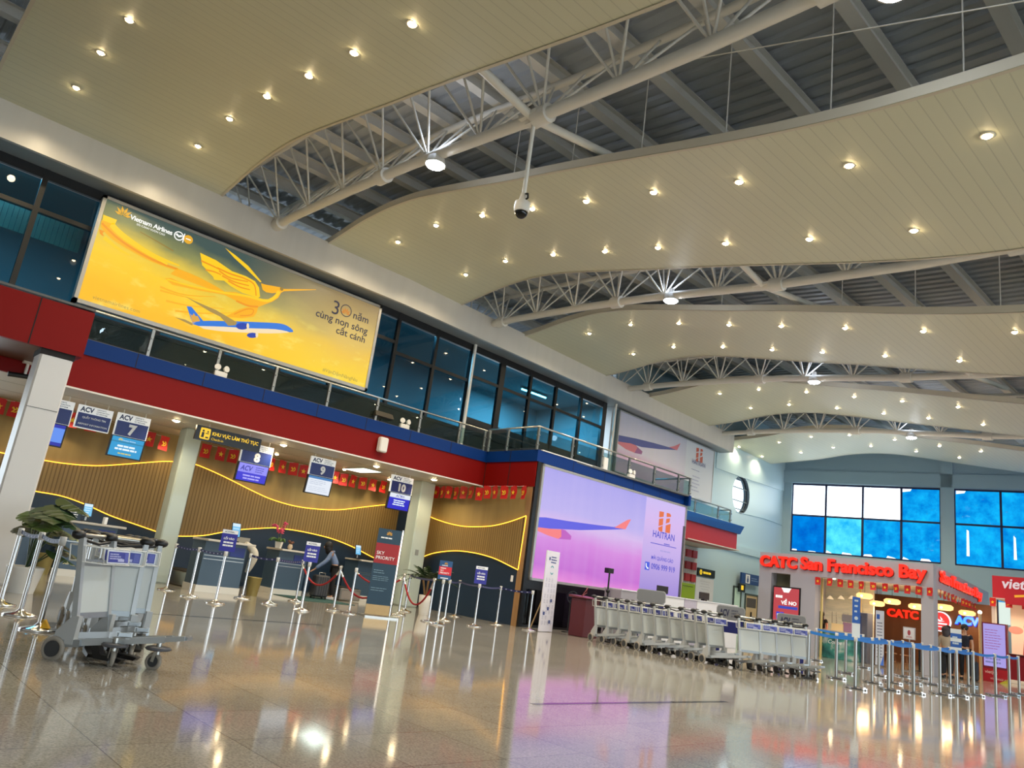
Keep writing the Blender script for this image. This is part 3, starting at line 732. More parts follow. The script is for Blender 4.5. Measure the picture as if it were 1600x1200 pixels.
    # the rows run on towards the middle of the hall, out of view
def highbay(x, Y, z, label):
    t = thing('high_bay_lamp', label, 'lamp', (x, Y, z), group='high bay lamps')
    MB().lathe((x, Y, z), [(.07, .34), (.08, .2), (.16, .16), (.2, .02), (.21, 0), (.19, 0)], 18).build('housing', M_WHITE, t)
    MB().lathe((x, Y, z), [(.19, .01), (.16, -.03), (.05, -.05)], 18).build('lens', mat('cool_lamp_glow', (235, 245, 255), em=40), t)
    MB().cyl((x, Y, z + .3), (x, Y, chord(x)), .02, n=6).build('stem', M_STEEL, t)
    light('high_bay_beam', 'SPOT', (x, Y, z - .1), P_HB, (225, 238, 255), t, .18, spot=2.4, blend=.4)
    light('added_roof_uplight', 'POINT', (x, Y, z + .5), P_UP, (214, 230, 255), t, .15)  # extra source added to brighten the roof deck
p = PY(1397, -16, 7.25); highbay(p.x, 7.25, p.z, 'bright round lamp under the nearest truss, just at the top edge of the view')
for (px, py), Y, nm in zip(((680, 258), (1048, 470), (1272, 597), (1424, 684)), TRY, SN[:3] + ['farthest']):
    p = PY(px, py, Y); highbay(p.x, Y, p.z, 'bright round lamp hanging under the %s white truss' % nm)

# thin hangers from the roof beams to the wavy strips, and one tie cable
k = 0
for Y, yy in ((8.95, 'second'), (16.95, 'third')):
    for i, x in enumerate((-10.75, -9.1, -7.45, -5.8, -4.15, -2.5)):
        b = MB(); b.cyl((x, Y, wave(x) + .1), (x, Y, chord(x) + 1.6), .011, n=5)
        tag(b.build('hanger_rod', M_PURL), 'thin hanger rod above the near edge of the %s ceiling strip, %s from the left' % (yy, ORD[i]), 'rod', 'ceiling hanger rods')
p, q = PY(1000, 107, 8.2), PY(1600, 75, 8.2)
tag(MB().cyl((p.x, 8.2, p.z), (q.x + 2, 8.2, q.z), .01, n=5).build('tie_cable', M_PURL), 'thin tie cable stretched under the roof sheets by the nearest truss', 'cable')
# ================================================================== lightboxes and banners
K = .5   # lit displays: picture colours at the camera's exposure
def lit(name, c, k=1.0): return mat('lit_' + name, (20, 20, 20), .4, em=K * k, emc=c)
def px_on(F, pl):
    def f(x, y):
        p = pl(x, y); d = p - F.o; return (d.dot(F.u), d.dot(F.v))
    return f
def sc(f, k, ox, oy, pts): return [f(x / k + ox, y / k + oy) for x, y in pts]
# ---------------- yellow airline lightbox
XBB = -18.42
tl, tr, bl, br = [PX(x, y, XBB) for x, y in ((163, 303), (596, 480), (113, 470), (573, 612))]
yA, yB, zA, zB = (tl.y + bl.y) / 2, (tr.y + br.y) / 2, (bl.z + br.z) / 2, (tl.z + tr.z) / 2
BW, BH = yB - yA, zB - zA
t = thing('lightbox_billboard', 'long yellow lit airline billboard with golden bird and blue aeroplane, above the red band', 'billboard', (XBB, yA, zA))
F = Face((XBB, yA, zA)); bp = px_on(F, lambda x, y: PX(x, y, XBB))
b = MB()
for a0, b0, a1, b1 in ((0, 0, BW, .09), (0, BH - .07, BW, BH), (0, 0, .08, BH), (BW - .08, 0, BW, BH)): b.panel(F, a0, b0, a1, b1, -.2, .03)
b.panel(F, .02, .02, BW - .02, BH - .02, -.2, -.18)
b.build('frame', mat('aluminium_frame', (186, 184, 180), .3, metal=.6), t)
k = NT('lit_sky_print', c=(20, 20, 20), rough=.35)
co = k.sep(k.coord('Object')); n1 = k.noise(k.mapping((1, .45, .9)), 1.2, 5, .55); n2 = k.noise(k.mapping((1, .7, 1.6)), 2.1, 6, .6)
v = k.math('DIVIDE', co[2], BH); u = k.math('DIVIDE', co[1], BW)
vv = k.math('ADD', k.math('ADD', v, k.math('MULTIPLY', k.math('SUBTRACT', n1, .5), .35)), k.math('MULTIPLY', k.math('SUBTRACT', u, .34), .36))
left = k.ramp(vv, [(.1, (255, 190, 24)), (.36, (252, 206, 40)), (.56, (226, 196, 70)), (.7, (140, 142, 84)), (.86, (66, 86, 82))])
vr = k.math('ADD', v, k.math('MULTIPLY', k.math('SUBTRACT', n1, .5), .3))
right = k.ramp(vr, [(.05, (252, 212, 44)), (.35, (240, 196, 72)), (.6, (214, 184, 104)), (.95, (150, 128, 88))])
uu = k.n('ShaderNodeMapRange'); uu.inputs[1].default_value = .45; uu.inputs[2].default_value = .85; k.l(u, uu.inputs[0])
c = k.mix(uu.outputs[0], left, right)
cl = k.n('ShaderNodeMapRange'); cl.inputs[1].default_value = .55; cl.inputs[2].default_value = .75; k.l(n2, cl.inputs[0])
lowm = k.n('ShaderNodeMapRange'); lowm.inputs[1].default_value = .62; lowm.inputs[2].default_value = .3; k.l(v, lowm.inputs[0])
c = k.mix(k.math('MULTIPLY', k.math('MULTIPLY', cl.outputs[0], lowm.outputs[0]), .75), c, (255, 238, 120)); k.emis(c, K * 1.0)
MB().quad(F(.08, .09), F(BW - .08, .09), F(BW - .08, BH - .07), F(.08, BH - .07)).build('sky_print', k.m, t)
Yl, Or, Gd, Dk = lit('gold', (255, 206, 22)), lit('orange', (240, 150, 18)), lit('amber', (250, 178, 16)), lit('brown', (150, 120, 50))
c130 = lambda p: sc(bp, 6.315, 130, 310, p); c250 = lambda p: sc(bp, 6.4, 250, 370, p); c470 = lambda p: sc(bp, 6.667, 470, 440, p)
b = MB(); W = lambda q, n=10: [q[0] + (q[1] - q[0]) * i / (n - 1) for i in range(n)]
def stroke(pts, w0, w1, d, m):
    P = [(max(x, .1 + max(w0, w1) / 2), y) for x, y in sp2(pts)]; b.m(m); b.curve(F, P, [w0 + (w1 - w0) * i / (len(P) - 1) for i in range(len(P))], d)
stroke(c130([(172, 150), (300, 310), (500, 455), (700, 565), (950, 665)]), .3, .03, .003, 0)
stroke(c130([(150, 200), (300, 370), (500, 505), (700, 615), (935, 705)]), .2, .06, .004, 2)
stroke(c130([(180, 240), (330, 385), (520, 515), (720, 620), (935, 700)]), .05, .05, .005, 1)
stroke(c130([(120, 290), (160, 330), (200, 370)]), .12, .02, .004, 1)
stroke(c130([(205, 385), (350, 500), (460, 560)]), .1, .02, .004, 0)
stroke(c130([(390, 400), (600, 530), (830, 650)]), .02, .05, .006, 0)
stroke(c130([(560, 330), (720, 420), (890, 520)]), .02, .03, .004, 3)
for q in ([(0, 500), (240, 580), (560, 600)], [(0, 535), (200, 590), (420, 640)], [(60, 640), (300, 690), (640, 720)], [(150, 740), (420, 765), (720, 760)]): stroke(c250(q), .05, .01, .004, 2)
b.m(2); b.shape(F, sp2(c250([(170, 315), (400, 410), (640, 545), (560, 545), (300, 450), (105, 372)]), 3), .005)
b.m(0); b.shape(F, c250([(400, 160), (560, 235), (720, 345), (860, 395), (950, 445), (990, 510), (1000, 600), (980, 612), (820, 560), (700, 490), (640, 440), (540, 430), (530, 400), (470, 345), (460, 325), (420, 285), (415, 245)]), .006)
for q in ([(570, 310), (700, 370), (850, 420), (940, 480), (960, 590)], [(590, 340), (700, 410), (880, 450)], [(620, 390), (740, 450), (890, 490)], [(680, 440), (790, 500), (900, 530)], [(410, 240), (520, 290), (600, 330)], [(455, 330), (540, 350), (610, 380)]): stroke(c250(q), .045, .03, .008, 1)
b.m(0); b.shape(F, c250([(650, 110), (760, 190), (880, 290), (1015, 450), (1000, 455), (860, 320), (740, 210)]), .006)
b.m(2); b.shape(F, c250([(50, 415), (110, 412), (240, 475), (560, 540), (640, 550), (760, 555), (900, 600), (1000, 622), (1080, 625), (1130, 598), (1165, 560), (1120, 565), (1060, 555), (1025, 530), (1008, 465), (1060, 480), (1130, 492), (1200, 505), (1240, 522), (1560, 526), (1560, 531), (1240, 545), (1210, 560), (1180, 612), (1120, 650), (1040, 680), (960, 712), (880, 700), (760, 640), (640, 580), (400, 540), (120, 480)]), .007)
stroke(c250([(70, 425), (300, 490), (640, 560), (850, 590), (1060, 640), (1150, 600), (1190, 545)]), .03, .09, .009, 0)
stroke(c250([(760, 640), (880, 690), (980, 700)]), .05, .05, .009, 1)
b.m(2); b.shape(F, c250([(690, 780), (780, 730), (860, 705), (980, 705), (965, 760), (935, 800), (820, 815), (640, 800)]), .006)
stroke(c250([(740, 775), (860, 725), (930, 730), (910, 780), (800, 790)]), .03, .03, .008, 1)
b.m(3); b.disc(F, *c250([(1215, 522)])[0], .05, .01)
b.build('golden_bird_print', [Yl, Or, Gd, Dk], t)
b = MB()
b.m(2); b.shape(F, c250([(145, 805), (250, 828), (330, 868), (320, 888)]), .012); b.shape(F, c250([(245, 595), (340, 640), (560, 735), (770, 858), (750, 885), (680, 890), (600, 800), (500, 750)]), .016)
b.m(0); b.shape(F, sp2(c250([(320, 872), (420, 842), (700, 845), (1000, 855), (1200, 868), (1285, 900), (1330, 945), (1280, 955), (1000, 940), (640, 915), (400, 898)]), 3), .013)
b.m(1); b.shape(F, sp2(c250([(385, 893), (640, 900), (900, 916), (1150, 925), (1290, 955), (1150, 966), (1000, 965), (640, 948), (430, 920)]), 3), .014)
b.m(0); b.shape(F, c250([(265, 695), (312, 700), (430, 842), (322, 862)]), .014); b.m(3); b.shape(F, c250([(300, 770), (320, 790), (335, 765), (355, 795), (375, 790), (400, 845), (320, 855)]), .015)
b.m(4)
for x, y, rx, ry in ((820, 895, 62, 34), (920, 986, 54, 26)):
    q = c250([(x + rx * math.cos(i * pi / 10), y + ry * math.sin(i * pi / 10)) for i in range(20)]); b.shape(F, q[::-1], .018)
b.m(1)
for x, y in ((875, 893), (965, 982)): b.shape(F, c250([(x + 13 * math.cos(i * pi / 8), y + 28 * math.sin(i * pi / 8)) for i in range(16)])[::-1], .02)
b.build('aeroplane_print', [lit('plane_blue', (36, 118, 216)), lit('plane_cream', (246, 222, 180)), lit('plane_wing', (168, 140, 74)), lit('plane_gold', (222, 164, 66)), lit('engine_blue', (14, 60, 170))], t)
def lotus(b, F, a, c, s, d):
    for an, L in ((-75, .8), (-45, .95), (-15, 1), (15, 1), (45, .95), (75, .8)):
        r_ = math.radians(an); ux, uy = math.sin(r_), math.cos(r_)
        b.shape(F, [(a + ux * s * q * L - uy * w * s, c + uy * s * q * L + ux * w * s) for q, w in ((.12, .03), (.55, -.13), (1, 0), (.55, .13), (.12, -.03))][::-1], d)
b = MB(); b.m(0); lg = MB()
def tline(txt, x0, y0, x1, y1, m, bold=0.0, space=1.0, d=.012):
    A, B_ = bp(x0, y0), bp(x1, y1); b.m(m); b.text(F, txt, A[0], (A[1] + B_[1]) / 2, w=B_[0] - A[0], bold=bold, d=d, space=space)
tline('Vietnam Airlines', 202, 342.5, 268.5, 367.5, 0, .02, .92); tline('SẢI CÁNH VƯƠN CAO', 213, 351.5, 257, 369, 0, .01)
P = bp(279.2, 368.9); lg.m(0); lg.ringd(F, P[0], P[1], .09, .115, .012); lg.curve(F, [(P[0] - .07, P[1] + .03), (P[0], P[1] - .01), (P[0] + .07, P[1] + .03)], .05, .012)
P = bp(286.8, 372.3); b.ink(F, P[0] - .012, P[1] - .12, P[0] + .012, P[1] + .12, .012)
P = bp(294, 374.4); lg.m(1); lg.disc(F, P[0], P[1], .11, .012); lg.m(0); lg.ink(F, P[0] - .06, P[1] - .01, P[0] + .06, P[1] + .015, .014)
P = bp(191.5, 337.5); lg.m(1); lotus(lg, F, P[0], P[1], .24, .012)
tline('vietnamairlines.com', 144, 466, 217.5, 490, 2, 0, 1.05)
A = bp(517.5, 489.5); b.m(3); b.text(F, '3', A[0], A[1], h=.4, d=.012)
P = bp(540.5, 485.7); b.ringd(F, P[0], P[1], .155, .18, .012); lg.m(2); lotus(lg, F, P[0] - .0, P[1] - .1, .2, .012)
tline('năm', 551, 498, 574.5, 506, 3, .012); tline('cùng non sông', 491.7, 497.5, 572.5, 526, 3, .012); tline('cất cánh', 524, 521, 569, 536, 3, .012)
tline('#VạnDặmNângNiu', 503, 581, 557, 599, 2)
b.build('lettering', [lit('white', (250, 250, 245), 1.1), lit('logo_gold', (232, 172, 40)), lit('grey_brown', (150, 140, 80)), lit('ink_navy', (22, 26, 58)), lit('copper', (206, 126, 44))], t)
lg.build('logo_print', [lit('white', (250, 250, 245), 1.1), lit('logo_gold', (232, 172, 40)), lit('copper', (206, 126, 44))], t)
# ---------------- pink lightbox and the matching upper banner
def haitran(F, f, tf, b, mo, mb_, small=True):
    """wordmark: orange split monogram over the name; tf maps survey points of the logo crop"""
    b.m(mo)
    for q in ([(240, 790), (297, 800), (291, 860), (235, 866)], [(235, 884), (288, 879), (282, 962), (228, 976)], [(226, 992), (280, 970), (275, 1048), (242, 1042), (226, 1022)],
              [(330, 810), (366, 818), (383, 838), (383, 862), (328, 862)], [(326, 884), (372, 880), (366, 928), (318, 946)], [(318, 966), (380, 948), (370, 1066), (312, 1056)]):
        b.shape(F, tf(q)[::-1], .012)
pl = lambda x, y: PP(x, y, (-15.2, 15.1), (1, .03))
tl, tr, br, bl = [pl(x, y) for x, y in ((847, 724), (1071.5, 790), (1063.5, 940), (821, 904))]
F = Face((-15.2 + gb(15.25), 15.28, (bl.z + br.z) / 2), (-.03, 1, 0)); f = px_on(F, pl)
LW = (f(1071.5, 790)[0] + f(1064, 938)[0]) / 2; LH = (tl.z + tr.z) / 2 - F.o.z
t = thing('lightbox_billboard', 'big pink and lilac lit advertising board with aeroplane wing, at ground level', 'billboard', F.o)
b = MB()
for a0, b0, a1, b1 in ((0, 0, LW, .07), (0, LH - .07, LW, LH), (0, 0, .08, LH), (LW - .08, 0, LW, LH)): b.panel(F, a0, b0, a1, b1, -.14, .03)
b.panel(F, .02, .02, LW - .02, LH - .02, -.14, -.12); b.build('frame', bpy.data.materials['aluminium_frame'], t)
def wing_bg(nm, stops, emit, zh, vx=1.0):
    k = NT(nm, c=(20, 20, 20) if emit else (200, 200, 210), rough=.4)
    co = k.sep(k.coord('Object')); n = k.noise(k.mapping((1, .18, 1.3)), 1.3, 4); n2 = k.noise(k.mapping((1, 2.2, .05)), 1.5, 3)
    v = k.math('ADD', k.math('DIVIDE', co[2], zh), k.math('MULTIPLY', k.math('SUBTRACT', n, .5), .22))
    c = k.mix(k.math('MULTIPLY', n2, .25), k.ramp(v, stops), (225, 205, 250))
    if emit: k.emis(c, K * .95)
    else: k.base(c)
    return k.m
WBG = wing_bg('lit_dusk_print', [(.02, (236, 130, 216)), (.14, (196, 90, 208)), (.36, (214, 128, 222)), (.52, (216, 186, 238)), (.66, (186, 176, 240)), (1, (162, 158, 236))], True, LH)
sx = f(1010.7, 775)[0]
MB().quad(F(.08, .07), F(sx, .07), F(sx, LH - .07), F(.08, LH - .07)).build('dusk_print', WBG, t)
k = NT('lit_lilac_print', c=(20, 20, 20)); co = k.sep(k.coord('Object'))
k.emis(k.ramp(k.math('DIVIDE', co[2], LH), [(.05, (160, 140, 216)), (.45, (198, 176, 236)), (.75, (216, 186, 240)), (1, (206, 190, 246))]), K * .95)
MB().quad(F(sx, .07), F(LW - .08, .07), F(LW - .08, LH - .07), F(sx, LH - .07)).build('lilac_print', k.m, t)
c820 = lambda p: sc(f, 4.614, 820, 700, p)
def clampa(p): return [(max(.085, x), y) for x, y in p]
def wing(b, F, up, tip, flap, flap2, streak):
    b.m(0); b.shape(F, up, .004); b.m(1); b.shape(F, tip, .006); b.shape(F, flap, .006); b.m(2); b.shape(F, flap2, .007)
b = MB()
wing(b, F, clampa(c820([(80, 495), (150, 500), (300, 525), (480, 550), (640, 570), (690, 560), (725, 585), (640, 588), (400, 592), (270, 585), (180, 582), (80, 570)]))[::-1],
     c820([(645, 574), (690, 546), (740, 518), (765, 514), (725, 586)])[::-1], clampa(c820([(70, 566), (180, 582), (270, 588), (300, 612), (240, 655), (160, 628), (70, 592)]))[::-1],
     c820([(262, 584), (290, 592), (335, 635), (330, 662), (240, 655), (262, 640)])[::-1],
     sp2(c820([(275, 592), (420, 596), (640, 594), (850, 620), (855, 720), (640, 690), (420, 660), (345, 650), (335, 630)]), 3)[::-1])
b.build('wing_print', [lit('wing_blue', (92, 92, 222)), lit('wing_coral', (244, 126, 128)), lit('wing_plum', (190, 92, 190)), lit('haze', (212, 184, 238))], t)
b = MB(); tf = lambda q: sc(f, 8, 1000, 700, q); haitran(F, f, tf, b, 0, 1)
def tl2(txt, x0, y0, x1, y1, m, bold=0.0, d=.012):
    A, B_ = f(x0, y0), f(x1, y1); b.m(m); b.text(F, txt, A[0], (A[1] + B_[1]) / 2, w=B_[0] - A[0], bold=bold, d=d)
tl2('HAITRAN', 1019.4, 838, 1053, 846.5, 1, .015); tl2('MỜI QUẢNG CÁO', 1017, 874.5, 1051, 881, 1, .02); tl2('0906 999 919', 1016.5, 888.8, 1053.5, 895.5, 1, .02)
A, B_ = f(1016, 847.5), f(1056, 856.5); b.m(1); b.ink(F, A[0], (A[1] + B_[1]) / 2 - .012, B_[0], (A[1] + B_[1]) / 2 + .012, .012)
A, B_ = f(1037, 850), f(1052, 850); b.lines(F, A[0], A[1] - .03, .5, .07, 1, .012, 4)
b.m(3); A = f(1031, 859.5); b.lines(F, A[0], A[1] - .06, .72, .09, 1, .012, 5)
A = f(1010.7, 884); b.m(2); b.shape(F, [(A[0] - .13, A[1] - .13), (A[0] + .13, A[1] - .13), (A[0] + .13, A[1] + .13), (A[0] - .13, A[1] + .13)], .012)
b.m(4); b.curve(F, [(A[0] - .07, A[1] + .08), (A[0] - .06, A[1] - .01), (A[0] + .01, A[1] - .07), (A[0] + .08, A[1] - .07)], .045, .014)
b.build('lettering', [lit('logo_orange', (226, 112, 62)), lit('indigo', (74, 78, 196)), lit('phone_blue', (60, 90, 220)), lit('pale_lilac', (170, 160, 220)), lit('white', (250, 250, 245), 1.1)], t)
# upper banner, printed, not lit
pl = lambda x, y: PP(x, y, (-18.58, 11.5), (1, BD))
F = Face(pl(962, 760), (-BD, 1, 0)); f = px_on(F, pl)
z1 = (f(966, 640)[1] + f(1116, 703)[1]) / 2; z0 = f(1112.5, 787.5)[1]; a1 = f(1114, 745)[0]; a0 = f(964, 690)[0]
t = thing('advertising_banner', 'unlit upper advertising banner with blue and coral wing, beside the blue windows', 'banner', F(a0, z0))
b = MB(); b.panel(F, a0, z0, a1, z1, -.1, -.004); 
for q in ((a0, z0, a1, z0 + .05), (a0, z1 - .05, a1, z1), (a0, z0, a0 + .05, z1), (a1 - .05, z0, a1, z1)): b.panel(F, *q, -.1, .02)
b.build('frame', bpy.data.materials['aluminium_frame'], t)
WB2 = wing_bg('dusk_paper', [(.02, (214, 168, 190)), (.3, (206, 176, 196)), (.42, (206, 204, 212)), (1, (186, 190, 204))], False, z1 - z0)
sx = f(1070, 735)[0]
MB().quad(F(a0 + .05, z0 + .05), F(sx, z0 + .05), F(sx, z1 - .05), F(a0 + .05, z1 - .05)).build('dusk_print', WB2, t)
MB().quad(F(sx, z0 + .05), F(a1 - .05, z0 + .05), F(a1 - .05, z1 - .05), F(sx, z1 - .05)).build('white_print', mat('banner_white', (206, 210, 218), .5), t)
c940 = lambda p: sc(f, 6.667, 940, 560, p); ca_ = lambda p: [(max(a0 + .055, x), y) for x, y in p]
b = MB()
wing(b, F, ca_(c940([(150, 788), (360, 835), (540, 880), (700, 925), (785, 955), (600, 945), (420, 925), (355, 905), (150, 856)]))[::-1], c940([(700, 925), (760, 912), (822, 884), (785, 957)])[::-1],
     ca_(c940([(150, 858), (300, 885), (355, 905), (375, 930), (345, 985), (250, 945), (150, 880)]))[::-1], c940([(352, 903), (425, 970), (415, 1000), (340, 985), (372, 930)])[::-1],
     sp2(c940([(360, 908), (420, 926), (600, 948), (860, 1010), (860, 1090), (640, 1050), (430, 1000), (425, 965)]), 3)[::-1])
b.build('wing_print', [mat('ink_wing_blue', (86, 92, 150), .5), mat('ink_coral', (206, 120, 130), .5), mat('ink_plum', (150, 96, 140), .5), mat('ink_haze', (214, 210, 220), .5)], t)
b = MB(); T8 = lambda q: [f(1087 + (x - 226) * .0706, 699.5 + (y - 790) * .087) for x, y in q]; haitran(F, f, T8, b, 0, 1)
A, B_ = f(1081, 723.5), f(1101.5, 731.5); b.m(1); b.text(F, 'HAITRAN', A[0], (A[1] + B_[1]) / 2, w=B_[0] - A[0], d=.012, bold=.01)
A = f(1080, 731); b.ink(F, A[0], A[1] - .05, A[0] + .75, A[1] - .03, .012); b.m(2); A = f(1080, 764); b.lines(F, A[0], A[1] - .1, .75, .8, 5, .012, 6, fill=.3)
b.build('lettering', [mat('ink_orange', (200, 96, 70), .5), mat('ink_indigo', (96, 104, 150), .5), mat('ink_faint', (168, 172, 196), .5)], t)
# ================================================================== balcony rails and small gallery fittings
M_GLASSR = glass('rail_glass', (205, 222, 222))
def railing(label, runs, post_at, z0, z1, cat='railing'):
    """runs: plan polyline of the rail; post_at: list of points"""
    t = thing('balcony_railing', label, cat, (runs[0][0], runs[0][1], z0), group='glass balcony railings')
    MB().tube([(x, y, z1) for x, y in runs], .028, 10).build('handrail', M_STAIN, t)
    for x, y in post_at:
        b = MB(); b.bbox((x - .03, y - .035, z0), (x + .03, y + .035, z1 - .02), .006)
        for dz in (.14, .42): b.cyl((x - .06, y, z0 + dz), (x + .07, y, z0 + dz), .022, n=8)
        b.build('post', M_STAIN, t)
    for (xa, ya), (xb, yb) in zip(post_at[:-1], post_at[1:]):
        d = V((xb - xa, yb - ya, 0)); L = d.length; d /= L
        p, q = V((xa, ya, 0)) + d * .06, V((xb, yb, 0)) - d * .06; nn = V((-d.y, d.x, 0)) * .006
        b = MB(); b.hexa([p - nn + V((0, 0, z0 + .05)), p + nn + V((0, 0, z0 + .05)), q + nn + V((0, 0, z0 + .05)), q - nn + V((0, 0, z0 + .05)),
                          p - nn + V((0, 0, z1 - .12)), p + nn + V((0, 0, z1 - .12)), q + nn + V((0, 0, z1 - .12)), q - nn + V((0, 0, z1 - .12))])
        b.build('glass_panel', M_GLASSR, t)
    return t
xi = XI - .03
railing('long glass balcony railing below the yellow billboard, above the red band', [(xi, 3.3), (xi, 14.98)], [(xi, y) for y in (3.4, 4.88, 6.42, 7.88, 9.4, 10.92, 12.4, 13.88, 14.9)], 4.88, 5.52)
xo = XO - .02
railing('glass balcony railing above the pink lightbox, turning the corner', [(xi, 15.02), (xo, 15.02), (xo + gb(23), 23.2), (-17.2, 23.3)], [(xi + .1, 15.02), (-16.55, 15.02), (xo, 15.02), (xo - .04, 16.55), (xo - .08, 18.0), (xo - .13, 19.45), (xo - .17, 20.9), (xo - .22, 22.4), (xo - .24, 23.15)], 4.88, 5.56)
railing('small glass balcony railing beyond the pink lightbox, near the round window', [(-17.75, 24.6), (-17.95, 30.1), (-18.6, 30.3)], [(-17.75, 24.8), (-17.83, 27.1), (-17.9, 29.0), (-17.96, 30.1)], 4.86, 5.45)
struct('trim_17', MB().hexa([(XO - .02, 15.2, 4.88), (XO + .05, 15.2, 4.88), (XO + .05 + gb(23), 23, 4.88), (XO - .02 + gb(23), 23, 4.88), (XO - .02, 15.2, 4.91), (XO + .05, 15.2, 4.91), (XO + .05 + gb(23), 23, 4.91), (XO - .02 + gb(23), 23, 4.91)]), M_WHITE)
def emergency(loc, label, rz=0):
    t = thing('emergency_light', label, 'emergency light', loc, group='twin head emergency lights'); x, y, z = loc
    MB().bbox((x - .06, y - .15, z), (x + .06, y + .15, z + .12), .012).build('battery_box', M_WHITE, t)
    for s in (-1, 1):
        b = MB(); b.cyl((x - .03, y + s * .09, z + .2), (x + .05, y + s * .11, z + .21), .045, .075, 14); b.cyl((x, y + s * .08, z + .11), (x, y + s * .09, z + .2), .015, n=6); b.build('lamp_head', M_WHITE, t)
p = PX(345, 583, XI); emergency((XI - .02, p.y, 4.88), 'white twin head emergency light under the yellow billboard')
p = PX(632, 667, XI); emergency((XI - .02, p.y, 4.88), 'white twin head emergency light on the blue band right of the yellow billboard')
p = PX(990, 743, XO); emergency((XO - .1, p.y, 4.89), 'white twin head emergency light above the pink lightbox')
p = PX(948, 724, XO); tag(MB().bbox((XO - .12, p.y - .1, 4.9), (XO - .02, p.y + .1, 5.28), .01).build('white_box', M_WHITE), 'small white upright box standing by the railing above the pink lightbox', 'box')
p = PX(598, 655, XI); t = thing('floodlight', 'dark tilted floodlight on the blue band under the railing', 'floodlight', (XI - .05, p.y, 4.88))
b = MB(); b.hexa([(XI - .25, p.y - .3, 4.98), (XI + .1, p.y - .3, 5.02), (XI + .1, p.y + .3, 5.02), (XI - .25, p.y + .3, 4.98), (XI - .22, p.y - .28, 5.12), (XI + .02, p.y - .28, 5.16), (XI + .02, p.y + .28, 5.16), (XI - .22, p.y + .28, 5.12)]); b.build('housing', mat('dark_bronze', (52, 44, 34), .5), t)
MB().box((XI - .1, p.y - .04, 4.88), (XI - .05, p.y + .04, 5.0)).build('bracket', M_BLACK, t)
p = PX(592, 708, XI); t = thing('wall_speaker', 'white box speaker on the red band', 'speaker', (XI, p.y, 4.1))
MB().bbox((XI + .02, p.y - .13, 4.06), (XI + .2, p.y + .13, 4.46), .03).build('cabinet', M_WHITE, t); MB().box((XI, p.y - .05, 4.2), (XI + .03, p.y + .05, 4.3)).build('bracket', M_BLACK, t)
# dome camera on its pole
t = thing('dome_camera', 'white dome security camera on a long pole under the nearest truss', 'camera', (-8.3, 7.25, 6.3))
cp = PY(815, 330, 7.25); ct = PY(835, 186, 7.25); cx = (cp.x + ct.x) / 2
b = MB(); b.cyl((cx, 7.25, chord(cx)), (cx, 7.25, cp.z + .3), .035, n=10); b.cbox((cx, 7.25, chord(cx) - .12), (.2, .2, .03)); b.build('pole', M_STEEL, t)
MB().lathe((cx, 7.25, cp.z), [(.12, -.02), (.135, .05), (.125, .15), (.07, .19), (.05, .3), (.04, .32)], 20).build('housing', M_WHITE, t)
MB().ball((cx, 7.25, cp.z - .02), .105, 18).build('dome', mat('smoked_dome', (10, 10, 12), .08), t)
MB().tube([(cx + .04, 7.25, cp.z + .3), (cx + .13, 7.22, cp.z + .26), (cx + .12, 7.24, cp.z + .2), (cx + .03, 7.25, cp.z + .18)], .018, 6).build('cable', M_BLACK, t)
p = PX(35, 598, -17.4); t = thing('bracket_camera', 'white bracket camera with dark arms under the red box', 'camera', (p.x, p.y, 4.1))
b = MB(); b.cyl((p.x, p.y, 4.1), (p.x, p.y, 3.85), .03, n=8); b.cbox((p.x, p.y, 4.08), (.2, .2, .04)); b.build('mount', M_WHITE, t)
MB().cyl((p.x, p.y - .28, 3.78), (p.x, p.y + .12, 3.82), .05, n=10).build('camera_body', M_BLACK, t)
# ================================================================== ceiling lamps of the check-in hall
for k, (x, y) in enumerate(((-18.76, 6.25), (-18.64, 9.03), (-18.53, 11.91), (-18.49, 14.0))):
    downlight((x, y, 3.84), 'white round downlight under the gallery, %s from the left behind the red band' % ORD[k], 'downlights under the gallery', P_SLAB, .09)
for k, y in enumerate((1.2, 4.3, 7.2, 9.9, 12.2, 13.9)):  # row of lamps added to brighten the oak wall
    downlight((-20.75, y, 3.84), 'small added downlight washing the oak counter wall, %s from the left' % ORD[k], 'added downlights at the counter wall', P_WASH, .06)
t = thing('ceiling_light_panel', 'square white light panel in the gallery ceiling by sign 10', 'light panel', (-20.1, 12.45, 3.83))
MB().box((-20.72, 12.1, 3.825), (-19.5, 12.8, 3.838)).build('frame', M_WHITE, t)
MB().quad((-20.68, 12.14, 3.822), (-19.54, 12.14, 3.822), (-19.54, 12.76, 3.822), (-20.68, 12.76, 3.822)).build('diffuser', mat('panel_glow', (235, 255, 245), em=1.3), t)
light('panel_light', 'AREA', (-20.1, 12.45, 3.8), 7, (235, 255, 245), t, (1.1, .6))
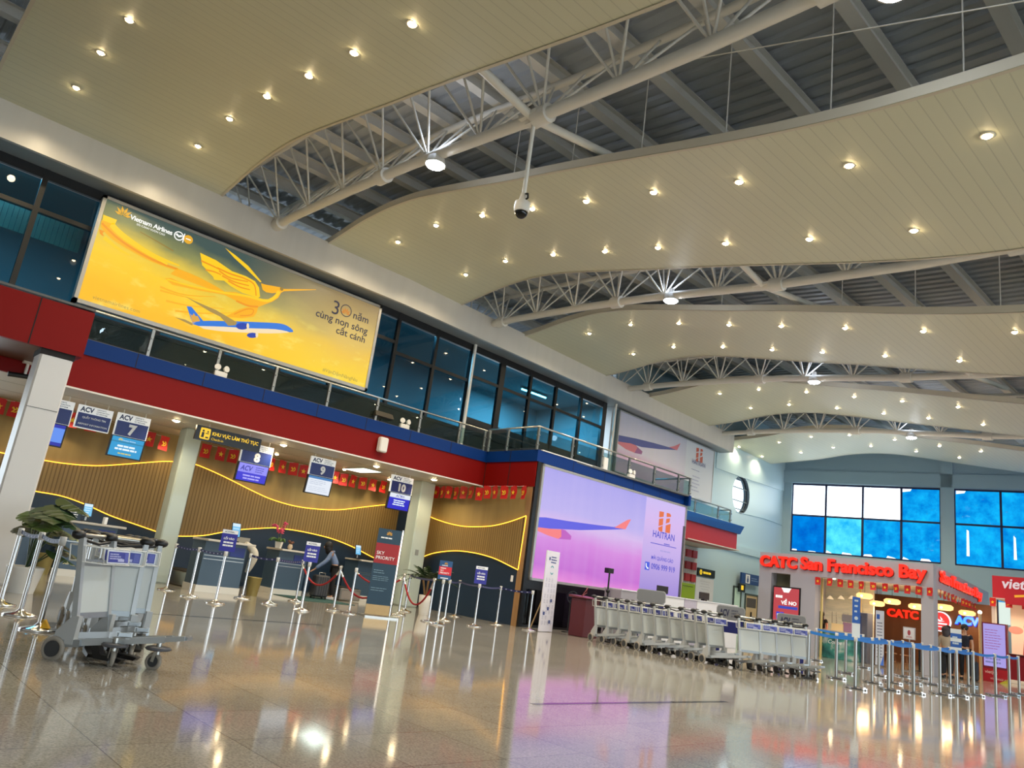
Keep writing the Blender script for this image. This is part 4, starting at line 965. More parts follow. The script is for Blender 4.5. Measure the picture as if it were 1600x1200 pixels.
# ================================================================== hanging counter signs
I_NAVY, I_WHITE, I_WB = mat('print_navy', (16, 44, 118), .35), mat('print_white', (238, 240, 242), .4), mat('print_deep_navy', (14, 30, 84), .35)
def acv_head(b, F, a, c, w, h, k1, ink):
    """company name block: initials and three small lines"""
    b.m(ink); b.text(F, 'ACV', a, c + h * .16, h=h * .66, w=w * .44, bold=.035, d=.022)
    for i, s_ in enumerate(('AIRPORTS', 'CORPORATION', 'OF VIETNAM')): b.text(F, s_, a + w * .52, c + h * (.66 - .26 * i), h=h * .15, w=w * (.3, .42, .36)[i], bold=.01, d=.022)
def counter_sign(label, X, y0, y1, z0, z1, num=None, screen=None, info=False, tilt=0.0):
    t = thing('counter_sign', label, 'counter sign', (X, y0, z0), group='hanging counter signs')
    F = Face((X, y0, z0)); w, h = y1 - y0, z1 - z0; hh = h * .34
    b = MB(); b.panel(F, 0, 0, w, h, -.06, .01); b.build('board', mat('sign_white', (240, 242, 240), .4, em=.16), t)
    b = MB(); b.panel(F, .02, .02, w - .02, h - hh, .01, .018); b.build('number_field', mat('sign_navy', (18, 40, 112) if not info else (34, 48, 84), .35, em=.05), t)
    b = MB(); acv_head(b, F, .04, h - hh, w - .08, hh, 0, 0); b.m(1)
    if info: b.text(F, 'QUẦY THÔNG TIN', w / 2, .22, w=w * .68, al='c', bold=.03, d=.022); b.text(F, 'AIRPORT INFORMATION', w / 2, .08, w=w * .84, al='c', bold=.02, d=.022)
    else: b.text(F, num, w * .52, .055, h=h - hh - .1, al='c', bold=.055, d=.022)
    b.build('lettering', [I_WB, I_WHITE], t)
    b = MB()
    for a in (.12, w - .12): b.cyl((X - .03, y0 + a, z1), (X - .03, y0 + a, 3.84), .012, n=6)
    b.build('hanging_rod', M_STEEL, t)
    if screen:
        sw, sh, kind, dy = screen; a0 = (w - sw) / 2 + dy
        F2 = Face((X + .0, y0 + a0, z0 - sh - .01), (0, 1, 0), (.12, 0, 1))
        b = MB(); b.panel(F2, -.03, -.03, sw + .03, sh + .02, -.07, 0); b.cyl((X - .05, y0 + w / 2, z0), (X - .03, y0 + w / 2, z0 - .1), .03, n=8); s_ = b.build('screen', M_BLACK, t)
        def part(nm, bb, mm): return bb.build(nm, mm, s_)
        if kind == 'blue':
            part('picture', MB().ink(F2, 0, 0, sw, sh, .003), lit('screen_blue', (26, 150, 206)))
            b = MB(); b.m(1); b.ink(F2, 0, sh * .72, sw, sh * .78, .004); b.m(0); b.text(F2, 'Vietnam Airlines', sw * .32, sh * .82, w=sw * .42, d=.006); b.lines(F2, sw * .1, sh * .3, sw * .8, sh * .32, 2, .006, 3, 'c', .6); b.m(2); lotus(b, F2, sw * .26, sh * .82, .07, .006); b.lines(F2, sw * .2, sh * .1, sw * .6, sh * .12, 1, .006, 4, 'c')
            part('screen_text', b, [lit('screen_white', (230, 245, 255)), lit('screen_teal', (20, 120, 160)), lit('screen_gold', (220, 200, 90))])
        elif kind == 'acv':
            b = MB(); b.m(0); b.ink(F2, 0, sh * .48, sw, sh, .003); b.m(1); b.ink(F2, 0, 0, sw, sh * .48, .003); part('picture', b, [lit('screen_lilac', (142, 138, 244)), lit('screen_indigo', (44, 36, 206))])
            b = MB(); b.m(0); b.text(F2, 'ACV', .05, sh * .58, h=sh * .3, w=sw * .42, shear=.2, bold=.02, d=.006); b.lines(F2, sw * .58, sh * .55, sw * .38, sh * .36, 3, .006, 7, fill=.3); b.m(1); b.lines(F2, sw * .08, sh * .06, sw * .84, sh * .34, 2, .006, 8, 'c', .5)
            part('screen_text', b, [lit('screen_ink', (28, 20, 150)), lit('screen_pale', (176, 170, 250))])
        elif kind == 'white':
            b = MB(); b.m(0); b.ink(F2, 0, 0, sw, sh * .86, .003); b.m(1); b.ink(F2, 0, sh * .86, sw, sh, .003); part('picture', b, [lit('screen_paper', (226, 232, 242)), lit('screen_header', (60, 120, 180))])
            b = MB(); b.lines(F2, sw * .08, sh * .5, sw * .84, sh * .3, 3, .006, 9, fill=.3); b.lines(F2, sw * .08, sh * .12, sw * .84, sh * .3, 3, .006, 10, fill=.2); part('screen_text', b, lit('screen_grey', (176, 186, 206)))
        elif kind == 'ten':
            b = MB(); b.m(0); b.ink(F2, 0, sh * .72, sw, sh, .003); b.m(1); b.ink(F2, 0, 0, sw, sh * .72, .003); part('picture', b, [lit('screen_paper', (226, 232, 242)), lit('screen_royal', (24, 30, 196))])
            b = MB(); b.m(0); b.text(F2, 'ACV', sw * .28, sh * .77, h=sh * .17, shear=.2, bold=.02, d=.006); b.lines(F2, sw * .52, sh * .78, sw * .24, sh * .14, 2, .006, 11); b.m(1); b.lines(F2, sw * .16, sh * .22, sw * .68, sh * .4, 3, .006, 12, 'c', .55)
            part('screen_text', b, [lit('screen_ink2', (70, 80, 170)), lit('screen_white', (230, 245, 255))])
        else:
            b = MB(); b.m(1); b.ink(F2, 0, 0, sw, sh, .003); b.m(0); b.ink(F2, 0, sh * .16, sw, sh * .84, .004); part('picture', b, [lit('screen_sky', (92, 140, 236)), lit('screen_royal2', (16, 26, 160))])
            b = MB(); b.lines(F2, sw * .1, sh * .3, sw * .8, sh * .4, 3, .006, 13, fill=.2); part('screen_text', b, lit('screen_mid', (70, 110, 200)))
XS = -18.9
def sgn(px0, px1, X=XS):
    a, c = PX(*px0, X), PX(*px1, X); return a.y, c.y, min(a.z, c.z), max(a.z, c.z)
y0 = PX(117.7, 630, XS).y
counter_sign('white and navy counter sign half hidden behind the white column, with blue screen below', XS, y0 - .78, y0, 3.18, 3.72, '6', (.62, .46, 'plain', .02))
y0, y1 = PX(122, 640, XS).y, PX(176, 650, XS).y
counter_sign('airport information board between signs 6 and 7', XS, y0, y1, 3.2, 3.72, info=True)
y0, y1 = PX(184, 650, XS).y, PX(235, 660, XS).y
counter_sign('counter sign 7 with a light blue airline screen below', XS, y0, y1, 3.2, 3.74, '7', (.7, .44, 'blue', -.02))
y0, y1 = PX(375, 715, XS).y, PX(423, 725, XS).y
counter_sign('counter sign 8 with a lilac screen, partly behind the black check-in sign', XS, y0, y1, 3.2, 3.72, '8', (y1 - y0 - .06, .44, 'acv', -.03))
y0, y1 = PX(484, 730, XS).y, PX(522, 738, XS).y
counter_sign('counter sign 9 with a white screen below', XS, y0, y1, 3.24, 3.76, '9', (y1 - y0 - .04, .46, 'white', -.02))
y0, y1 = PX(611, 755, XS).y, PX(644, 763, XS).y
counter_sign('counter sign 10 with a royal blue screen, left of the pale column', XS, y0, y1, 3.24, 3.76, '10', (y1 - y0 - .04, .46, 'ten', -.02))
# black check-in sign
X = -18.0; y0, y1 = PX(306, 675, X).y, PX(407, 697, X).y; z1, z0 = PX(308, 663, X).z, PX(302, 685, X).z
t = thing('direction_sign', 'black hanging check-in sign with yellow writing and pictogram', 'sign', (X, y0, z0)); F = Face((X, y0, z0)); w, h = y1 - y0, z1 - z0
MB().panel(F, 0, 0, w, h, -.08, 0).build('board', mat('sign_black', (8, 8, 9), .3), t)
b = MB(); yel = lit('sign_yellow', (255, 206, 40)); b.shape(F, sp2([(.1, .07), (.1, h - .07), (.13, h - .04), (.3, h - .04), (.34, h - .07), (.34, .07), (.3, .04), (.13, .04), (.1, .07)], 2)[::-1], .003)
b.text(F, 'KHU VỰC LÀM THỦ TỤC', .39, h * .42, w=w - .46, h=h * .4, bold=.03, d=.005); b.text(F, 'Check-in', .39, h * .16, h=h * .17, d=.005); b.build('lettering', yel, t)
b = MB(); b.disc(F, .17, h * .68, .026, .006); b.shape(F, [(.14, h * .3), (.2, h * .3), (.2, h * .58), (.14, h * .58)], .006); b.shape(F, [(.13, h * .22), (.2, h * .22), (.2, h * .3), (.13, h * .3)], .006); b.shape(F, [(.23, h * .5), (.31, h * .5), (.31, h * .56), (.23, h * .56)], .006); b.disc(F, .28, h * .66, .022, .006); b.ink(F, .24, h * .2, .31, h * .3, .006); b.build('pictogram', bpy.data.materials['sign_black'], t)
b = MB(); [b.cyl((X - .04, y0 + a, z1), (X - .04, y0 + a, 3.84), .012, n=6) for a in (.3, w - .3)]; b.build('hanging_rod', M_STEEL, t)
# ================================================================== red flag strings
M_FLAG = mat('flag_red', (196, 22, 20), .6); M_FLY = mat('flag_yellow', (236, 190, 40), .6)
def flagmesh(kind, w=.27, h=.38):
    b = MB(); n = 4
    F = Face((0, 0, 0))
    vs = [(.02 * math.sin(i * 1.6 + j), -w / 2 + w * j / 2, -h * i / n) for i in range(n + 1) for j in range(3)]
    b.add(vs, [(3 * i + j, 3 * i + j + 1, 3 * i + j + 4, 3 * i + j + 3) for i in range(n) for j in range(2)], True)
    b.m(1)
    for sgn_ in (1, -1):
        Fq = Face((.022 * sgn_, 0, -h * .52), (0, sgn_, 0))
        if kind == 'star': b.shape(Fq, [((.085 if i % 2 == 0 else .035) * math.sin(i * pi / 5), (.085 if i % 2 == 0 else .035) * math.cos(i * pi / 5)) for i in range(10)][::-1], 0)
        else: b.ringd(Fq, 0, 0, .045, .07, 0, 12, 1, -2.4, 1.4); b.curve(Fq, [(-.06, -.07), (.05, .05)], .022, .001); b.curve(Fq, [(-.06, .05), (-.01, .0)], .04, .001)
    return b
_fl = {}
for kd in ('star', 'sickle'):
    o = flagmesh(kd).build('flag_source_' + kd, [M_FLAG, M_FLY]); _fl[kd] = o.data; bpy.data.objects.remove(o)
def bunting(label, pts, rz, k0=0, scale=1.0):
    t = thing('flag_bunting', label, 'bunting', pts[0], group='strings of small red flags')
    line = []
    for i, p in enumerate(pts):
        line.append(p)
        if i < len(pts) - 1: q = pts[i + 1]; line.append(((p[0] + q[0]) / 2, (p[1] + q[1]) / 2, (p[2] + q[2]) / 2 - .02))
    MB().tube(line, .006, 5).build('string', mat('string_white', (200, 190, 180), .7), t)
    q = random.Random(len(pts) + k0)
    for i, p in enumerate(pts):
        o = bpy.data.objects.new('pennant', _fl['star' if (i + k0) % 2 else 'sickle']); COL.objects.link(o); o.parent = t
        o.location = V(p) - V(pts[0]); o.rotation_euler = (q.uniform(-.06, .06), q.uniform(-.1, .1), rz + q.uniform(-.35, .35)); o.scale = (scale,) * 3
XF = XB + .45
def fl(pts, X): 
    r_ = []
    for x, y in pts: p = PX(x, y, X); r_.append((p.x, p.y, min(3.82, p.z)))
    return r_
bunting('string of red flags along the oak wall left of the green column', fl([(2, 622), (28, 628), (118, 645), (147, 652), (236, 675), (259, 682)], XF), 0, 1)
bunting('string of red flags along the oak wall between the two green columns', fl([(x / 4.21 + 280, y / 4.21 + 640 - 8) for x, y in ((185, 262), (282, 282), (365, 297), (480, 322), (610, 350), (685, 368), (757, 383), (825, 398), (940, 420), (1030, 440), (1090, 455), (1153, 467), (1213, 480), (1280, 492), (1350, 505), (1470, 525))], XF), 0, 0)
YF = YS - .25; ps = []
for x, y in ((683, 760), (693, 760), (703, 760), (714, 761), (726, 760), (738, 760), (750, 762), (762, 759), (774, 759), (789, 759), (804, 759), (820, 759)):
    p = PY(x, y, YF); ps.append((p.x, YF, min(3.8, p.z)))
bunting('string of red flags along the short side wall by the pink lightbox', ps, -pi / 2, 1)
# ================================================================== check-in counters
M_CTR = mat('slate_blue_laminate', (62, 84, 104), .4); M_TOP = mat('stone_worktop', (196, 190, 178), .35); M_KICK = mat('white_kick', (218, 216, 208), .45); M_CTRS = mat('slate_side', (44, 58, 72), .4)
def counter(label, X, y0, y1, dep=.75, h=1.2, cab=True):
    t = thing('check_in_counter', label, 'counter', (X, y0, 0), group='check-in counters')
    b = MB(); b.box((X - dep, y0, .14), (X, y1, h - .05)); b.build('body', M_CTR, t)
    MB().box((X - dep - .02, y0 - .02, 0), (X + .015, y1 + .02, .15)).build('kick_base', M_KICK, t)
    MB().bbox((X - dep, y0 - .04, h - .05), (X + .2, y1 + .12, h), .01).build('worktop', M_TOP, t)
    b = MB()
    for z in (h - .38, h - .46): b.box((X, y0 + .02, z), (X + .006, y1 - .02, z + .012))
    b.build('metal_inlay', M_STAIN, t)
    b = MB(); b.box((X, y1 - .4, h - .34), (X + .012, y1 - .04, h - .12)); b.build('notice_plate', mat('notice_blue', (26, 48, 128), .4), t)
    if cab: b = MB(); b.box((X - dep - 1.5, y0 - .9, .15), (X - dep - .7, y0 - .02, h - .1)); b.build('side_cabinet', M_CTRS, t)
    if cab: MB().box((X - dep - .8, y0 - .72, h - .12), (X - dep - .76, y0 - .2, h + .16)).build('monitor_back', mat('warm_grey', (168, 166, 158), .5), t)
    return t
counter('slate blue counter 7 behind the nested trolleys', -19.0, 4.55, 5.65)
counter('slate blue counter 8 beside the pale green column', -17.9, 7.28, 8.3, cab=False)
counter('slate blue counter 9 with the pink orchid', -19.45, 9.95, 10.8)
counter('slate blue counter behind the dark airline banner stand', -20.2, 12.95, 13.9, cab=False)
tag(MB().box((-19.9, 3.3, 0), (-19.4, 4.2, 1.0)).build('low_cabinet', M_CTR), 'slate blue low cabinet left of counter 7', 'cabinet')
def conveyor(label, x0, x1, y0, y1, h=.34):
    t = thing('baggage_conveyor', label, 'conveyor', (x0, y0, 0), group='baggage scales between counters')
    MB().bbox((x0, y0, .02), (x1, y1, h), .015).build('steel_housing', M_STAIN, t); MB().box((x0, y0 + .06, h), (x1 - .04, y1 - .06, h + .02)).build('belt', mat('belt_rubber', (22, 22, 22), .7), t)
    MB().box((x1, y0 + .05, .06), (x1 + .01, y1 - .05, h - .06)).build('front_plate', mat('front_steel', (180, 172, 164), .35, metal=.7), t)
conveyor('steel baggage scale between the green column and counter 8', -21.2, -19.0, 6.0 + 1.42, 6.7 + 1.5)
conveyor('steel baggage scale right of the woman at counter 9', -21.2, -19.4, 12.0, 12.7)
conveyor('steel baggage scale left of counter 7', -21.2, -19.6, 2.6, 3.3)
def tablet(label, x, y, z, rz=.0, w=.2, h=.3):
    t = thing('counter_tablet', label, 'tablet', (x, y, z), group='tablets on the counters')
    MB().cbox((x, y, z + .015), (.16, .16, .03)).build('foot', M_BLACK, t); MB().cyl((x - .02, y, z + .02), (x - .02, y, z + .16), .02, n=8).build('stand', M_STAIN, t)
    F = Face((x + .02, y - w / 2, z + .12), (0, 1, 0), (-.25, 0, 1)); MB().panel(F, 0, 0, w, h, -.03, 0).build('case', M_BLACK, t)
    b = MB(); b.m(0); b.ink(F, .012, .012, w - .012, h - .012, .002); b.m(1); b.ink(F, .012, h * .74, w - .012, h - .012, .003); b.lines(F, .03, .06, w - .06, h * .5, 3, .003, 2, fill=.4); b.build('display', [lit('tablet_blue', (106, 190, 236)), lit('tablet_pale', (206, 232, 246))], t)
def ptab(px, X): p = PX(px, 800, X); return p.y
tablet('lit tablet on counter 7', -19.1, ptab(137, -19.1), 1.2); tablet('bright lit tablet on counter 8', -18.0, ptab(376, -18.0), 1.2, w=.22, h=.34); tablet('lit tablet on the counter behind the dark banner stand', -20.2, ptab(571, -20.2), 1.2)
b = MB(); b.box((-21.66, 3.8, 1.65), (-21.64, 4.3, 2.05)); F = Face((-21.63, 3.8, 1.65)); b.m(1); b.lines(F, .04, .04, .42, .32, 4, .004, 3, fill=.6)
tag(b.build('wall_notice', [mat('notice_paper', (206, 190, 186), .6), mat('notice_red', (150, 70, 66), .6)]), 'small reddish notice sheet on the navy wall by the white column', 'notice')
b = MB(); F = Face((-19.05, ptab(118, -19.05) - .14, 1.22)); b.panel(F, 0, 0, .26, .26, -.01, 0); b.m(1); b.lines(F, .03, .03, .2, .2, 4, .003, 5, fill=.4)
tag(b.build('counter_notice', [mat('notice_navy', (30, 50, 66), .5), I_WHITE]), 'small dark notice plate standing on counter 7', 'notice')
tag(MB().bbox((-19.25, 5.35, 1.2), (-19.1, 5.42, 1.36), .01).build('card_reader', I_WHITE), 'little white device standing on counter 7 beside the tablet', 'device')
# orchid pot on counter 9
def orchid(x, y, z):
    t = thing('orchid_pot', 'pink orchid in a square white pot on counter 9', 'potted orchid', (x, y, z))
    MB().lathe((x, y, z), [(.09, 0), (.12, .16), (.115, .17), (.1, .15)], 4, False).build('pot', M_WHITE, t)
    q = random.Random(5); lf = MB(); st = MB(); fw = MB()
    for k in range(7):
        a = q.uniform(0, 6.28); L = q.uniform(.12, .2); m_ = (x + L * math.cos(a), y + L * math.sin(a), z + .24); e = (x + 1.6 * L * math.cos(a), y + 1.6 * L * math.sin(a), z + .17)
        P = smoothpts([(x, y, z + .15), m_, e], 4); lf.tube(P, [.012 + .025 * math.sin(pi * i / (len(P) - 1)) for i in range(len(P))], 6)
    for k in range(3):
        dx, dy = q.uniform(-.12, .12), q.uniform(-.18, .12); P = smoothpts([(x, y, z + .15), (x + dx * .5, y + dy * .5, z + .4), (x + dx, y + dy, z + .5 + .08 * k), (x + dx * 1.5, y + dy * 1.6, z + .46 + .1 * k)], 5); st.tube(P, .006, 5)
        for i in range(5, len(P)):
            for s_ in range(5):
                an = s_ * 1.257; fw.ball((P[i].x + .028 * math.cos(an), P[i].y + .028 * math.sin(an), P[i].z + .008 * s_), .022, 6, (1, 1, .6))
    lf.build('leaves', mat('leaf_green', (48, 84, 34), .5), t); st.build('flower_stem', mat('stem_green', (84, 96, 50), .5), t); fw.build('blossoms', mat('orchid_pink', (206, 70, 104), .6), t)
yo = ptab(446, -19.6); orchid(-19.6, yo, 1.2)
t = thing('small_vase', 'small cream vase with dried stems beside the orchid on counter 9', 'vase', (-19.55, yo + .32, 1.2)); MB().lathe((-19.55, yo + .32, 1.2), [(.04, 0), (.07, .06), (.05, .13), (.035, .15)], 12).build('vase_body', mat('cream_ceramic', (196, 176, 150), .4), t)
b = MB(); [b.ball((-19.55 + .04 * math.cos(k), yo + .32 + .06 * math.sin(k * 2.1), 1.38 + .02 * (k % 3)), .035, 6) for k in range(7)]; b.build('dried_flowers', mat('dried_brown', (96, 62, 50), .7), t)
def bin_(label, x, y, h=.44):
    t = thing('waste_bin', label, 'bin', (x, y, 0), group='golden waste bins')
    MB().lathe((x, y, 0), [(.13, 0), (.17, h - .02), (.18, h), (.165, h), (.16, h - .03)], 18).build('bucket', mat('brass_mesh', (150, 136, 84), .4, metal=.5), t)
    MB().lathe((x, y, h - .06), [(.01, 0), (.15, .02), (.15, .03)], 14).build('bin_liner', M_BLACK, t)
bin_('golden waste bin on the floor left of the nested trolleys', -19.0, 4.36); bin_('golden waste bin between counters 8 and 9', -18.1, 8.75)
t = thing('draped_cloth', 'pale cloth or bag hung at the right end of counter 8', 'cloth', (-18.3, 8.62, .5)); b = MB(); P = smoothpts([(-18.25, 8.4, 1.205), (-18.3, 8.6, 1.1), (-18.25, 8.68, .95), (-18.27, 8.64, .7), (-18.3, 8.6, .52)], 4); b.tube(P, [.05 + .06 * math.sin(pi * i / (len(P) - 1)) for i in range(len(P))], 8); b.build('cloth', mat('pale_cloth', (196, 190, 176), .8), t)
t = thing('stool_chair', 'dark office chair behind counter 9', 'chair', (-20.8, 11.2, 0)); MB().cyl((-20.8, 11.2, .05), (-20.8, 11.2, .45), .03, n=8).build('stem', M_STAIN, t); MB().bbox((-21.05, 10.95, .45), (-20.55, 11.45, .53), .03).build('seat', M_BLACK, t); MB().bbox((-21.08, 10.97, .6), (-21.02, 11.43, 1.1), .02).build('backrest', M_BLACK, t); b = MB(); [b.bar((-20.8, 11.2, .05), (-20.8 + .25 * math.cos(a), 11.2 + .25 * math.sin(a), .03), .04, .04) for a in (0, 1.26, 2.5, 3.8, 5.0)]; b.build('foot_star', M_BLACK, t)
tag(MB().box((-19.75, 10.0, 0), (-17.9, 11.6, .012)).build('floor_mat', mat('green_mat', (22, 70, 70), .8)), 'flat dark green mat on the floor before counter 9', 'mat')
# glass tank display seen on the green column
tag(MB().bbox((-19.42, 14.4, 1.55), (-19.385, 14.52, 1.72), .005).build('wall_switch', mat('switch_grey', (150, 154, 150), .5)), 'grey switch box on the pale column beside the palm', 'switch')
tag(MB().bbox((-15.75, YS - .02, 1.15), (-15.66, YS, 1.32), .005).build('wall_switch', I_WHITE), 'small white switch on the navy side wall by the oak post', 'switch')
# ================================================================== queue posts, belts and ropes
M_BELT = NT('navy_belt', c=(20, 28, 84), rough=.6).m
M_BELTB = mat('sky_belt', (40, 120, 206), .5); M_ROPE = mat('red_velvet', (150, 16, 26), .75); M_HEAD = mat('grey_head', (206, 206, 204), .35)
def post(label, x, y, group, round_=True, h=1.0, head=True):
    t = thing('queue_post', label, 'queue post', (x, y, 0), group=group)
    if round_:
        MB().lathe((x, y, 0), [(.185, 0), (.19, .012), (.17, .026), (.06, .045), (.035, .07), (.026, .08)], 28).build('base', M_CHROME, t)
        MB().cyl((x, y, .05), (x, y, h - .09), .026, n=14).build('pole', M_CHROME, t)
    else:
        b = MB(); b.cbox((x, y, .012), (.36, .36, .024), .5); b.build('base', mat('dark_base', (60, 62, 66), .3), t)
        for k in range(4): a = .5 + pi / 4 + k * pi / 2; MB().cbox((x + .2 * math.cos(a), y + .2 * math.sin(a), .024), (.12, .07, .035), a + pi / 2).build('corner_cap', M_CHROME, t)
        MB().bbox((x - .03, y - .03, .02), (x + .03, y + .03, h - .08), .012).build('pole', M_STAIN, t)
    if head: MB().lathe((x, y, h - .1), [(.028, 0), (.036, .005), (.036, .095), (.03, .1)], 16).build('belt_head', M_HEAD, t)
    else: MB().lathe((x, y, h - .1), [(.03, 0), (.034, .02), (.03, .05), (.045, .06), (.048, .075), (.03, .1), (.006, .108)], 16).build('ball_top', M_CHROME, t)
    return t
def belt(t, p, q, m, marks=True, h=.955, w=.05):
    p, q = V((p[0], p[1], h)), V((q[0], q[1], h)); d = (q - p); L = d.length; d.normalize(); b = MB(); n = 10
    pts = [p + d * (L * i / n) + V((0, 0, -.03 * math.sin(pi * i / n))) for i in range(n + 1)]
    for a, c in zip(pts[:-1], pts[1:]): b.bar(a, c, .003, w, up=(0, 0, 1))
    bo = b.build('belt', m, t)
    if marks:
        b = MB(); nn = V((-d.y, d.x, 0)) * .003
        k = int(L / .16)
        for i in range(1, k):
            c = p + d * (L * i / k) + V((0, 0, -.03 * math.sin(pi * i / k)))
            for s in (1, -1): b.hexa([c - d * .025 + nn * s * .6 - V((0, 0, .012)), c + d * .025 + nn * s * .6 - V((0, 0, .012)), c + d * .025 + nn * s - V((0, 0, .012)), c - d * .025 + nn * s - V((0, 0, .012)),
                                      c - d * .025 + nn * s * .6 + V((0, 0, .01)), c + d * .025 + nn * s * .6 + V((0, 0, .01)), c + d * .025 + nn * s + V((0, 0, .01)), c - d * .025 + nn * s + V((0, 0, .01))])
        b.build('belt_print', mat('belt_white', (150, 156, 186), .6), bo)
def rope(t, p, q, sag, h=.9):
    pts = [(p[0] + (q[0] - p[0]) * i / 14, p[1] + (q[1] - p[1]) * i / 14, h - sag * (1 - (2 * i / 14 - 1) ** 2)) for i in range(15)]
    r_ = MB().tube(pts, .022, 8).build('rope', M_ROPE, t)
    b = MB(); b.cyl(pts[0], pts[1], .026, n=8); b.cyl(pts[-1], pts[-2], .026, n=8); b.build('rope_end', M_CHROME, r_)
I_BLUE = mat('print_royal', (32, 32, 140), .4, em=.05)
def entry_sign(t, x, y, uz, kind='entry', h=1.0, w=.3, hh=.42):
    u = V((math.cos(uz), math.sin(uz), 0)); F = Face(V((x, y, h)) - u * (w / 2), u)
    MB().panel(F, 0, 0, w, hh, -.012, .0).build('sign_plate', I_BLUE if kind == 'entry' else mat('teal_blue', (28, 78, 128), .4, em=.04), t)
    b = MB(); b.m(0)
    if kind == 'entry':
        b.ink(F, .004, hh * .82, w - .004, hh - .004, .003); b.m(1); b.text(F, 'ACV', w * .14, hh * .86, h=hh * .08, bold=.02, d=.005); b.lines(F, w * .46, hh * .86, w * .36, hh * .08, 2, .005, 3)
        b.m(0); b.text(F, 'LỐI VÀO', w / 2, hh * .54, w=w * .66, al='c', bold=.03, d=.005); b.lines(F, w * .14, hh * .2, w * .72, hh * .28, 2, .005, 5, 'c', .55)
    else:
        b.m(2); b.ink(F, .004, hh * .24, w - .004, hh * .68, .003); b.m(0); b.lines(F, w * .12, hh * .56, w * .6, hh * .07, 1, .005, 4, fill=.7); b.text(F, 'SKY', w * .12, hh * .43, h=hh * .08, bold=.02, d=.005); b.text(F, 'PRIORITY', w * .12, hh * .3, h=hh * .09, bold=.02, d=.005)
        b.m(3); lotus(b, F, w / 2, hh * .8, .06, .005); b.m(0); b.lines(F, w * .2, hh * .72, w * .6, hh * .05, 1, .005, 7, fill=.7); b.ink(F, w * .2, hh * .05, w * .8, hh * .1, .005)
    b.build('lettering', [I_WHITE, I_WB, mat('print_red', (206, 30, 44), .4, em=.04), mat('print_gold', (214, 160, 50), .4)], t)
GA = 'chrome queue posts at the check-in counters'
L = {}
spec = dict(a=((-12.03, 2.39), 'farthest left, cut by the edge'), b=((-10.91, 2.4), 'before the monstera, middle of its three'), c=((-9.62, 2.33), 'right beside the nested luggage trolleys'),
 d=((-17.46, 6.47), 'at the foot of the pale green column'), e=((-16.1, 6.45), 'before the steel scale left of counter 8'), f=((-14.95, 6.52), 'carrying an entry sign before counter 8'),
 g=((-16.83, 7.93), 'before the right end of counter 8'), h=((-15.92, 8.14), 'before counter 9, no sign on top'), i=((-17.4, 9.57), 'behind the entry sign before counter 9'),
 j=((-14.9, 8.36), 'carrying an entry sign before counter 9'), k=((-15.6, 9.56), 'with two red ropes before the bending woman'), l=((-15.1, 9.66), 'close to the left side of the dark banner stand'),
 m=((-15.87, 11.57), 'with red rope right of the dark banner stand'), n=((-17.27, 12.78), 'before the pot of the palm, holding navy belt'), o=((-14.6, 11.53), 'with rope end beside the small priority sign'),
 p=((-14.02, 11.34), 'carrying the small blue and red priority sign'), q=((-15.36, 12.63), 'just right of the small priority sign'), r=((-16.99, 14.34), 'nearest the navy side wall'),
 s=((-14.27, 12.68), 'carrying an entry sign before the navy side wall'), t=((-15.38, 14.44), 'between the entry sign and the oak post'), u=((-14.36, 14.64), 'beside the white leaning standee'))
for kk, ((x, y), w_) in spec.items():
    L[kk] = post('chrome queue post ' + w_, x, y, GA, head=kk not in 'kmo')
def lb(a, c, **k): belt(L[a], spec[a][0], spec[c][0], M_BELT, **k)
for a, c in ('ab', 'bc', 'de', 'ef', 'gh', 'hi', 'no', 'qr', 'rs', 'st', 'tu'): lb(a, c)
entry_sign(L['f'], *spec['f'][0], 1.15); entry_sign(L['j'], *spec['j'][0], 1.15); entry_sign(L['s'], *spec['s'][0], 1.0); entry_sign(L['p'], *spec['p'][0], 1.0, 'sky')
rope(L['k'], spec['i'][0], spec['k'][0], .42); rope(L['l'], spec['k'][0], (-15.0, 10.6), .55); rope(L['m'], (-16.6, 10.6), spec['m'][0], .25); rope(L['o'], spec['m'][0], spec['o'][0], .58)
MB().prism([(-9.62 + .11, 2.33 - .02, .04), (-9.62 + .15, 2.33 + .06, .04), (-9.62 + .05, 2.33 + .02, .12)], (-.05, .03, 0)).build('yellow_tag', mat('tag_yellow', (220, 170, 30), .5), L['c'])
GB = 'steel queue posts before the coffee shop'
R1 = [(-7.85, 16.61), (-6.73, 16.31), (-6.62, 17.72), (-6.29, 18.2), (-6.16, 19.41), (-5.97, 19.9), (-6.06, 21.4), (-5.94, 22.7), (-6.05, 24.34), (-6.13, 25.58)]
R2 = [(-7.96, 18.24), (-7.46, 19.0), (-7.53, 20.39), (-7.51, 21.66), (-7.42, 22.7), (-7.33, 23.9), (-7.29, 25.29)]
R3 = [(-8.86, 20.86), (-8.63, 22.42), (-8.69, 24.3), (-8.43, 25.1)]
R4 = [(-11.47, 24.77), (-10.21, 25.29)]; R5 = [(-10.9, 20.2), (-10.55, 20.35), (-10.1, 20.6)]
for row, nm in ((R1, 'front row'), (R2, 'second row'), (R3, 'third row'), (R4, 'row nearest the coffee shop'), (R5, 'short row behind the luggage trolleys')):
    ts = []
    for i, (x, y) in enumerate(row):
        tl_ = 'steel queue post, %s from the left in the %s' % (ORD[i], nm)
        if row is R1 and i == 1: tl_ = 'steel queue post carrying a tall blue sign before the coffee shop'
        if row is R1 and i == 5: tl_ = 'steel queue post carrying a white and blue sign before the man'
        ts.append(post(tl_, x, y, GB, False))
    for i in range(len(row) - 1): belt(ts[i], row[i], row[i + 1], M_BELTB, False, w=.06)
    if row is R1: T1 = ts
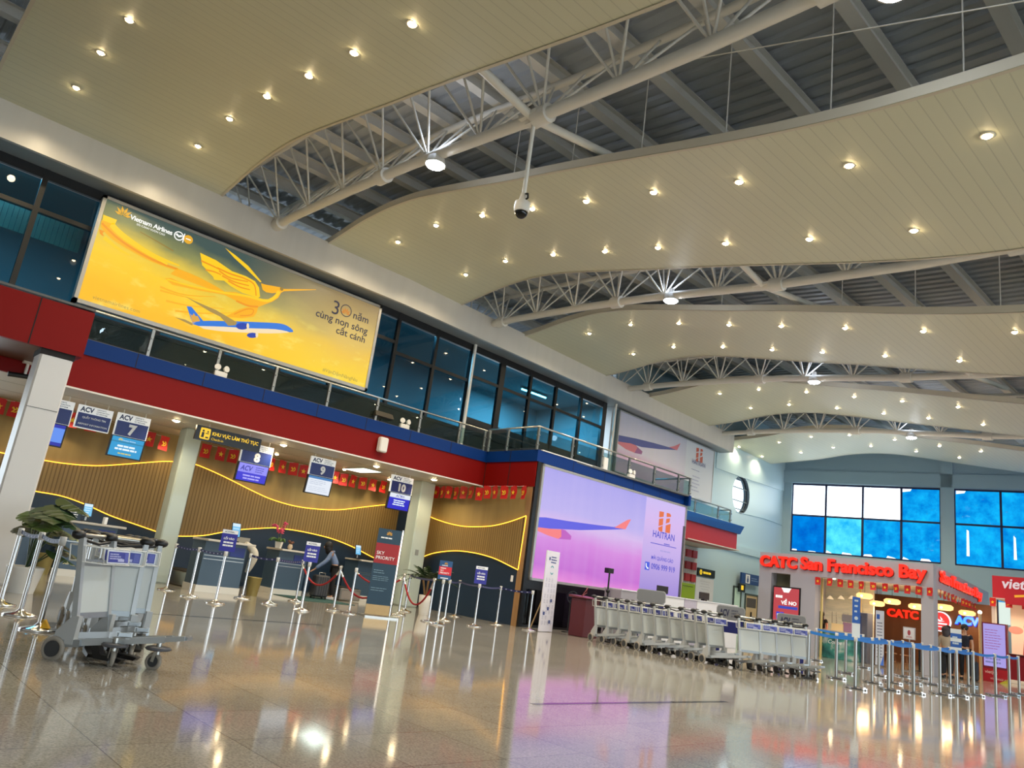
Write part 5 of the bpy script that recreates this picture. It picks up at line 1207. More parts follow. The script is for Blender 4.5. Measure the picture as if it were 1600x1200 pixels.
def tall_sign(t, x, y, uz, kind):
    u = V((math.cos(uz), math.sin(uz), 0)); w, hh = (.15, .8) if kind else (.22, .46); F = Face(V((x, y, .98)) - u * (w / 2), u)
    b = MB(); b.panel(F, 0, 0, w, hh, -.015, 0); b.build('sign_plate', mat('sign_plate_white', (214, 222, 230), .4), t)
    b = MB()
    if kind:
        b.ink(F, 0, .28, w, hh, .003); b.m(1); b.lines(F, .04, .46, w - .08, .32, 3, .005, 2, fill=.35); b.disc(F, w / 2, .38, .035, .005)
    else:
        b.ink(F, 0, .26, w, .36, .003); b.ink(F, 0, .06, w, .18, .003); b.m(1); b.lines(F, .04, .08, w - .08, .26, 2, .005, 3, fill=.3)
    b.build('sign_print', [mat('print_mid_blue', (44, 92, 176), .4), mat('print_pale', (190, 206, 220), .5)], t)
tall_sign(T1[1], *R1[1], .45, True); tall_sign(T1[5], *R1[5], .35, False)
# ================================================================== luggage trolleys
M_ALU = mat('satin_aluminium', (176, 180, 182), .35, metal=.35); M_ALU2 = mat('aluminium_bar', (150, 156, 160), .35, metal=.6); M_AD = mat('trolley_panel', (192, 197, 195), .45)
M_TYRE = mat('tyre_grey', (150, 142, 130), .7); M_HUB = mat('hub_dark', (58, 60, 62), .5); M_BOOT = mat('boot_white', (176, 178, 178), .4)
def trolley():
    t = thing('luggage_trolley', 'x', 'luggage trolley')
    def bar4(p, q, w, h, **k): return MB().bar(p, q, w, h, **k)
    for s in (-1, 1):
        b = MB(); b.tube([(-.1 + .085 * math.cos(a * pi / 8), s * .285, .09 + .085 * math.sin(a * pi / 8)) for a in range(16)], .022, 8, True); b.build('wheel', M_TYRE, t)
        MB().cyl((-.1, s * .285 - .022, .09), (-.1, s * .285 + .022, .09), .068, n=16).build('wheel_hub', M_HUB, t)
        b = MB(); b.prism([(-.13, s * .25 - .03, .14), (.06, s * .25 - .03, .14), (.06, s * .25 - .03, .38), (-.0, s * .25 - .03, .38), (-.12, s * .25 - .03, .24)], (0, .06, 0)); b.build('boot', M_BOOT, t)
        b = MB(); b.bar((-.16, s * .25, .13), (.12, s * .24, .16), .07, .06); b.build('axle_bracket', M_ALU2, t)
        b = MB(); b.bar((.04, s * .25, .155), (.78, s * .07, .27), .03, .055); b.bar((.78, s * .07, .27), (.95, s * .05, .3), .03, .04); b.build('side_rail', M_ALU, t)
        b = MB(); b.bar((.04, s * .235, .15), (-.13, s * .235, 1.04), .045, .05, up=(1, 0, 0)); b.build('upright', M_ALU, t)
        MB().ball((-.17, s * .25, 1.07), .05, 12, (1.1, 1.5, .9)).build('grip', M_BLACK, t)
        b = MB(); b.prism([(.16, s * .12 - .035, .15), (.2, s * .12 - .035, .04), (.44, s * .12 - .035, .03), (.47, s * .12 - .035, .06), (.26, s * .12 - .035, .08), (.22, s * .12 - .035, .16)], (0, .07, 0)); b.build('rubber_skid', M_BLACK, t)
    b = MB(); b.bar((.95, -.05, .3), (.95, .05, .3), .04, .03); b.build('nose_bar', M_ALU2, t)
    for x, z, hw in ((.3, .2, .18), (.6, .245, .11)): MB().bar((x, -hw, z), (x, hw, z), .09, .02).build('cross_plate', M_ALU, t)
    b = MB(); b.tube([(.68 + .06 * math.cos(a * pi / 8), 0, .066 + .06 * math.sin(a * pi / 8)) for a in range(16)], .02, 8, True); b.build('caster_wheel', M_TYRE, t)
    MB().cyl((.68, -.018, .066), (.68, .018, .066), .046, n=14).build('caster_hub', M_HUB, t)
    b = MB(); b.cyl((.7, 0, .13), (.7, 0, .24), .025, n=8)
    for s in (-1, 1): b.bar((.68, s * .03, .066), (.7, s * .03, .17), .03, .008, up=(0, 1, 0))
    b.build('caster_fork', M_STAIN, t)
    MB().lathe((.7, 0, .165), [(.1, 0), (.115, .012), (.1, .028), (.03, .03)], 16).build('bumper_disc', mat('bumper_grey', (84, 84, 88), .5), t)
    def on(x0, z, dx=0): return x0 - (z - .15) * .191 + dx
    b = MB(); F = Face((on(.04, .4, .012), .215, .4), (0, -1, 0), (-.191, 0, 1)); F = Face((on(.04, .4, .0), -.215, .4), (0, 1, 0), (-.191, 0, 1))
    b.panel(F, 0, 0, .43, .41, -.012, .012); b.build('advert_panel', M_AD, t)
    b = MB(); b.panel(F, 0, -.05, .43, 0, -.014, .016); b.build('panel_rail', M_ALU2, t); MB().panel(F, 0, .41, .43, .47, -.014, .016).build('panel_rail', M_ALU2, t)
    b = MB(); xt, xb = on(.04, .99), on(.04, .84)
    def wire(*p): b.tube(p, .006, 5)
    for z, X0 in ((.84, xb), (.98, xt)): wire((X0, -.25, z), (X0 + .2, -.2, z), (X0 + .2, .2, z), (X0, .25, z), (X0 - .1, .25, z), (X0 - .1, -.25, z), (X0, -.25, z))
    for y in (-.2, -.1, 0, .1, .2): wire((xt + .2, y, .98), (xb + .2, y, .84), (xb - .1, y, .84))
    for s in (-1, 1): 
        for dx in (-.1, .05): wire((xb + dx, s * .25, .84), (xt + dx, s * .25, .98))
    b.build('wire_basket', mat('white_wire', (226, 226, 222), .4), t)
    F = Face((xb + .205, -.17, .85), (0, 1, 0), (-.15, 0, 1)); b = MB(); b.panel(F, 0, 0, .34, .12, -.004, .004); b.build('plate', mat('plate_white', (214, 218, 226), .4), t)
    b = MB(); b.ink(F, .012, .012, .328, .108, .006); b.m(1); b.lines(F, .03, .035, .2, .06, 3, .008, 3, fill=.5); b.ink(F, .16, .02, .26, .045, .008); b.m(2); b.ink(F, .27, .02, .32, .1, .007); b.build('plate_print', [mat('plate_blue', (52, 62, 150), .4), mat('plate_pale', (176, 180, 220), .5), mat('plate_mid', (84, 92, 176), .4)], t)
    b = MB(); b.tube([(-.17, -.3, 1.06), (-.19, -.2, 1.07), (-.2, 0, 1.07), (-.19, .2, 1.07), (-.17, .3, 1.06)], .02, 8); b.build('handle_bar', M_STAIN, t)
    b = MB(); b.tube([(-.14, -.2, 1.03), (-.12, 0, 1.0), (-.14, .2, 1.03)], .014, 6); b.build('brake_lever', M_BLACK, t)
    return t
T0 = trolley()
first = [True]
def put(x, y, ang, label, group):
    if first[0]:
        first[0] = False; T0.location = (x, y, 0); T0.rotation_euler = (0, 0, ang); T0['label'] = label; T0['group'] = group; return T0
    return dup(T0, (x, y, 0), ang, label, group)
a = math.atan2(.66, .75); G1 = 'luggage trolleys nested at the left'
put(-7.83, 2.3, a, 'front luggage trolley of the left nest, nearest the camera', G1)
for k, (x, y) in enumerate(((-8.12, 2.5), (-8.53, 2.78), (-8.95, 2.84), (-9.37, 2.88), (-9.79, 2.93), (-10.2, 2.97))):
    put(x, y, math.radians(-6), 'luggage trolley nested behind the nearest one, %s behind it' % ORD[k], G1)
G2 = 'luggage trolleys in the long row'; a = math.radians(-14)
WH = [(-12.75, 15.2), (-12.4, 15.22), (-12.05, 15.24), (-11.7, 15.2), (-11.3, 15.17), (-10.95, 15.2), (-10.6, 15.28), (-10.25, 15.32), (-9.9, 15.3), (-9.55, 15.18)]
for k, (x, y) in enumerate(WH):
    put(x + .16, y + .27, a, 'luggage trolley in the long row before the pink lightbox, %s from the left' % ORD[k], G2)
a = math.radians(-34)
for k, (x, y) in enumerate(((-8.72, 15.72), (-8.55, 16.12), (-8.38, 16.5), (-8.2, 16.85))):
    put(x, y, a, 'luggage trolley in the short row before the coffee shop, %s from the left' % ORD[k], 'luggage trolleys in the short row')
def bay_sign(label, x, y, uz, z0=.97, w=.62, h=.29, text=True):
    t = thing('trolley_bay_sign', label, 'sign', (x, y, 0), group='trolley bay signs'); u = V((math.cos(uz), math.sin(uz), 0)); F = Face(V((x, y, z0)) - u * (w / 2), u); r_ = .06
    o_ = [(r_, 0), (w - r_, 0), (w, r_), (w, h - r_), (w - r_ * .3, h - r_ * .3), (w - r_, h), (r_, h), (r_ * .3, h - r_ * .3), (0, h - r_), (0, r_)]
    MB().shape(F, [((a_ - w / 2) * 1.05 + w / 2, (c_ - h / 2) * 1.1 + h / 2) for a_, c_ in o_], -.03, .025).build('rim', mat('rim_pale', (170, 172, 174), .4), t)
    MB().shape(F, o_, 0, .006).build('board', mat('board_grey', (122, 124, 128), .5), t)
    if text:
        b = MB(); acv_head(b, Face(F.o - F.n * .012, F.u), .06, .02, w - .12, h - .04, 0, 0); b.build('lettering', mat('board_ink', (24, 28, 66), .5), t)
    b = MB(); b.panel(F, w - .1, -z0, w - .02, .0, -.04, -.01); b.panel(F, .02, -z0, .1, .0, -.04, -.01); b.panel(F, .02, -.3, w - .02, -.05, -.03, -.02); b.build('blue_stand', mat('stand_blue', (24, 32, 108), .4), t)
bay_sign('grey rounded trolley bay board on blue legs behind the long trolley row', -9.75, 16.6, .5)
bay_sign('grey rounded trolley bay board on blue legs behind the short trolley row', -8.75, 17.6, .5)
bay_sign('plain grey rounded board at the left end of the long trolley row', -11.9, 16.4, .5, 1.1, .7, .3, False)
# ================================================================== plants
def monstera(x, y):
    t = thing('potted_monstera', 'big leaved monstera in a pot before the white column at the left edge', 'potted plant', (x, y, 0))
    MB().lathe((x, y, 0), [(.2, 0), (.26, .36), (.27, .4), (.24, .4), (.23, .36)], 20).build('pot', M_WHITE, t)
    q = random.Random(11); ms = [mat('monstera_green', (34, 60, 28), .35), mat('monstera_light', (70, 92, 40), .4)]
    for k in range(13):
        az = q.uniform(0, 2 * pi) if k > 4 else (-.3 + .5 * k); R0 = q.uniform(.2, .5); z = q.uniform(.65, 1.45) if k > 2 else 1.25 + .12 * k
        c = V((x + R0 * math.cos(az), y + R0 * math.sin(az), z)); 
        b = MB(); b.tube(smoothpts([(x, y, .38), (x + R0 * .4 * math.cos(az), y + R0 * .4 * math.sin(az), z * .7), c], 4), .011, 6); st = b.build('leaf_stalk', ms[0], t)
        d = V((math.cos(az), math.sin(az), -.35)).normalized(); sd = V((-math.sin(az), math.cos(az), 0)); nn = d.cross(sd); Ls = q.uniform(.42, .58)
        out = [(-.12, .12), (-.06, .34), (.12, .5), (.27, .53), (.3, .36), (.34, .53), (.5, .5), (.53, .3), (.57, .46), (.7, .37), (.73, .2), (.77, .3), (.9, .14), (1.04, 0)]
        b = MB()
        for s in (1, -1):
            for (a0, w0), (a1, w1) in zip(out[:-1], out[1:]):
                P = lambda a_, w_: c + d * (a_ * Ls) + sd * (s * w_ * Ls) + nn * (-(w_ ** 2) * Ls * .5 - (a_ ** 2) * .1 * Ls)
                b.add([P(a0, 0), P(a1, 0), P(a1, w1), P(a0, w0)], [(0, 1, 2, 3)], True)
        b.build('leaf', ms[k % 3 == 0], st)
monstera(-14.1, 3.0)
def palm(x, y):
    t = thing('potted_palm', 'bushy palm in a tall white pot beside the pale column', 'potted plant', (x, y, 0))
    MB().lathe((x, y, 0), [(.13, 0), (.18, .3), (.19, .5), (.17, .5), (.15, .44)], 20).build('pot', M_WHITE, t)
    b = MB(); q = random.Random(4)
    for k in range(3): b.tube(smoothpts([(x + .04 * k - .04, y, .42), (x + .1 * (k - 1), y + .06 * (k - 1), .75), (x + .14 * (k - 1), y + .1 * (k - 1), .95)], 4), [.03] * 9, 7)
    b.build('stem', mat('palm_stem', (130, 100, 62), .7), t); m_ = mat('palm_green', (30, 56, 26), .5)
    for k in range(26):
        az = k * 2.4; el = q.uniform(.2, 1.1); Ls = q.uniform(.6, .85); p0 = V((x + .12 * math.cos(az), y + .12 * math.sin(az), .92))
        P = [p0 + V((math.cos(az) * math.cos(el), math.sin(az) * math.cos(el), math.sin(el))) * (Ls * i / 8) + V((0, 0, -.35 * (Ls * i / 8) ** 2 * 1.5)) for i in range(9)]
        b = MB(); b.tube(P, .006, 5)
        for i in range(1, 9):
            dd = (P[i] - P[i - 1]).normalized(); sd = dd.cross(V((0, 0, 1))).normalized()
            for s in (1, -1):
                e = P[i] + (sd * s * .16 + dd * .12 - V((0, 0, .05))) * (1.15 - i / 10); w_ = dd * .034
                b.add([P[i] - w_, P[i] + w_, e], [(0, 1, 2)], True)
        b.build('frond', m_, t)
palm(-16.78, 13.05)
# ================================================================== banner stands
x0, y0, w, h = -14.92, 9.93, .6, 1.95
t = thing('banner_stand', 'dark teal airline banner stand with red priority panel and steel poles', 'banner stand', (x0, y0 + .3, 0)); F = Face((x0, y0, 0), (.3, .95, 0))
MB().panel(F, .02, .18, w - .02, h, -.02, .0).build('banner', mat('banner_teal', (20, 56, 78), .5), t)
MB().panel(F, .02, h * .6, w - .02, h * .83, 0, .004).build('red_panel', mat('banner_red', (150, 16, 26), .5), t)
MB().panel(F, .02, .04, w - .02, .26, -.02, .006).build('bronze_panel', mat('bronze_mirror', (140, 112, 74), .2, metal=.8), t)
b = MB(); b.cyl(F(w, 0, 0), F(w, h + .02, 0), .022, n=10); b.build('pole', M_CHROME, t); MB().panel(F, w - .018, .3, w + .012, h - .02, .015, .03).build('light_edge', mat('edge_glow', (255, 246, 230), .4, em=.7), t)
b = MB(); b.panel(F, -.05, 0, w + .1, .03, -.25, .3); b.build('foot', M_STAIN, t)
b = MB(); b.m(0); b.text(F, 'SKY', .06, h * .7, h=.075, d=.007); b.text(F, 'PRIORITY', .06, h * .645, w=w * .74, d=.007); b.lines(F, .1, h * .885, w * .64, .04, 1, .007, 3, fill=.7); b.m(1); b.lines(F, .06, h * .48, w * .55, .1, 2, .007, 4, fill=.35); b.lines(F, .06, h * .4, w * .7, .12, 3, .007, 5, fill=.3); b.lines(F, .06, h * .28, w * .66, .1, 2, .007, 6, fill=.3); b.m(2); lotus(b, F, w * .48, h * .93, .1, .006)
b.build('lettering', [I_WHITE, mat('print_dim', (110, 140, 156), .5), mat('print_gold', (214, 160, 50), .4)], t)
x0, y0, w, h = -14.2, 14.86, .66, 2.08
t = thing('standee_banner', 'tall white information standee before the pink lightbox', 'banner stand', (x0, y0 + .4, 0)); F = Face((x0, y0, .01), (-.2, .95, 0), (-.04, .03, 1))
MB().panel(F, 0, 0, w, h, -.03, 0).build('board', mat('standee_white', (216, 214, 226), .5), t)
b = MB(); q = random.Random(9); b.m(0); b.lines(F, w * .36, h * .84, w * .56, h * .1, 3, .004, 4, fill=.45); b.ink(F, w * .2, h * .88, w * .3, h * .92, .004); b.m(1); b.ringd(F, w * .5, h * .76, .07, .1, .004, 16, 1.2, .6, 2.5); b.ringd(F, w * .5, h * .76, .07, .1, .004, 16, 1.2, 3.8, 5.6); b.m(2)
for col in range(4):
    for r_ in range(9): 
        if q.random() < .85: b.lines(F, w * (.1 + .22 * col), h * (.08 + .066 * r_), w * .14, h * .05, 4, .004, r_ * 4 + col, fill=.3)
b.m(0)
for c_, r_ in ((.14, .2), (.62, .1), (.6, .36), (.42, .26)): b.ink(F, w * c_, h * r_, w * (c_ + .14), h * (r_ + .04), .006)
b.build('lettering', [mat('print_slate', (70, 84, 140), .5), mat('print_sea', (110, 160, 176), .5), mat('print_grey', (150, 150, 176), .5)], t)
b = MB(); b.bar(F(w * .95, h * .75, -.05), F(w * 1.12, h * .6, -.3), .05, .02); b.bar(F(w * .7, h * .7, -.04), F(w * .75, 0, -.6), .04, .02); b.build('easel_leg', mat('easel_wood', (186, 160, 120), .6), t)
# things behind the long trolley row
t = thing('lectern', 'dark maroon lectern behind the left end of the long trolley row', 'lectern', (-13.7, 15.9, 0)); MB().bbox((-13.95, 15.7, .0), (-13.45, 16.3, .98), .02).build('body', mat('maroon', (84, 22, 32), .5), t); MB().hexa([(-14.0, 15.65, .98), (-13.4, 15.65, .98), (-13.4, 16.35, .98), (-14.0, 16.35, .98), (-14.0, 15.65, 1.04), (-13.4, 15.65, 1.0), (-13.4, 16.35, 1.0), (-14.0, 16.35, 1.04)]).build('slanted_top', mat('maroon_top', (104, 40, 46), .4), t)
b = MB(); b.tube([(-13.6, 15.7, 1.02), (-13.5, 15.75, 1.2), (-13.6, 15.9, 1.26), (-13.7, 16.0, 1.12), (-13.65, 15.8, 1.04)], .012, 6); tag(b.build('cable_coil', mat('cable_red', (120, 50, 52), .6)), 'loose reddish cable coil on the maroon lectern', 'cable')
t = thing('pole_camera', 'black camera on a thin black pole before the pink lightbox', 'camera', (-14.0, 17.25, 0)); b = MB(); b.cyl((-14, 17.25, .03), (-14, 17.25, 1.75), .025, n=8); b.ball((-14, 17.25, 1.25), .06, 8); b.build('pole', M_BLACK, t); MB().bbox((-14.1, 17.13, 1.74), (-13.94, 17.37, 1.88), .01).build('camera_body', M_BLACK, t); MB().lathe((-14, 17.25, 0), [(.2, 0), (.2, .02), (.04, .04)], 14).build('base', M_BLACK, t)
t = thing('pedestal_fan', 'small black pedestal fan left of the maroon lectern', 'fan', (-14.6, 16.4, 0)); b = MB(); b.cyl((-14.6, 16.4, .02), (-14.6, 16.4, .85), .018, n=8); b.build('stand', M_BLACK, t); b = MB(); Ff = Face((-14.52, 16.4, .95), (.3, .95, 0)); b.ringd(Ff, 0, 0, .16, .175, 0, 20); [b.curve(Ff, [(0, 0), (.16 * math.cos(k), .16 * math.sin(k))], .012, .01) for k in range(6)]; b.disc(Ff, 0, 0, .045, .012, .03); b.build('cage', M_BLACK, t); MB().lathe((-14.6, 16.4, 0), [(.16, 0), (.16, .02), (.03, .04)], 14).build('base', M_BLACK, t)
XP = -13.6
for k, (ya, yb, mm, lab) in enumerate(((17.35, 18.4, mat('counter_grey', (150, 146, 154), .5), 'grey low counter unit behind the long trolley row, leftmost of four'), (18.42, 20.45, mat('counter_white', (216, 216, 220), .5), 'long white low counter unit with a dark monitor, second of four'), (20.47, 21.15, mat('counter_mauve', (176, 170, 186), .5), 'narrow mauve low counter unit between two white ones'), (21.17, 23.6, mat('counter_white', (216, 216, 220), .5), 'white low counter unit nearest the coffee shop, with dark monitor'))):
    t = thing('information_counter', lab, 'counter', (XP, ya, 0), group='low counter units behind the trolleys'); MB().bbox((XP - .6, ya, 0), (XP, yb, 1.32), .01).build('body', mm, t); MB().bbox((XP - .64, ya, 1.32), (XP + .02, yb, 1.355), .008).build('top', mat('counter_cap', (200, 200, 206), .4), t)
for y, lab in ((19.7, 'dark monitor on the long white counter unit'), (22.0, 'dark monitor on the white counter unit nearest the coffee shop')):
    t = thing('monitor', lab, 'monitor', (XP - .3, y, 1.355)); MB().bbox((XP - .32, y - .28, 1.4), (XP - .28, y + .28, 1.62), .008).build('screen', M_BLACK, t); MB().cbox((XP - .3, y, 1.38), (.12, .16, .05)).build('foot', M_BLACK, t)
# ================================================================== things on the wall beyond the pink lightbox
WF0 = (wl(YE) + .075, YE); WN = (1, BD)
def wp(x, y): return PP(x, y, WF0, WN)
WU = (-BD, 1, 0)
def wallface(x0, y0_, x1, y1_):
    """face on that wall from the bottom-left to the top-right spot"""
    a, c = wp(x0, y0_), wp(x1, y1_); F = Face(a, WU); d = c - a; return F, d.dot(F.u), c.z - a.z
F, w, h = wallface(1064, 911, 1089, 857); t = thing('display_shelf', 'white wall board with red parcels under the small balcony', 'shelf', F.o)
MB().panel(F, 0, 0, w, h, -.02, .03).build('board', mat('shelf_white', (206, 206, 204), .5), t); b = MB()
for r_ in range(3):
    for c_ in range(2): MB().panel(F, w * (.12 + .45 * c_), h * (.08 + .32 * r_), w * (.45 + .45 * c_), h * (.28 + .32 * r_), .03, .12).build('red_parcel', mat('parcel_red', (170, 40, 40), .5), t)
for k in range(7): b.curve(F, [(w * k / 7, h * .02), (w * (k + 1) / 7, h * .98)], .02, .034); b.curve(F, [(w * (k + 1) / 7, h * .02), (w * k / 7, h * .98)], .02, .035)
b.build('lattice', mat('lattice_grey', (168, 172, 172), .5), t)
F, w, h = wallface(1062, 933, 1084, 913); b = MB(); b.panel(F, 0, 0, w, h, .0, .08); b.m(1); b.ink(F, .05, h * .78, w - .2, h * .82, .084)
tag(b.build('green_box', [mat('lime_green', (140, 170, 30), .5), mat('lime_dark', (60, 84, 20), .5)]), 'lime green box on the wall under the shelf of red parcels', 'box')
F, w, h = wallface(1089, 899, 1116, 892); t = thing('direction_sign', 'small black wall sign with yellow emblem under the small balcony', 'sign', F.o); MB().panel(F, 0, 0, w, h, -.02, .05).build('board', bpy.data.materials['sign_black'], t)
b = MB(); [b.disc(F, h * .7 + h * .22 * math.cos(k * 1.05), h * .5 + h * .22 * math.sin(k * 1.05), h * .14, .055, n=10) for k in range(6)]; b.lines(F, h * 1.3, h * .3, w - h * 1.5, h * .4, 1, .055, 3, fill=.7); b.build('lettering', lit('sign_yellow2', (240, 200, 30)), t)
F, w, h = wallface(1085, 936, 1115, 906); b = MB(); b.panel(F, 0, 0, w, h, -.02, .02); b.m(1); b.lines(F, w * .2, h * .2, w * .6, h * .7, 6, .024, 6, 'c', .15)
tag(b.build('wall_poster', [mat('poster_white', (212, 216, 220), .5), mat('poster_grey', (176, 180, 188), .5)]), 'white poster on the pale blue wall under the black sign', 'poster')
F, w, h = wallface(1150, 910, 1181, 903); t = thing('restroom_sign', 'blue hanging sign with white pictogram panel near the corner', 'sign', F.o); MB().panel(F, 0, 0, w, h * 1.25, .2, .28).build('board', mat('sign_blue', (28, 66, 128), .4), t)
b = MB(); b.ink(F, w * .2, h * .1, w * .42, h * 1.12, .285); b.m(1); b.lines(F, w * .5, h * .4, w * .4, h * .5, 2, .285, 3, fill=.4); b.m(2); b.disc(F, w * .31, h * .85, .06, .29, n=12); b.ink(F, w * .27, h * .2, w * .35, h * .7, .29); b.build('lettering', [I_WHITE, mat('print_soft', (130, 156, 200), .4), bpy.data.materials['sign_blue']], t)
# doors in that wall
def door(nm, x0, y0_, x1, y1_, body, lbl, glassy=False):
    F, w, h = wallface(x0, y0_, x1, y1_); F = Face((F.o.x, F.o.y, 0), WU); hh = wp(x1, y1_).z
    b = MB(); b.panel(F, 0, 0, .08, hh, -.01, .05); b.panel(F, w - .08, 0, w, hh, -.01, .05); b.panel(F, 0, hh - .08, w, hh, -.01, .05); o = struct(nm, b, mat('door_frame', (70, 84, 84), .4)); o['label'] = lbl
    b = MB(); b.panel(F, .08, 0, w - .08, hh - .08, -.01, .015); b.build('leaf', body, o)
    if not glassy:
        MB().panel(F, .2, hh * .68, w - .2, hh * .9, .015, .02).build('vision_pane', mat('pane_brown', (86, 70, 62), .2), o); MB().panel(F, w * .45, hh * .4, w * .52, hh * .58, .015, .06).build('door_handle', M_BLACK, o)
door('door_1', 1142, 985, 1158, 917, mat('painted_doorway_light', (170, 196, 176), .3, em=.12), 'pale green doorway with painted glow, left of the tan door', True)  # light of the doorway put into the leaf as a glow
door('door_2', 1161, 985, 1184, 930, mat('door_tan', (216, 190, 146), .45), 'tan door with a dark vision pane next to the coffee shop')
F, w, h = wallface(1150, 924, 1160, 914); b = MB(); b.panel(F, 0, 0, w, h * 1.1, .1, .16); b.m(1); b.ink(F, w * .3, h * .3, w * .7, h * .9, .165)
tag(b.build('exit_sign', [bpy.data.materials['sign_black'], bpy.data.materials['lit_sign_yellow']]), 'small black and yellow sign over the pale doorway', 'sign')
# ================================================================== coffee shop
FU = (1, 0, 0)
M_SHOP = mat('shop_grey', (166, 164, 172), .5); M_SHOPR = mat('shop_grey_side', (186, 186, 188), .45); M_NEON = lit('neon_red', (255, 40, 18), 1.25); M_NEOD = mat('letter_side', (120, 18, 14), .5)
YF0 = 27.35; XL, XRR = -14.95, -8.84; ZT_, ZH = 3.49, 2.75; SD = V((-.145, .989, 0))
def sdp(a, b_=0.0): return V((XRR, YF0, 0)) + SD * a + V((.989, .145, 0)) * b_
LS_ = 13.2
b = MB(); b.box((XL, YF0, ZH), (XRR, YF0 + .3, ZT_)); b.box((XL, YF0, 0), (-14.45, YF0 + .5, ZH)); b.box((-13.7, YF0, 0), (-12.75, YF0 + .4, ZH)); b.box((-14.45, YF0 + .45, 0), (-13.7, YF0 + .5, ZH)); b.bbox((-9.22, YF0, 0), (XRR, YF0 + .4, ZH), .01)
struct('wall_shop_front', b, M_SHOP); b = MB()
p0, p1 = sdp(.3), sdp(LS_); q0, q1 = sdp(.3, -.3), sdp(LS_, -.3)
b.hexa([q0 + V((0, 0, ZH)), p0 + V((0, 0, ZH)), p1 + V((0, 0, ZH)), q1 + V((0, 0, ZH)), q0 + V((0, 0, ZT_)), p0 + V((0, 0, ZT_)), p1 + V((0, 0, ZT_)), q1 + V((0, 0, ZT_))])
struct('wall_shop_side', b, M_SHOP); struct('wall_shop_left', MB().box((XL, YF0 + .5, 0), (XL + .12, 38.8, ZT_)), M_SHOP)
b = MB(); YBK = 36.0
b.box((XL, YF0 + .3, 2.95), (-12.5, YBK, 3.0)); b.prism([(-12.5, YF0 + .3, 2.95), (XRR - .05, YF0 + .3, 2.95), (XRR - .05 - .145 * 9, YF0 + 9.2, 2.95), (-12.5, YF0 + 9.2, 2.95)], (0, 0, .05)); struct('ceiling_shop', b, mat('shop_ceiling', (200, 198, 194), .6))
struct('wall_shop_back', MB().box((-14.8, YBK, 0), (-9.3, YBK + .1, 2.74)), M_SHOPWOOD)
kk = NT('pale_stone_tile', c=(206, 208, 198), rough=.35); kk.base(kk.ramp(kk.noise(kk.mapping((1, 1, 6)), 2.0, 5), [(.3, (190, 196, 190)), (.7, (220, 220, 208))]))
b = MB(); b.box((XL + .12, 32.8, 0), (-12.85, 32.9, 2.95)); struct('wall_shop_tiled', b, kk.m)
b = MB(); b.box((-14.45, YF0 + .42, .0), (-13.7, YF0 + .45, ZH)); struct('window_44', b, mat('olive_glass', (110, 112, 92), .15))
for x in (-12.7, -13.3): struct('trim_18', MB().box((x - .03, 32.6 if x < -13 else YF0 + .42, 0), (x + .03, 32.66 if x < -13 else YF0 + .48, 2.75)), mat('brass_post', (206, 186, 120), .4))
def letters(nm, label, F, parts, th=.09):
    t = thing('shop_lettering', label, 'shop sign', F.o)
    for nm_, txt, a, c, w, h, bold, sh in parts:
        b = MB(); b.text(F, txt, a, c, w=w, h=h, bold=bold, shear=sh, d=.03, th=th); b.build(nm_, M_NEON, t)
        b = MB(); b.text(F, txt, a + .012, c - .02, w=w, h=h, bold=bold + .012, shear=sh, d=.002, th=.03); b.build(nm_ + '_backing', M_NEOD, t)
    return t
F = Face((XL, YF0, ZH), FU); cw = PY(1247, 886, YF0).x - PY(1190, 880, YF0).x
letters('a', 'red glowing shop letters on the front of the coffee shop', F, [('initials', 'CATC', .06, .2, cw, .42, .035, 0), ('shop_name', 'San Francisco Bay', PY(1252.5, 880, YF0).x - XL, .08, PY(1449, 900, YF0).x - PY(1252.5, 880, YF0).x, .58, .03, 0)])
F = Face(sdp(.9, .005) + V((0, 0, ZH)), SD)
letters('b', 'red glowing shop letters on the side of the coffee shop', F, [('shop_name', 'San Francisco Bay', 0, .14, 9.4, .5, .03, 0)])
yk = YBK - .02
def onback(x, y): return PY(x, y, yk)
a, c = onback(1387, 962), onback(1436, 962); Fb = Face((a.x, yk, onback(1411, 966).z), FU); 
t = letters('c', 'red glowing initials on the walnut wall inside the coffee shop', Fb, [('initials', 'CATC', 0, 0, c.x - a.x, .36, .04, 0)])
a, c = onback(1493, 972), onback(1531, 972); Fb = Face((a.x, yk, onback(1511, 977).z), FU); t = thing('shop_lettering', 'blue glowing initials on the walnut wall inside the coffee shop', 'shop sign', Fb.o)
b = MB(); b.m(0); b.text(Fb, 'ACV', 0, 0, w=c.x - a.x, h=.34, bold=.05, d=.04, th=.08); b.build('initials', [lit('neon_blue', (60, 150, 255), 1.8)], t); b = MB(); b.text(Fb, 'ACV', -.02, -.03, w=c.x - a.x + .04, h=.4, bold=.09, d=.004, th=.03); b.build('initials_backing', lit('neon_deep_blue', (20, 30, 230), 1.5), t)
cc = onback(1470, 971); rr_ = onback(1485.5, 971).x - cc.x; Fb = Face((cc.x, yk, cc.z), FU); t = thing('round_logo', 'round red lit sign with a white bird on the walnut wall', 'shop sign', Fb.o)
MB().disc(Fb, 0, 0, rr_ * 1.08, .0, .08, 32).build('rim', lit('logo_white', (250, 240, 244), 1.4), t); b = MB(); b.disc(Fb, 0, 0, rr_ * .96, .085, 0, 32); b.build('face', lit('logo_red', (226, 42, 52), 1.2), t)
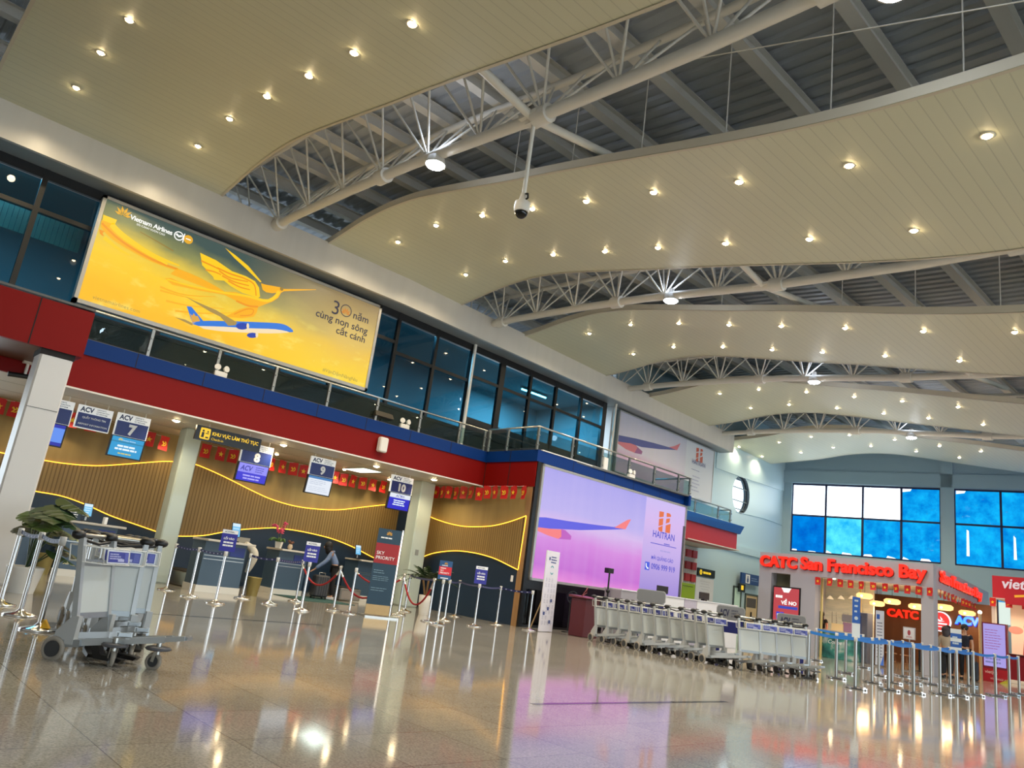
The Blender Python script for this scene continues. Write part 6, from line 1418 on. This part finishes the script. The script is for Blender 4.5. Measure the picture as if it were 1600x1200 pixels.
b = MB(); k_ = rr_; b.shape(Fb, [(-.5 * k_, .38 * k_), (.1 * k_, .1 * k_), (.5 * k_, .05 * k_), (-.1 * k_, -.05 * k_)][::-1], .09); b.shape(Fb, [(.0, .55 * k_), (.3 * k_, .2 * k_), (.1 * k_, .14 * k_)][::-1], .09); b.ink(Fb, -.7 * k_, -.32 * k_, .7 * k_, -.16 * k_, .09); b.ink(Fb, -.3 * k_, -.6 * k_, .2 * k_, -.52 * k_, .09); b.build('bird_print', lit('logo_white', (250, 240, 244)), t)
for k, (x, y, Y) in enumerate(((1351, 931, 31), (1370, 943, 33), (1394, 940, 32), (1433, 948, 32), (1475, 949, 31), (1511, 958, 35.2))):
    p = PY(x, y, Y); t = thing('pendant_lamp', 'warm flat drum pendant in the coffee shop, %s from the left' % ORD[k], 'lamp', p, group='drum pendants in the coffee shop')
    MB().lathe(p, [(.2, -.1), (.29, -.06), (.3, .04), (.22, .1), (.05, .11)], 20).build('shade', mat('shade_glow', (255, 206, 140), .6, em=.75, emc=(255, 196, 120)), t)
    MB().ball((p.x, p.y - .29, p.z - .02), .04, 8).build('bulb', mat('bulb_glow', (255, 244, 214), em=4), t); MB().cyl((p.x, p.y, p.z + .1), (p.x, p.y, 2.95), .008, n=5).build('cord', M_BLACK, t)
    light('pendant_light', 'POINT', (p.x, p.y, p.z - .3), 14, (255, 204, 140), t, .2)
for k, (x, y) in enumerate(((-12.0, 29.0), (-10.6, 29.4), (-13.6, 30.8), (-9.9, 31.8))):
    downlight((x, y, 2.95), 'downlight in the coffee shop ceiling, %s of four from the front' % ORD[k], 'downlights in the coffee shop', 55, .07)
ps = []
for x, y in ((1278, 905), (1297, 909), (1313, 911), (1329, 914), (1346, 917), (1364, 919), (1383, 921), (1400, 922), (1418, 924), (1436, 926), (1453, 927)):
    p = PY(x, y - 5, YF0 - .1); ps.append((p.x, YF0 - .1, ZH - .02))
bunting('string of red flags under the front sign of the coffee shop', ps, -pi / 2, 1, .7)
bunting('string of red flags under the side sign of the coffee shop', [tuple(sdp(.5 + i * .75, .12) + V((0, 0, ZH - .02))) for i in range(11)], -pi / 2 + 1.4, 0, .7)
# lit poster in the niche
a, c = PY(1208, 985, YF0), PY(1250, 920, YF0); F = Face((a.x, YF0 - .06, .62), FU); w, h = c.x - a.x, PY(1229, 919, YF0).z - .62
t = thing('poster_lightbox', 'red lit drink poster in a black frame at the left of the coffee shop', 'poster', F.o); MB().panel(F, -.04, -.62, w + .04, h + .05, -.14, -.02).build('frame', M_BLACK, t)
b = MB(); b.m(0); b.ink(F, 0, h * .25, w, h, .0); b.m(1); b.ink(F, 0, 0, w, h * .25, 0.0); b.build('picture', [lit('poster_red', (190, 70, 76)), lit('poster_foot', (226, 200, 186))], t)
b = MB(); b.m(0); b.shape(F, [(w * .3, h), (w * .7, h), (w * .6, h * .9), (w * .4, h * .9)][::-1], .004); b.text(F, 'VỀ NO', w * .3, h * .63, w=w * .62, h=h * .13, bold=.04, d=.006); b.lines(F, w * .08, h * .76, w * .4, h * .08, 1, .006, 3, fill=.7); b.m(1); b.ink(F, w * .2, h * .54, w * .96, h * .6, .004); b.m(2)
for x in (.2, .36): b.shape(F, [(w * x - .06, h * .3), (w * x + .06, h * .3), (w * x + .07, h * .46), (w * x - .07, h * .46)], .005)
b.m(0); b.disc(F, w * .2, h * .4, .04, .008, n=12); b.disc(F, w * .36, h * .41, .04, .008, n=12); b.curve(F, [(w * .5, h * .3), (w * .62, h * .36), (w * .7, h * .31)], .04, .006)
b.build('lettering', [lit('white', (250, 250, 245)), lit('poster_blue', (60, 74, 180)), lit('can_blue', (44, 70, 210))], t)
# counters and furniture
a = G(1281, 1030); t = thing('serving_counter', 'teal painted coffee counter behind the queue posts', 'counter', (-12.4, 28.4, 0))
k_ = NT('teal_mural', c=(60, 140, 130), rough=.4); k_.base(k_.ramp(k_.noise(k_.mapping((1.6, 1, 1.6)), 1.4, 4), [(.35, (46, 96, 98)), (.5, (70, 152, 140)), (.62, (206, 214, 206)), (.72, (150, 50, 60))]))
X0, X1 = PY(1279, 1010, 28.4).x, PY(1336, 1010, 28.4).x
MB().bbox((X0, 28.4, 0), (X1, 29.1, .92), .01).build('body', k_.m, t); MB().bbox((X0 - .05, 28.3, .92), (X1 + .05, 29.15, .97), .01).build('top', M_TOP, t); F = Face((X0, 28.395, 0), FU); b = MB(); b.text(F, 'Coffee', .35, .5, w=.5, bold=.02, shear=.25, d=.004); b.build('lettering', I_WHITE, t)
def onc(x): return PY(x, 990, 28.7).x
t = thing('pastry_display', 'small lit pastry cabinet on the coffee counter', 'display cabinet', (onc(1312), 28.7, .97)); x_ = onc(1312); b = MB(); b.box((x_ - .22, 28.5, .97), (x_ + .22, 28.9, 1.22)); b.build('base_box', mat('cream_box', (236, 204, 150), .5, em=.08), t)
for k in range(4): MB().box((x_ - .2, 28.52, 1.28 + .09 * k), (x_ + .2, 28.88, 1.3 + .09 * k)).build('shelf', mat('shelf_cream', (210, 206, 190), .4), t)
b = MB(); [b.box((x_ + s * .21 - .01, yy, 1.2), (x_ + s * .21 + .01, yy + .02, 1.62)) for s in (-1, 1) for yy in (28.51, 28.87)]; b.build('corner_post', M_STAIN, t)
x_ = onc(1327); t = thing('coffee_machine', 'grey and mauve drink machine on the coffee counter', 'machine', (x_, 28.7, .97)); MB().bbox((x_ - .16, 28.5, .97), (x_ + .16, 28.9, 1.3), .02).build('body', mat('mauve', (170, 130, 160), .4), t); MB().bbox((x_ - .2, 28.5, 1.32), (x_ + .18, 28.9, 1.58), .02).build('hopper', mat('machine_grey', (150, 146, 150), .3), t)
x_ = PY(1348, 980, 29).x; t = thing('drinks_fridge', 'grey upright cabinet right of the coffee machine', 'cabinet', (x_, 29, 0)); MB().bbox((x_ - .25, 28.9, 0), (x_ + .2, 29.4, 1.72), .02).build('body', mat('cabinet_slate', (104, 108, 124), .4), t); MB().bbox((x_ - .2, 28.89, .2), (x_ + .0, 28.9, 1.6), .002).build('door', mat('fridge_blue', (70, 90, 140), .3), t)
for k, (x, y, hh) in enumerate(((1281, 975, .3),)):
    x_ = onc(1283); t = thing('till_screen', 'black till screen on the coffee counter beside the barista', 'till', (x_, 28.6, .97)); MB().bbox((x_ - .1, 28.6, 1.15), (x_ + .12, 28.64, 1.42), .01).build('screen', M_BLACK, t); MB().cbox((x_, 28.64, 1.06), (.06, .06, .2)).build('stand', M_BLACK, t)
x_ = PY(1374, 1030, 33.2).x; 
def xbanner(label, px, Y, z0, z1, wpx, col):
    a, c = PY(px - wpx / 2, 990, Y), PY(px + wpx / 2, 990, Y); w = c.x - a.x; F = Face((a.x, Y, z0), FU); h = z1 - z0; t = thing('standee_banner', label, 'banner stand', (a.x + w / 2, Y, 0)); MB().panel(F, 0, 0, w, h, -.02, 0).build('board', mat('banner_pale', (206, 212, 224), .5), t)
    b = MB(); b.m(0); b.ink(F, w * .12, h * .84, w * .5, h * .93, .004); b.m(1); b.lines(F, w * .15, h * .12, w * .7, h * .68, 12, .004, 5, 'c', .28); b.m(2); b.shape(F, [(w * .6, 0), (w, 0), (w, h * .2)], .003); b.build('lettering', [mat('print_mid_blue', (44, 92, 176), .4), mat('print_slate2', (84, 90, 120), .5), mat('print_blue2', (70, 120, 220), .5)], t)
    b = MB(); b.panel(F, w * .1, -z0, w * .9, -z0 + .03, -.2, .2); b.panel(F, w * .46, -z0, w * .54, .02, -.05, -.02); b.build('foot', M_STAIN, t)
xbanner('narrow white standee with print before the walnut wall', 1374.5, 28.0, .05, PY(1374, 954, 28.0).z, 13, 0)
a, c = PY(1411, 1000, 28.3), PY(1430, 1000, 28.3); F = Face((a.x, 28.3, 1.02), FU); w = c.x - a.x; h = PY(1420, 980, 28.3).z - 1.02; t = thing('poster_stand', 'white framed notice on a thin stand inside the coffee shop', 'poster stand', (a.x + w / 2, 28.3, 0)); MB().panel(F, 0, 0, w, h, -.03, 0).build('frame', mat('frame_silver', (190, 192, 198), .3), t); MB().ink(F, .03, .03, w - .03, h - .03, .003).build('sheet', mat('sheet_white', (224, 226, 232), .5), t); b = MB(); b.disc(F, w / 2, h * .55, .05, .005, ry=.09, n=14); b.lines(F, w * .2, h * .12, w * .6, h * .16, 2, .005, 3, 'c'); b.build('sheet_print', mat('print_redsoft', (170, 70, 80), .5), t); b = MB(); b.cyl((a.x + w / 2, 28.33, .02), (a.x + w / 2, 28.33, 1.05), .02, n=8); b.cbox((a.x + w / 2, 28.33, .012), (.35, .35, .024)); b.build('stand', M_STAIN, t)
M_OAK = mat('cafe_oak', (150, 100, 62), .5)
def stool(label, x, y):
    t = thing('cafe_stool', label, 'stool', (x, y, 0), group='wooden stools in the coffee shop'); MB().lathe((x, y, .44), [(.17, 0), (.19, .015), (.19, .035), (.17, .045)], 18).build('seat', M_OAK, t)
    for k in range(4): a_ = k * pi / 2 + .6; MB().cyl((x + .1 * math.cos(a_), y + .1 * math.sin(a_), .45), (x + .19 * math.cos(a_), y + .19 * math.sin(a_), 0), .018, .014, 8).build('leg', M_OAK, t)
    b = MB(); b.tube([(x + .15 * math.cos(k * pi / 8), y + .15 * math.sin(k * pi / 8), .2) for k in range(16)], .01, 5, True); b.build('foot_ring', M_OAK, t)
def table(label, x, y):
    t = thing('cafe_table', label, 'table', (x, y, 0), group='round tables in the coffee shop'); MB().lathe((x, y, .71), [(.3, 0), (.32, .012), (.32, .03), (.3, .035)], 22).build('table_top', M_OAK, t); MB().cyl((x, y, .03), (x, y, .72), .035, n=10).build('column_leg', M_BLACK, t); MB().lathe((x, y, 0), [(.22, 0), (.22, .02), (.04, .04)], 16).build('base', M_BLACK, t)
table('round oak table left of the white notice stand', -11.5, 29.6); table('round oak table right of the white notice stand', -10.1, 29.8)
stool('wooden stool nearest the coffee counter', -12.05, 29.5); stool('wooden stool between the round tables', -10.9, 29.4); stool('wooden stool before the right round table', -10.3, 29.1); stool('wooden stool by the grey shop pillar', -9.6, 29.6)
MB_ = MB(); xm = PY(1320, 925, 32.7).x; zm = PY(1320, 930, 32.7).z
for k, px in enumerate((1297, 1314, 1331)):
    p = PY(px, 936, 32.6); t = thing('wall_lamp', 'small cream wall lamp on the pale stone wall, %s from the left' % ORD[k], 'lamp', (p.x, 32.6, p.z), group='cone lamps on the pale stone wall'); MB().lathe((p.x, 32.6, p.z), [(.14, 0), (.05, .12), (.02, .14)], 12).build('shade', mat('cone_cream', (240, 224, 190), .5, em=.25), t); MB().cyl((p.x, 32.6, p.z + .1), (p.x, 32.8, p.z + .16), .012, n=6).build('arm', M_STAIN, t)
# ================================================================== airline booth at the far right
M_VJ = mat('booth_red', (178, 20, 40), .45, em=.03); YV = 33.0
a = PY(1550, 899, YV); c = PY(1553, 934, YV); zt, zb = a.z, c.z; F = Face((a.x, YV, zb), FU); W_ = 5.0
t = thing('booth_sign', 'red overhead airline booth board with white lettering at the far right', 'shop sign', F.o); MB().panel(F, 0, 0, W_, zt - zb, -.3, 0).build('board', M_VJ, t); b = MB(); p = PY(1566, 922, YV); b.text(F, 'vietjet', p.x - F.o.x, .26, h=.46, bold=.02, shear=.15, d=.004, th=.02); b.build('lettering', lit('letter_pale', (236, 214, 216), .9), t)
b = MB(); [b.box((x - .06, YV - .25, 0), (x + .06, YV - .1, zb)) for x in (F.o.x + W_ - .1,)]; b.box((F.o.x + .02, YV - .25, 0), (F.o.x + .14, YV - .1, zb)); M_BW = mat('booth_wall', (216, 204, 196), .5); [struct('trim_booth', x_, M_BW) for x_ in (b,)]; struct('wall_booth', MB().box((F.o.x + .5, YV + 1.2, 0), (F.o.x + W_, YV + 1.3, zb + .2)), M_BW); struct('ceiling_booth', MB().box((F.o.x + .1, YV - .3, zb - .05), (F.o.x + W_, YV + 1.18, zb - .002)), M_BW)
for k in range(3): downlight((F.o.x + .5 + .9 * k, YV + .3, zb - .05), 'downlight under the red airline booth board, %s from the left' % ORD[k], 'downlights under the booth board', 25, .07)
bunting('string of red flags under the red airline booth board', [(F.o.x + .1 + .5 * i, YV - .36, zb - .02) for i in range(8)], -pi / 2, 1, .8)
p = PY(1580, 945, YV - .3); b = MB(); Fq = Face((p.x - .15, YV - .45, p.z), FU); b.shape(Fq, [(0, .55), (1.0, .55), (1.0, .12), (.9, 0), (.1, 0), (0, .12)][::-1], 0, .02); b.m(1); b.curve(Fq, [(.3, .3), (.6, .34), (.9, .26)], .08, .024)
tag(b.build('hanging_board', [M_VJ, mat('booth_yellow', (236, 180, 50), .5, em=.05)]), 'small red hanging board with a yellow mark below the booth sign', 'sign')
F2 = Face((PY(1580, 1000, YV + 1.15).x, YV + 1.18, .9), FU); t = thing('wall_mural', 'printed mural with a woman in red at the far right edge', 'mural', F2.o); MB().panel(F2, 0, 0, 3, 2.0, -.01, 0).build('print', mat('mural_peach', (224, 196, 178), .6, em=.04), t); b = MB(); b.m(0); b.disc(F2, .75, 1.1, .34, .003, ry=.36); b.m(1); b.disc(F2, .75, 1.08, .19, .006, ry=.24); b.m(2); b.shape(F2, [(.35, 0), (1.15, 0), (1.1, .6), (.95, .82), (.55, .82), (.4, .6)], .005); b.m(3); b.disc(F2, .15, .95, .24, .002, ry=.14); b.build('figure_print', [mat('ink_hair', (70, 40, 34), .6), mat('ink_skin', (214, 156, 128), .6), mat('ink_red', (176, 40, 50), .6), mat('ink_rose', (206, 140, 130), .6)], t)
t = thing('booth_counter', 'dark red low booth counter at the far right edge', 'counter', (F.o.x + .6, YV, 0)); MB().bbox((F.o.x + .5, YV - .2, .1), (F.o.x + W_, YV + .4, .95), .02).build('front', mat('counter_wine', (120, 16, 34), .4), t); MB().bbox((F.o.x + .45, YV - .25, 0), (F.o.x + W_, YV + .45, .12), .01).build('plinth', M_WHITE, t); MB().bbox((F.o.x + .45, YV - .25, .95), (F.o.x + W_, YV + .45, 1.0), .01).build('top', mat('counter_dark', (70, 14, 24), .3), t)
YT = 31.0; a, c = PY(1536, 1060, YT), PY(1575, 1060, YT); F = Face((a.x, YT, 0), FU); w = c.x - a.x; h = PY(1556, 974, YT).z; t = thing('lit_totem', 'lilac lit notice board with red foot beside the man', 'notice board', (a.x + w / 2, YT, 0)); MB().panel(F, 0, 0, w, h, -.2, 0).build('case', mat('totem_wine', (120, 30, 52), .4), t)
b = MB(); b.ink(F, .04, h * .26, w - .04, h - .04, .004); b.build('display', lit('totem_lilac', (168, 156, 226)), t); b = MB(); b.m(0); b.lines(F, w * .12, h * .54, w * .74, h * .36, 8, .007, 8, fill=.2); b.m(1); b.lines(F, w * .12, h * .3, w * .76, h * .12, 2, .007, 9, fill=.5); b.m(2); b.ink(F, .0, 0, w, h * .22, .003); b.m(3); b.text(F, 'vietjet', w * .08, h * .12, h=h * .07, bold=.02, d=.006); b.text(F, 'vietjetair.com', w * .3, h * .03, h=h * .05, d=.006); b.m(4); b.shape(F, [(w * .65, 0), (w, 0), (w, h * .08)], .006)
b.build('lettering', [lit('totem_ink', (150, 60, 110)), lit('totem_mist', (120, 120, 170)), mat('totem_red', (170, 26, 44), .4), mat('totem_pale', (226, 180, 180), .5), mat('totem_yellow', (200, 190, 60), .5)], t)
b = MB(); pxp = PY(1532, 1000, YT).x; b.cyl((pxp, YT, 0), (pxp, YT, 2.2), .05, n=10); b.m(1); b.ball((pxp, YT, 2.25), .07, 10); tag(b.build('slim_lamp_post', [mat('oak_post', (190, 160, 120), .5), mat('globe_glow', (255, 246, 226), em=2)]), 'slim wooden post with a small white globe beside the lilac board', 'lamp')
p0_, p1_ = ew(1561, 975), ew(1577, 905)
w = MB(); w.panel(EF, p0_[0] - .06, p0_[1], p0_[0], p1_[1], 0, .05); w.panel(EF, p1_[0], p0_[1], p1_[0] + .06, p1_[1], 0, .05); w = struct('window_45', w, M_FR2)
MB().quad(EF(p0_[0], p0_[1] + 1.0, .02), EF(p1_[0], p0_[1] + 1.0, .02), EF(p1_[0], p1_[1], .02), EF(p0_[0], p1_[1], .02)).build('pane', lit('pane_blue', (40, 150, 220)), w); MB().quad(EF(p0_[0], p0_[1], .02), EF(p1_[0], p0_[1], .02), EF(p1_[0], p0_[1] + 1.0, .02), EF(p0_[0], p0_[1] + 1.0, .02)).build('pane', lit('pane_white', (225, 240, 230)), w)
# ================================================================== people
def skin_obj(name, verts, edges, radii, m, parent, sub=2, root=0):
    off = V(parent.location); me = bpy.data.meshes.new(name); me.from_pydata([tuple(V(v) - off) for v in verts], edges, []); me.materials.append(m)
    o = bpy.data.objects.new(name, me); COL.objects.link(o); o.parent = parent
    md = o.modifiers.new('skin', 'SKIN'); md.use_smooth_shade = True; md.branch_smoothing = .6
    for i, r_ in enumerate(radii):
        sv = me.skin_vertices[0].data[i]; sv.radius = (r_, r_) if not isinstance(r_, tuple) else r_; sv.use_root = (i == root)
    s_ = o.modifiers.new('sub', 'SUBSURF'); s_.levels = sub; s_.render_levels = sub
    return o
class Rig:
    def __init__(s): s.v = []; s.e = []; s.r = []
    def pt(s, p, r, par=None):
        s.v.append(V(p)); s.r.append(r)
        if par is not None: s.e.append((par, len(s.v) - 1))
        return len(s.v) - 1
def person(label, J, skin, shirt, trousers, hair, long_hair=False, shirt_arm=1, shoes=(24, 24, 26)):
    """J: joints in the hall: pelvis, waist, chest, neck, head, and per side shoulder, elbow, wrist, hip, knee, ankle, toe"""
    base = V((J['pelvis'][0], J['pelvis'][1], 0)); t = thing('person', label, 'person', base)
    ms, mh = mat('skin_%d_%d_%d' % skin, skin, .55), mat('hair_%d_%d_%d' % hair, hair, .6)
    g = Rig(); P = {k: V(v) for k, v in J.items()}
    f = V(J['face']).normalized(); side = V((0, 0, 1)).cross(f).normalized()
    pel = g.pt(P['pelvis'], (.13, .1)); wa_ = g.pt(P['waist'], (.125, .095), pel); ch = g.pt(P['chest'], (.15, .105), wa_); nk = g.pt(P['neck'], .055, ch)
    hd0 = g.pt(P['neck'].lerp(P['head'], .5), .06, nk); hd = g.pt(P['head'], (.085, .095), hd0); g.pt(P['head'] + V((0, 0, .075)), (.07, .08), hd)
    for s in 'lr':
        sh = g.pt(P['sh' + s], .056, ch); el = g.pt(P['el' + s], .042, sh); fa = g.pt(P['el' + s].lerp(P['wr' + s], .4), .039, el); wr = g.pt(P['wr' + s], .026, fa)
        d = (P['wr' + s] - P['el' + s]).normalized(); pa = g.pt(P['wr' + s] + d * .075, (.036, .018), wr)
        sd = d.cross(V((.3, .2, 1))).normalized()
        for i, L_ in enumerate((.07, .08, .076, .06)):
            b0 = P['wr' + s] + d * .085 + sd * (.012 * (i - 1.5) * 1.6); k1 = g.pt(b0, .009, pa); k2 = g.pt(b0 + d * L_ * .55 + f * .006, .0085, k1); g.pt(b0 + d * L_ * .9 + f * .022, .007, k2)
        tb = g.pt(P['wr' + s] + d * .04 + sd * .036, .010, pa); g.pt(P['wr' + s] + d * .08 + sd * .052, .008, tb)
        hp = g.pt(P['hp' + s], .088, pel); kn = g.pt(P['kn' + s], .058, hp); cf = g.pt(P['kn' + s].lerp(P['an' + s], .35), .054, kn); an = g.pt(P['an' + s], .036, cf); g.pt(P['to' + s], .034, an)
    skin_obj('body', g.v, g.e, g.r, ms, t)
    H = P['head']; b = MB()   # face features
    b.ball(H + f * .095 + V((0, 0, -.005)), .016, 8, (1, 1, 1.5)); b.build('nose', ms, t)
    b = MB(); [b.ball(H + side * (s * .085) + V((0, 0, -.005)), .022, 8, (.7, .7, 1.3)) for s in (1, -1)]; b.build('ears', ms, t)
    b = MB(); [b.ball(H + f * .083 + side * (s * .032) + V((0, 0, .025)), .011, 8) for s in (1, -1)]; b.build('eyes', mat('eye_dark', (24, 18, 16), .3), t)
    b = MB(); b.ball(H + f * .083 + V((0, 0, -.05)), .018, 8, (1, 1, .4)); b.build('mouth', mat('lip', (150, 84, 78), .5), t)
    b = MB(); b.ball(H - f * .022 + V((0, 0, .045)), .118, 16, (1, 1, 1.0))
    if long_hair: b.ball(H - f * .05 + V((0, 0, -.07)), .105, 14, (1, 1, 1.35)); b.ball(H - f * .03 + V((0, 0, -.02)), .112, 14)
    b.build('hair', mh, t)
    c = Rig(); a0 = c.pt(P['pelvis'] + V((0, 0, .0)), (.158, .125)); a1 = c.pt(P['waist'], (.15, .12), a0); a2 = c.pt(P['chest'], (.172, .128), a1); c.pt(P['neck'] - (P['neck'] - P['chest']) * .25, .075, a2)
    for s in 'lr':
        x = c.pt(P['sh' + s], .074, a2); y = c.pt(P['sh' + s].lerp(P['el' + s], .5 if shirt_arm < 1 else .95), .06, x)
        if shirt_arm > 1: c.pt(P['wr' + s], .046, y)
    skin_obj('shirt', c.v, c.e, c.r, mat('cloth_%d_%d_%d' % shirt, shirt, .8), t)
    c = Rig(); a0 = c.pt(P['pelvis'], (.15, .122))
    for s in 'lr': x = c.pt(P['hp' + s], .108, a0); y = c.pt(P['kn' + s], .078, x); c.pt(P['an' + s] + V((0, 0, .02)), .062, y)
    skin_obj('trousers', c.v, c.e, c.r, mat('cloth_%d_%d_%d' % trousers, trousers, .8), t)
    for s in 'lr':
        b = MB(); d = (P['to' + s] - P['an' + s]); d.z = 0; d.normalize(); q = V((P['an' + s].x, P['an' + s].y, 0)); sd = V((-d.y, d.x, 0))
        o_ = [(-.07, -.03), (-.075, .03), (0, .042), (.12, .046), (.17, .025), (.17, -.025), (.12, -.046), (0, -.042)]
        b.prism([q + d * a_ + sd * c_ for a_, c_ in o_[::-1]], (0, 0, .07)); b.build('shoe', mat('shoe_%d' % shoes[0], shoes, .5), t, bevel=.015)
    return t
def stand(x, y, az, h=1.7, lean=0.0, arms=((.1, .0), (.1, .0)), crouch=0):
    k = h / 1.72; f = V((math.cos(az), math.sin(az), 0)); l = V((-f.y, f.x, 0)); B = V((x, y, 0)); Z = V((0, 0, 1))
    J = dict(face=f, pelvis=B + Z * .95 * k, waist=B + f * lean * .35 + Z * 1.1 * k, chest=B + f * lean + Z * (1.31 - lean * .25) * k, neck=B + f * lean * 1.5 + Z * (1.46 - lean * .5) * k, head=B + f * (lean * 1.85 + .03) + Z * (1.6 - lean * .62) * k)
    for s, sg, (fw, up_) in (('l', 1, arms[0]), ('r', -1, arms[1])):
        sh = J['chest'] + l * sg * .17 * k + Z * .09 * k; el = sh + l * sg * .05 + f * fw * .5 - Z * .28 * k; wr = el + f * (fw * .8 + .04) - Z * (.24 - up_) * k
        hp = B + l * sg * .09 + Z * .9 * k; J.update({'sh' + s: sh, 'el' + s: el, 'wr' + s: wr, 'hp' + s: hp, 'kn' + s: B + l * sg * .1 + f * .02 + Z * .49 * k, 'an' + s: B + l * sg * .1 - f * .02 + Z * .08, 'to' + s: B + l * sg * .12 + f * .12 + Z * .035})
    return J
SKN = (196, 150, 122)
person('woman in pale blue shirt bending over a suitcase at counter 9', stand(-19.45, 11.75, -2.15, 1.62, .16, ((.26, .0), (.26, .02))), SKN, (112, 132, 168), (18, 18, 22), (14, 12, 14), True, 2, (200, 200, 200))
t = thing('suitcase', 'dark grey wheeled suitcase before the bending woman', 'suitcase', (-19.15, 11.2, 0)); MB().bbox((-19.3, 10.97, .06), (-19.03, 11.42, .64), .04).build('shell', mat('case_grey', (52, 52, 56), .35), t)
b = MB(); [b.bbox((-19.028, yy - .012, .1), (-19.018, yy + .012, .6), .003) for yy in (11.05, 11.13, 11.2, 11.27, 11.35)]; b.build('shell_rib', mat('case_rib', (78, 78, 82), .35), t); b = MB(); b.tube([(-19.16, 11.1, .64), (-19.16, 11.1, .7), (-19.16, 11.29, .7), (-19.16, 11.29, .64)], .012, 6); b.build('carry_handle', M_STAIN, t)
for dx in (-.1, .1):
    for dy in (-.17, .17): MB().ball((-19.165 + dx, 11.195 + dy, .03), .03, 8).build('wheel', M_BLACK, t)
person('man in a dark navy t-shirt standing before the walnut wall', stand(-8.5, 29.2, -1.35, 1.72, 0, ((.02, 0), (.02, 0))), (200, 156, 130), (22, 26, 44), (20, 22, 30), (16, 14, 14), False, .5)
person('person with dark hair mostly hidden behind the queue sign', stand(-8.95, 29.0, -1.2, 1.6), SKN, (150, 110, 100), (40, 40, 46), (14, 12, 14), True, .5)
person('person in a grey beige jacket half hidden by the shop pillar', stand(-8.72, 28.05, 2.2, 1.55), SKN, (176, 160, 140), (28, 28, 30), (60, 54, 60), True, 2)
xb = PY(1284, 985, 29.5).x; person('barista in black leaning over the coffee counter', stand(xb, 29.5, -1.3, 1.62, .1, ((.2, .1), (.2, .1))), (190, 120, 100), (22, 22, 24), (24, 24, 26), (20, 18, 18), False, .5)
p = G(1527, 1068); t = thing('shoulder_bag', 'dark bag standing on the floor right of the man', 'bag', (-8.3, 29.5, 0)); MB().bbox((-8.42, 29.42, 0), (-8.2, 29.6, .6), .05).build('bag_body', mat('bag_navy', (24, 28, 44), .6), t); b = MB(); b.tube([(-8.36, 29.5, .58), (-8.36, 29.5, .8), (-8.26, 29.5, .8), (-8.26, 29.5, .58)], .012, 6); b.build('strap', M_BLACK, t)
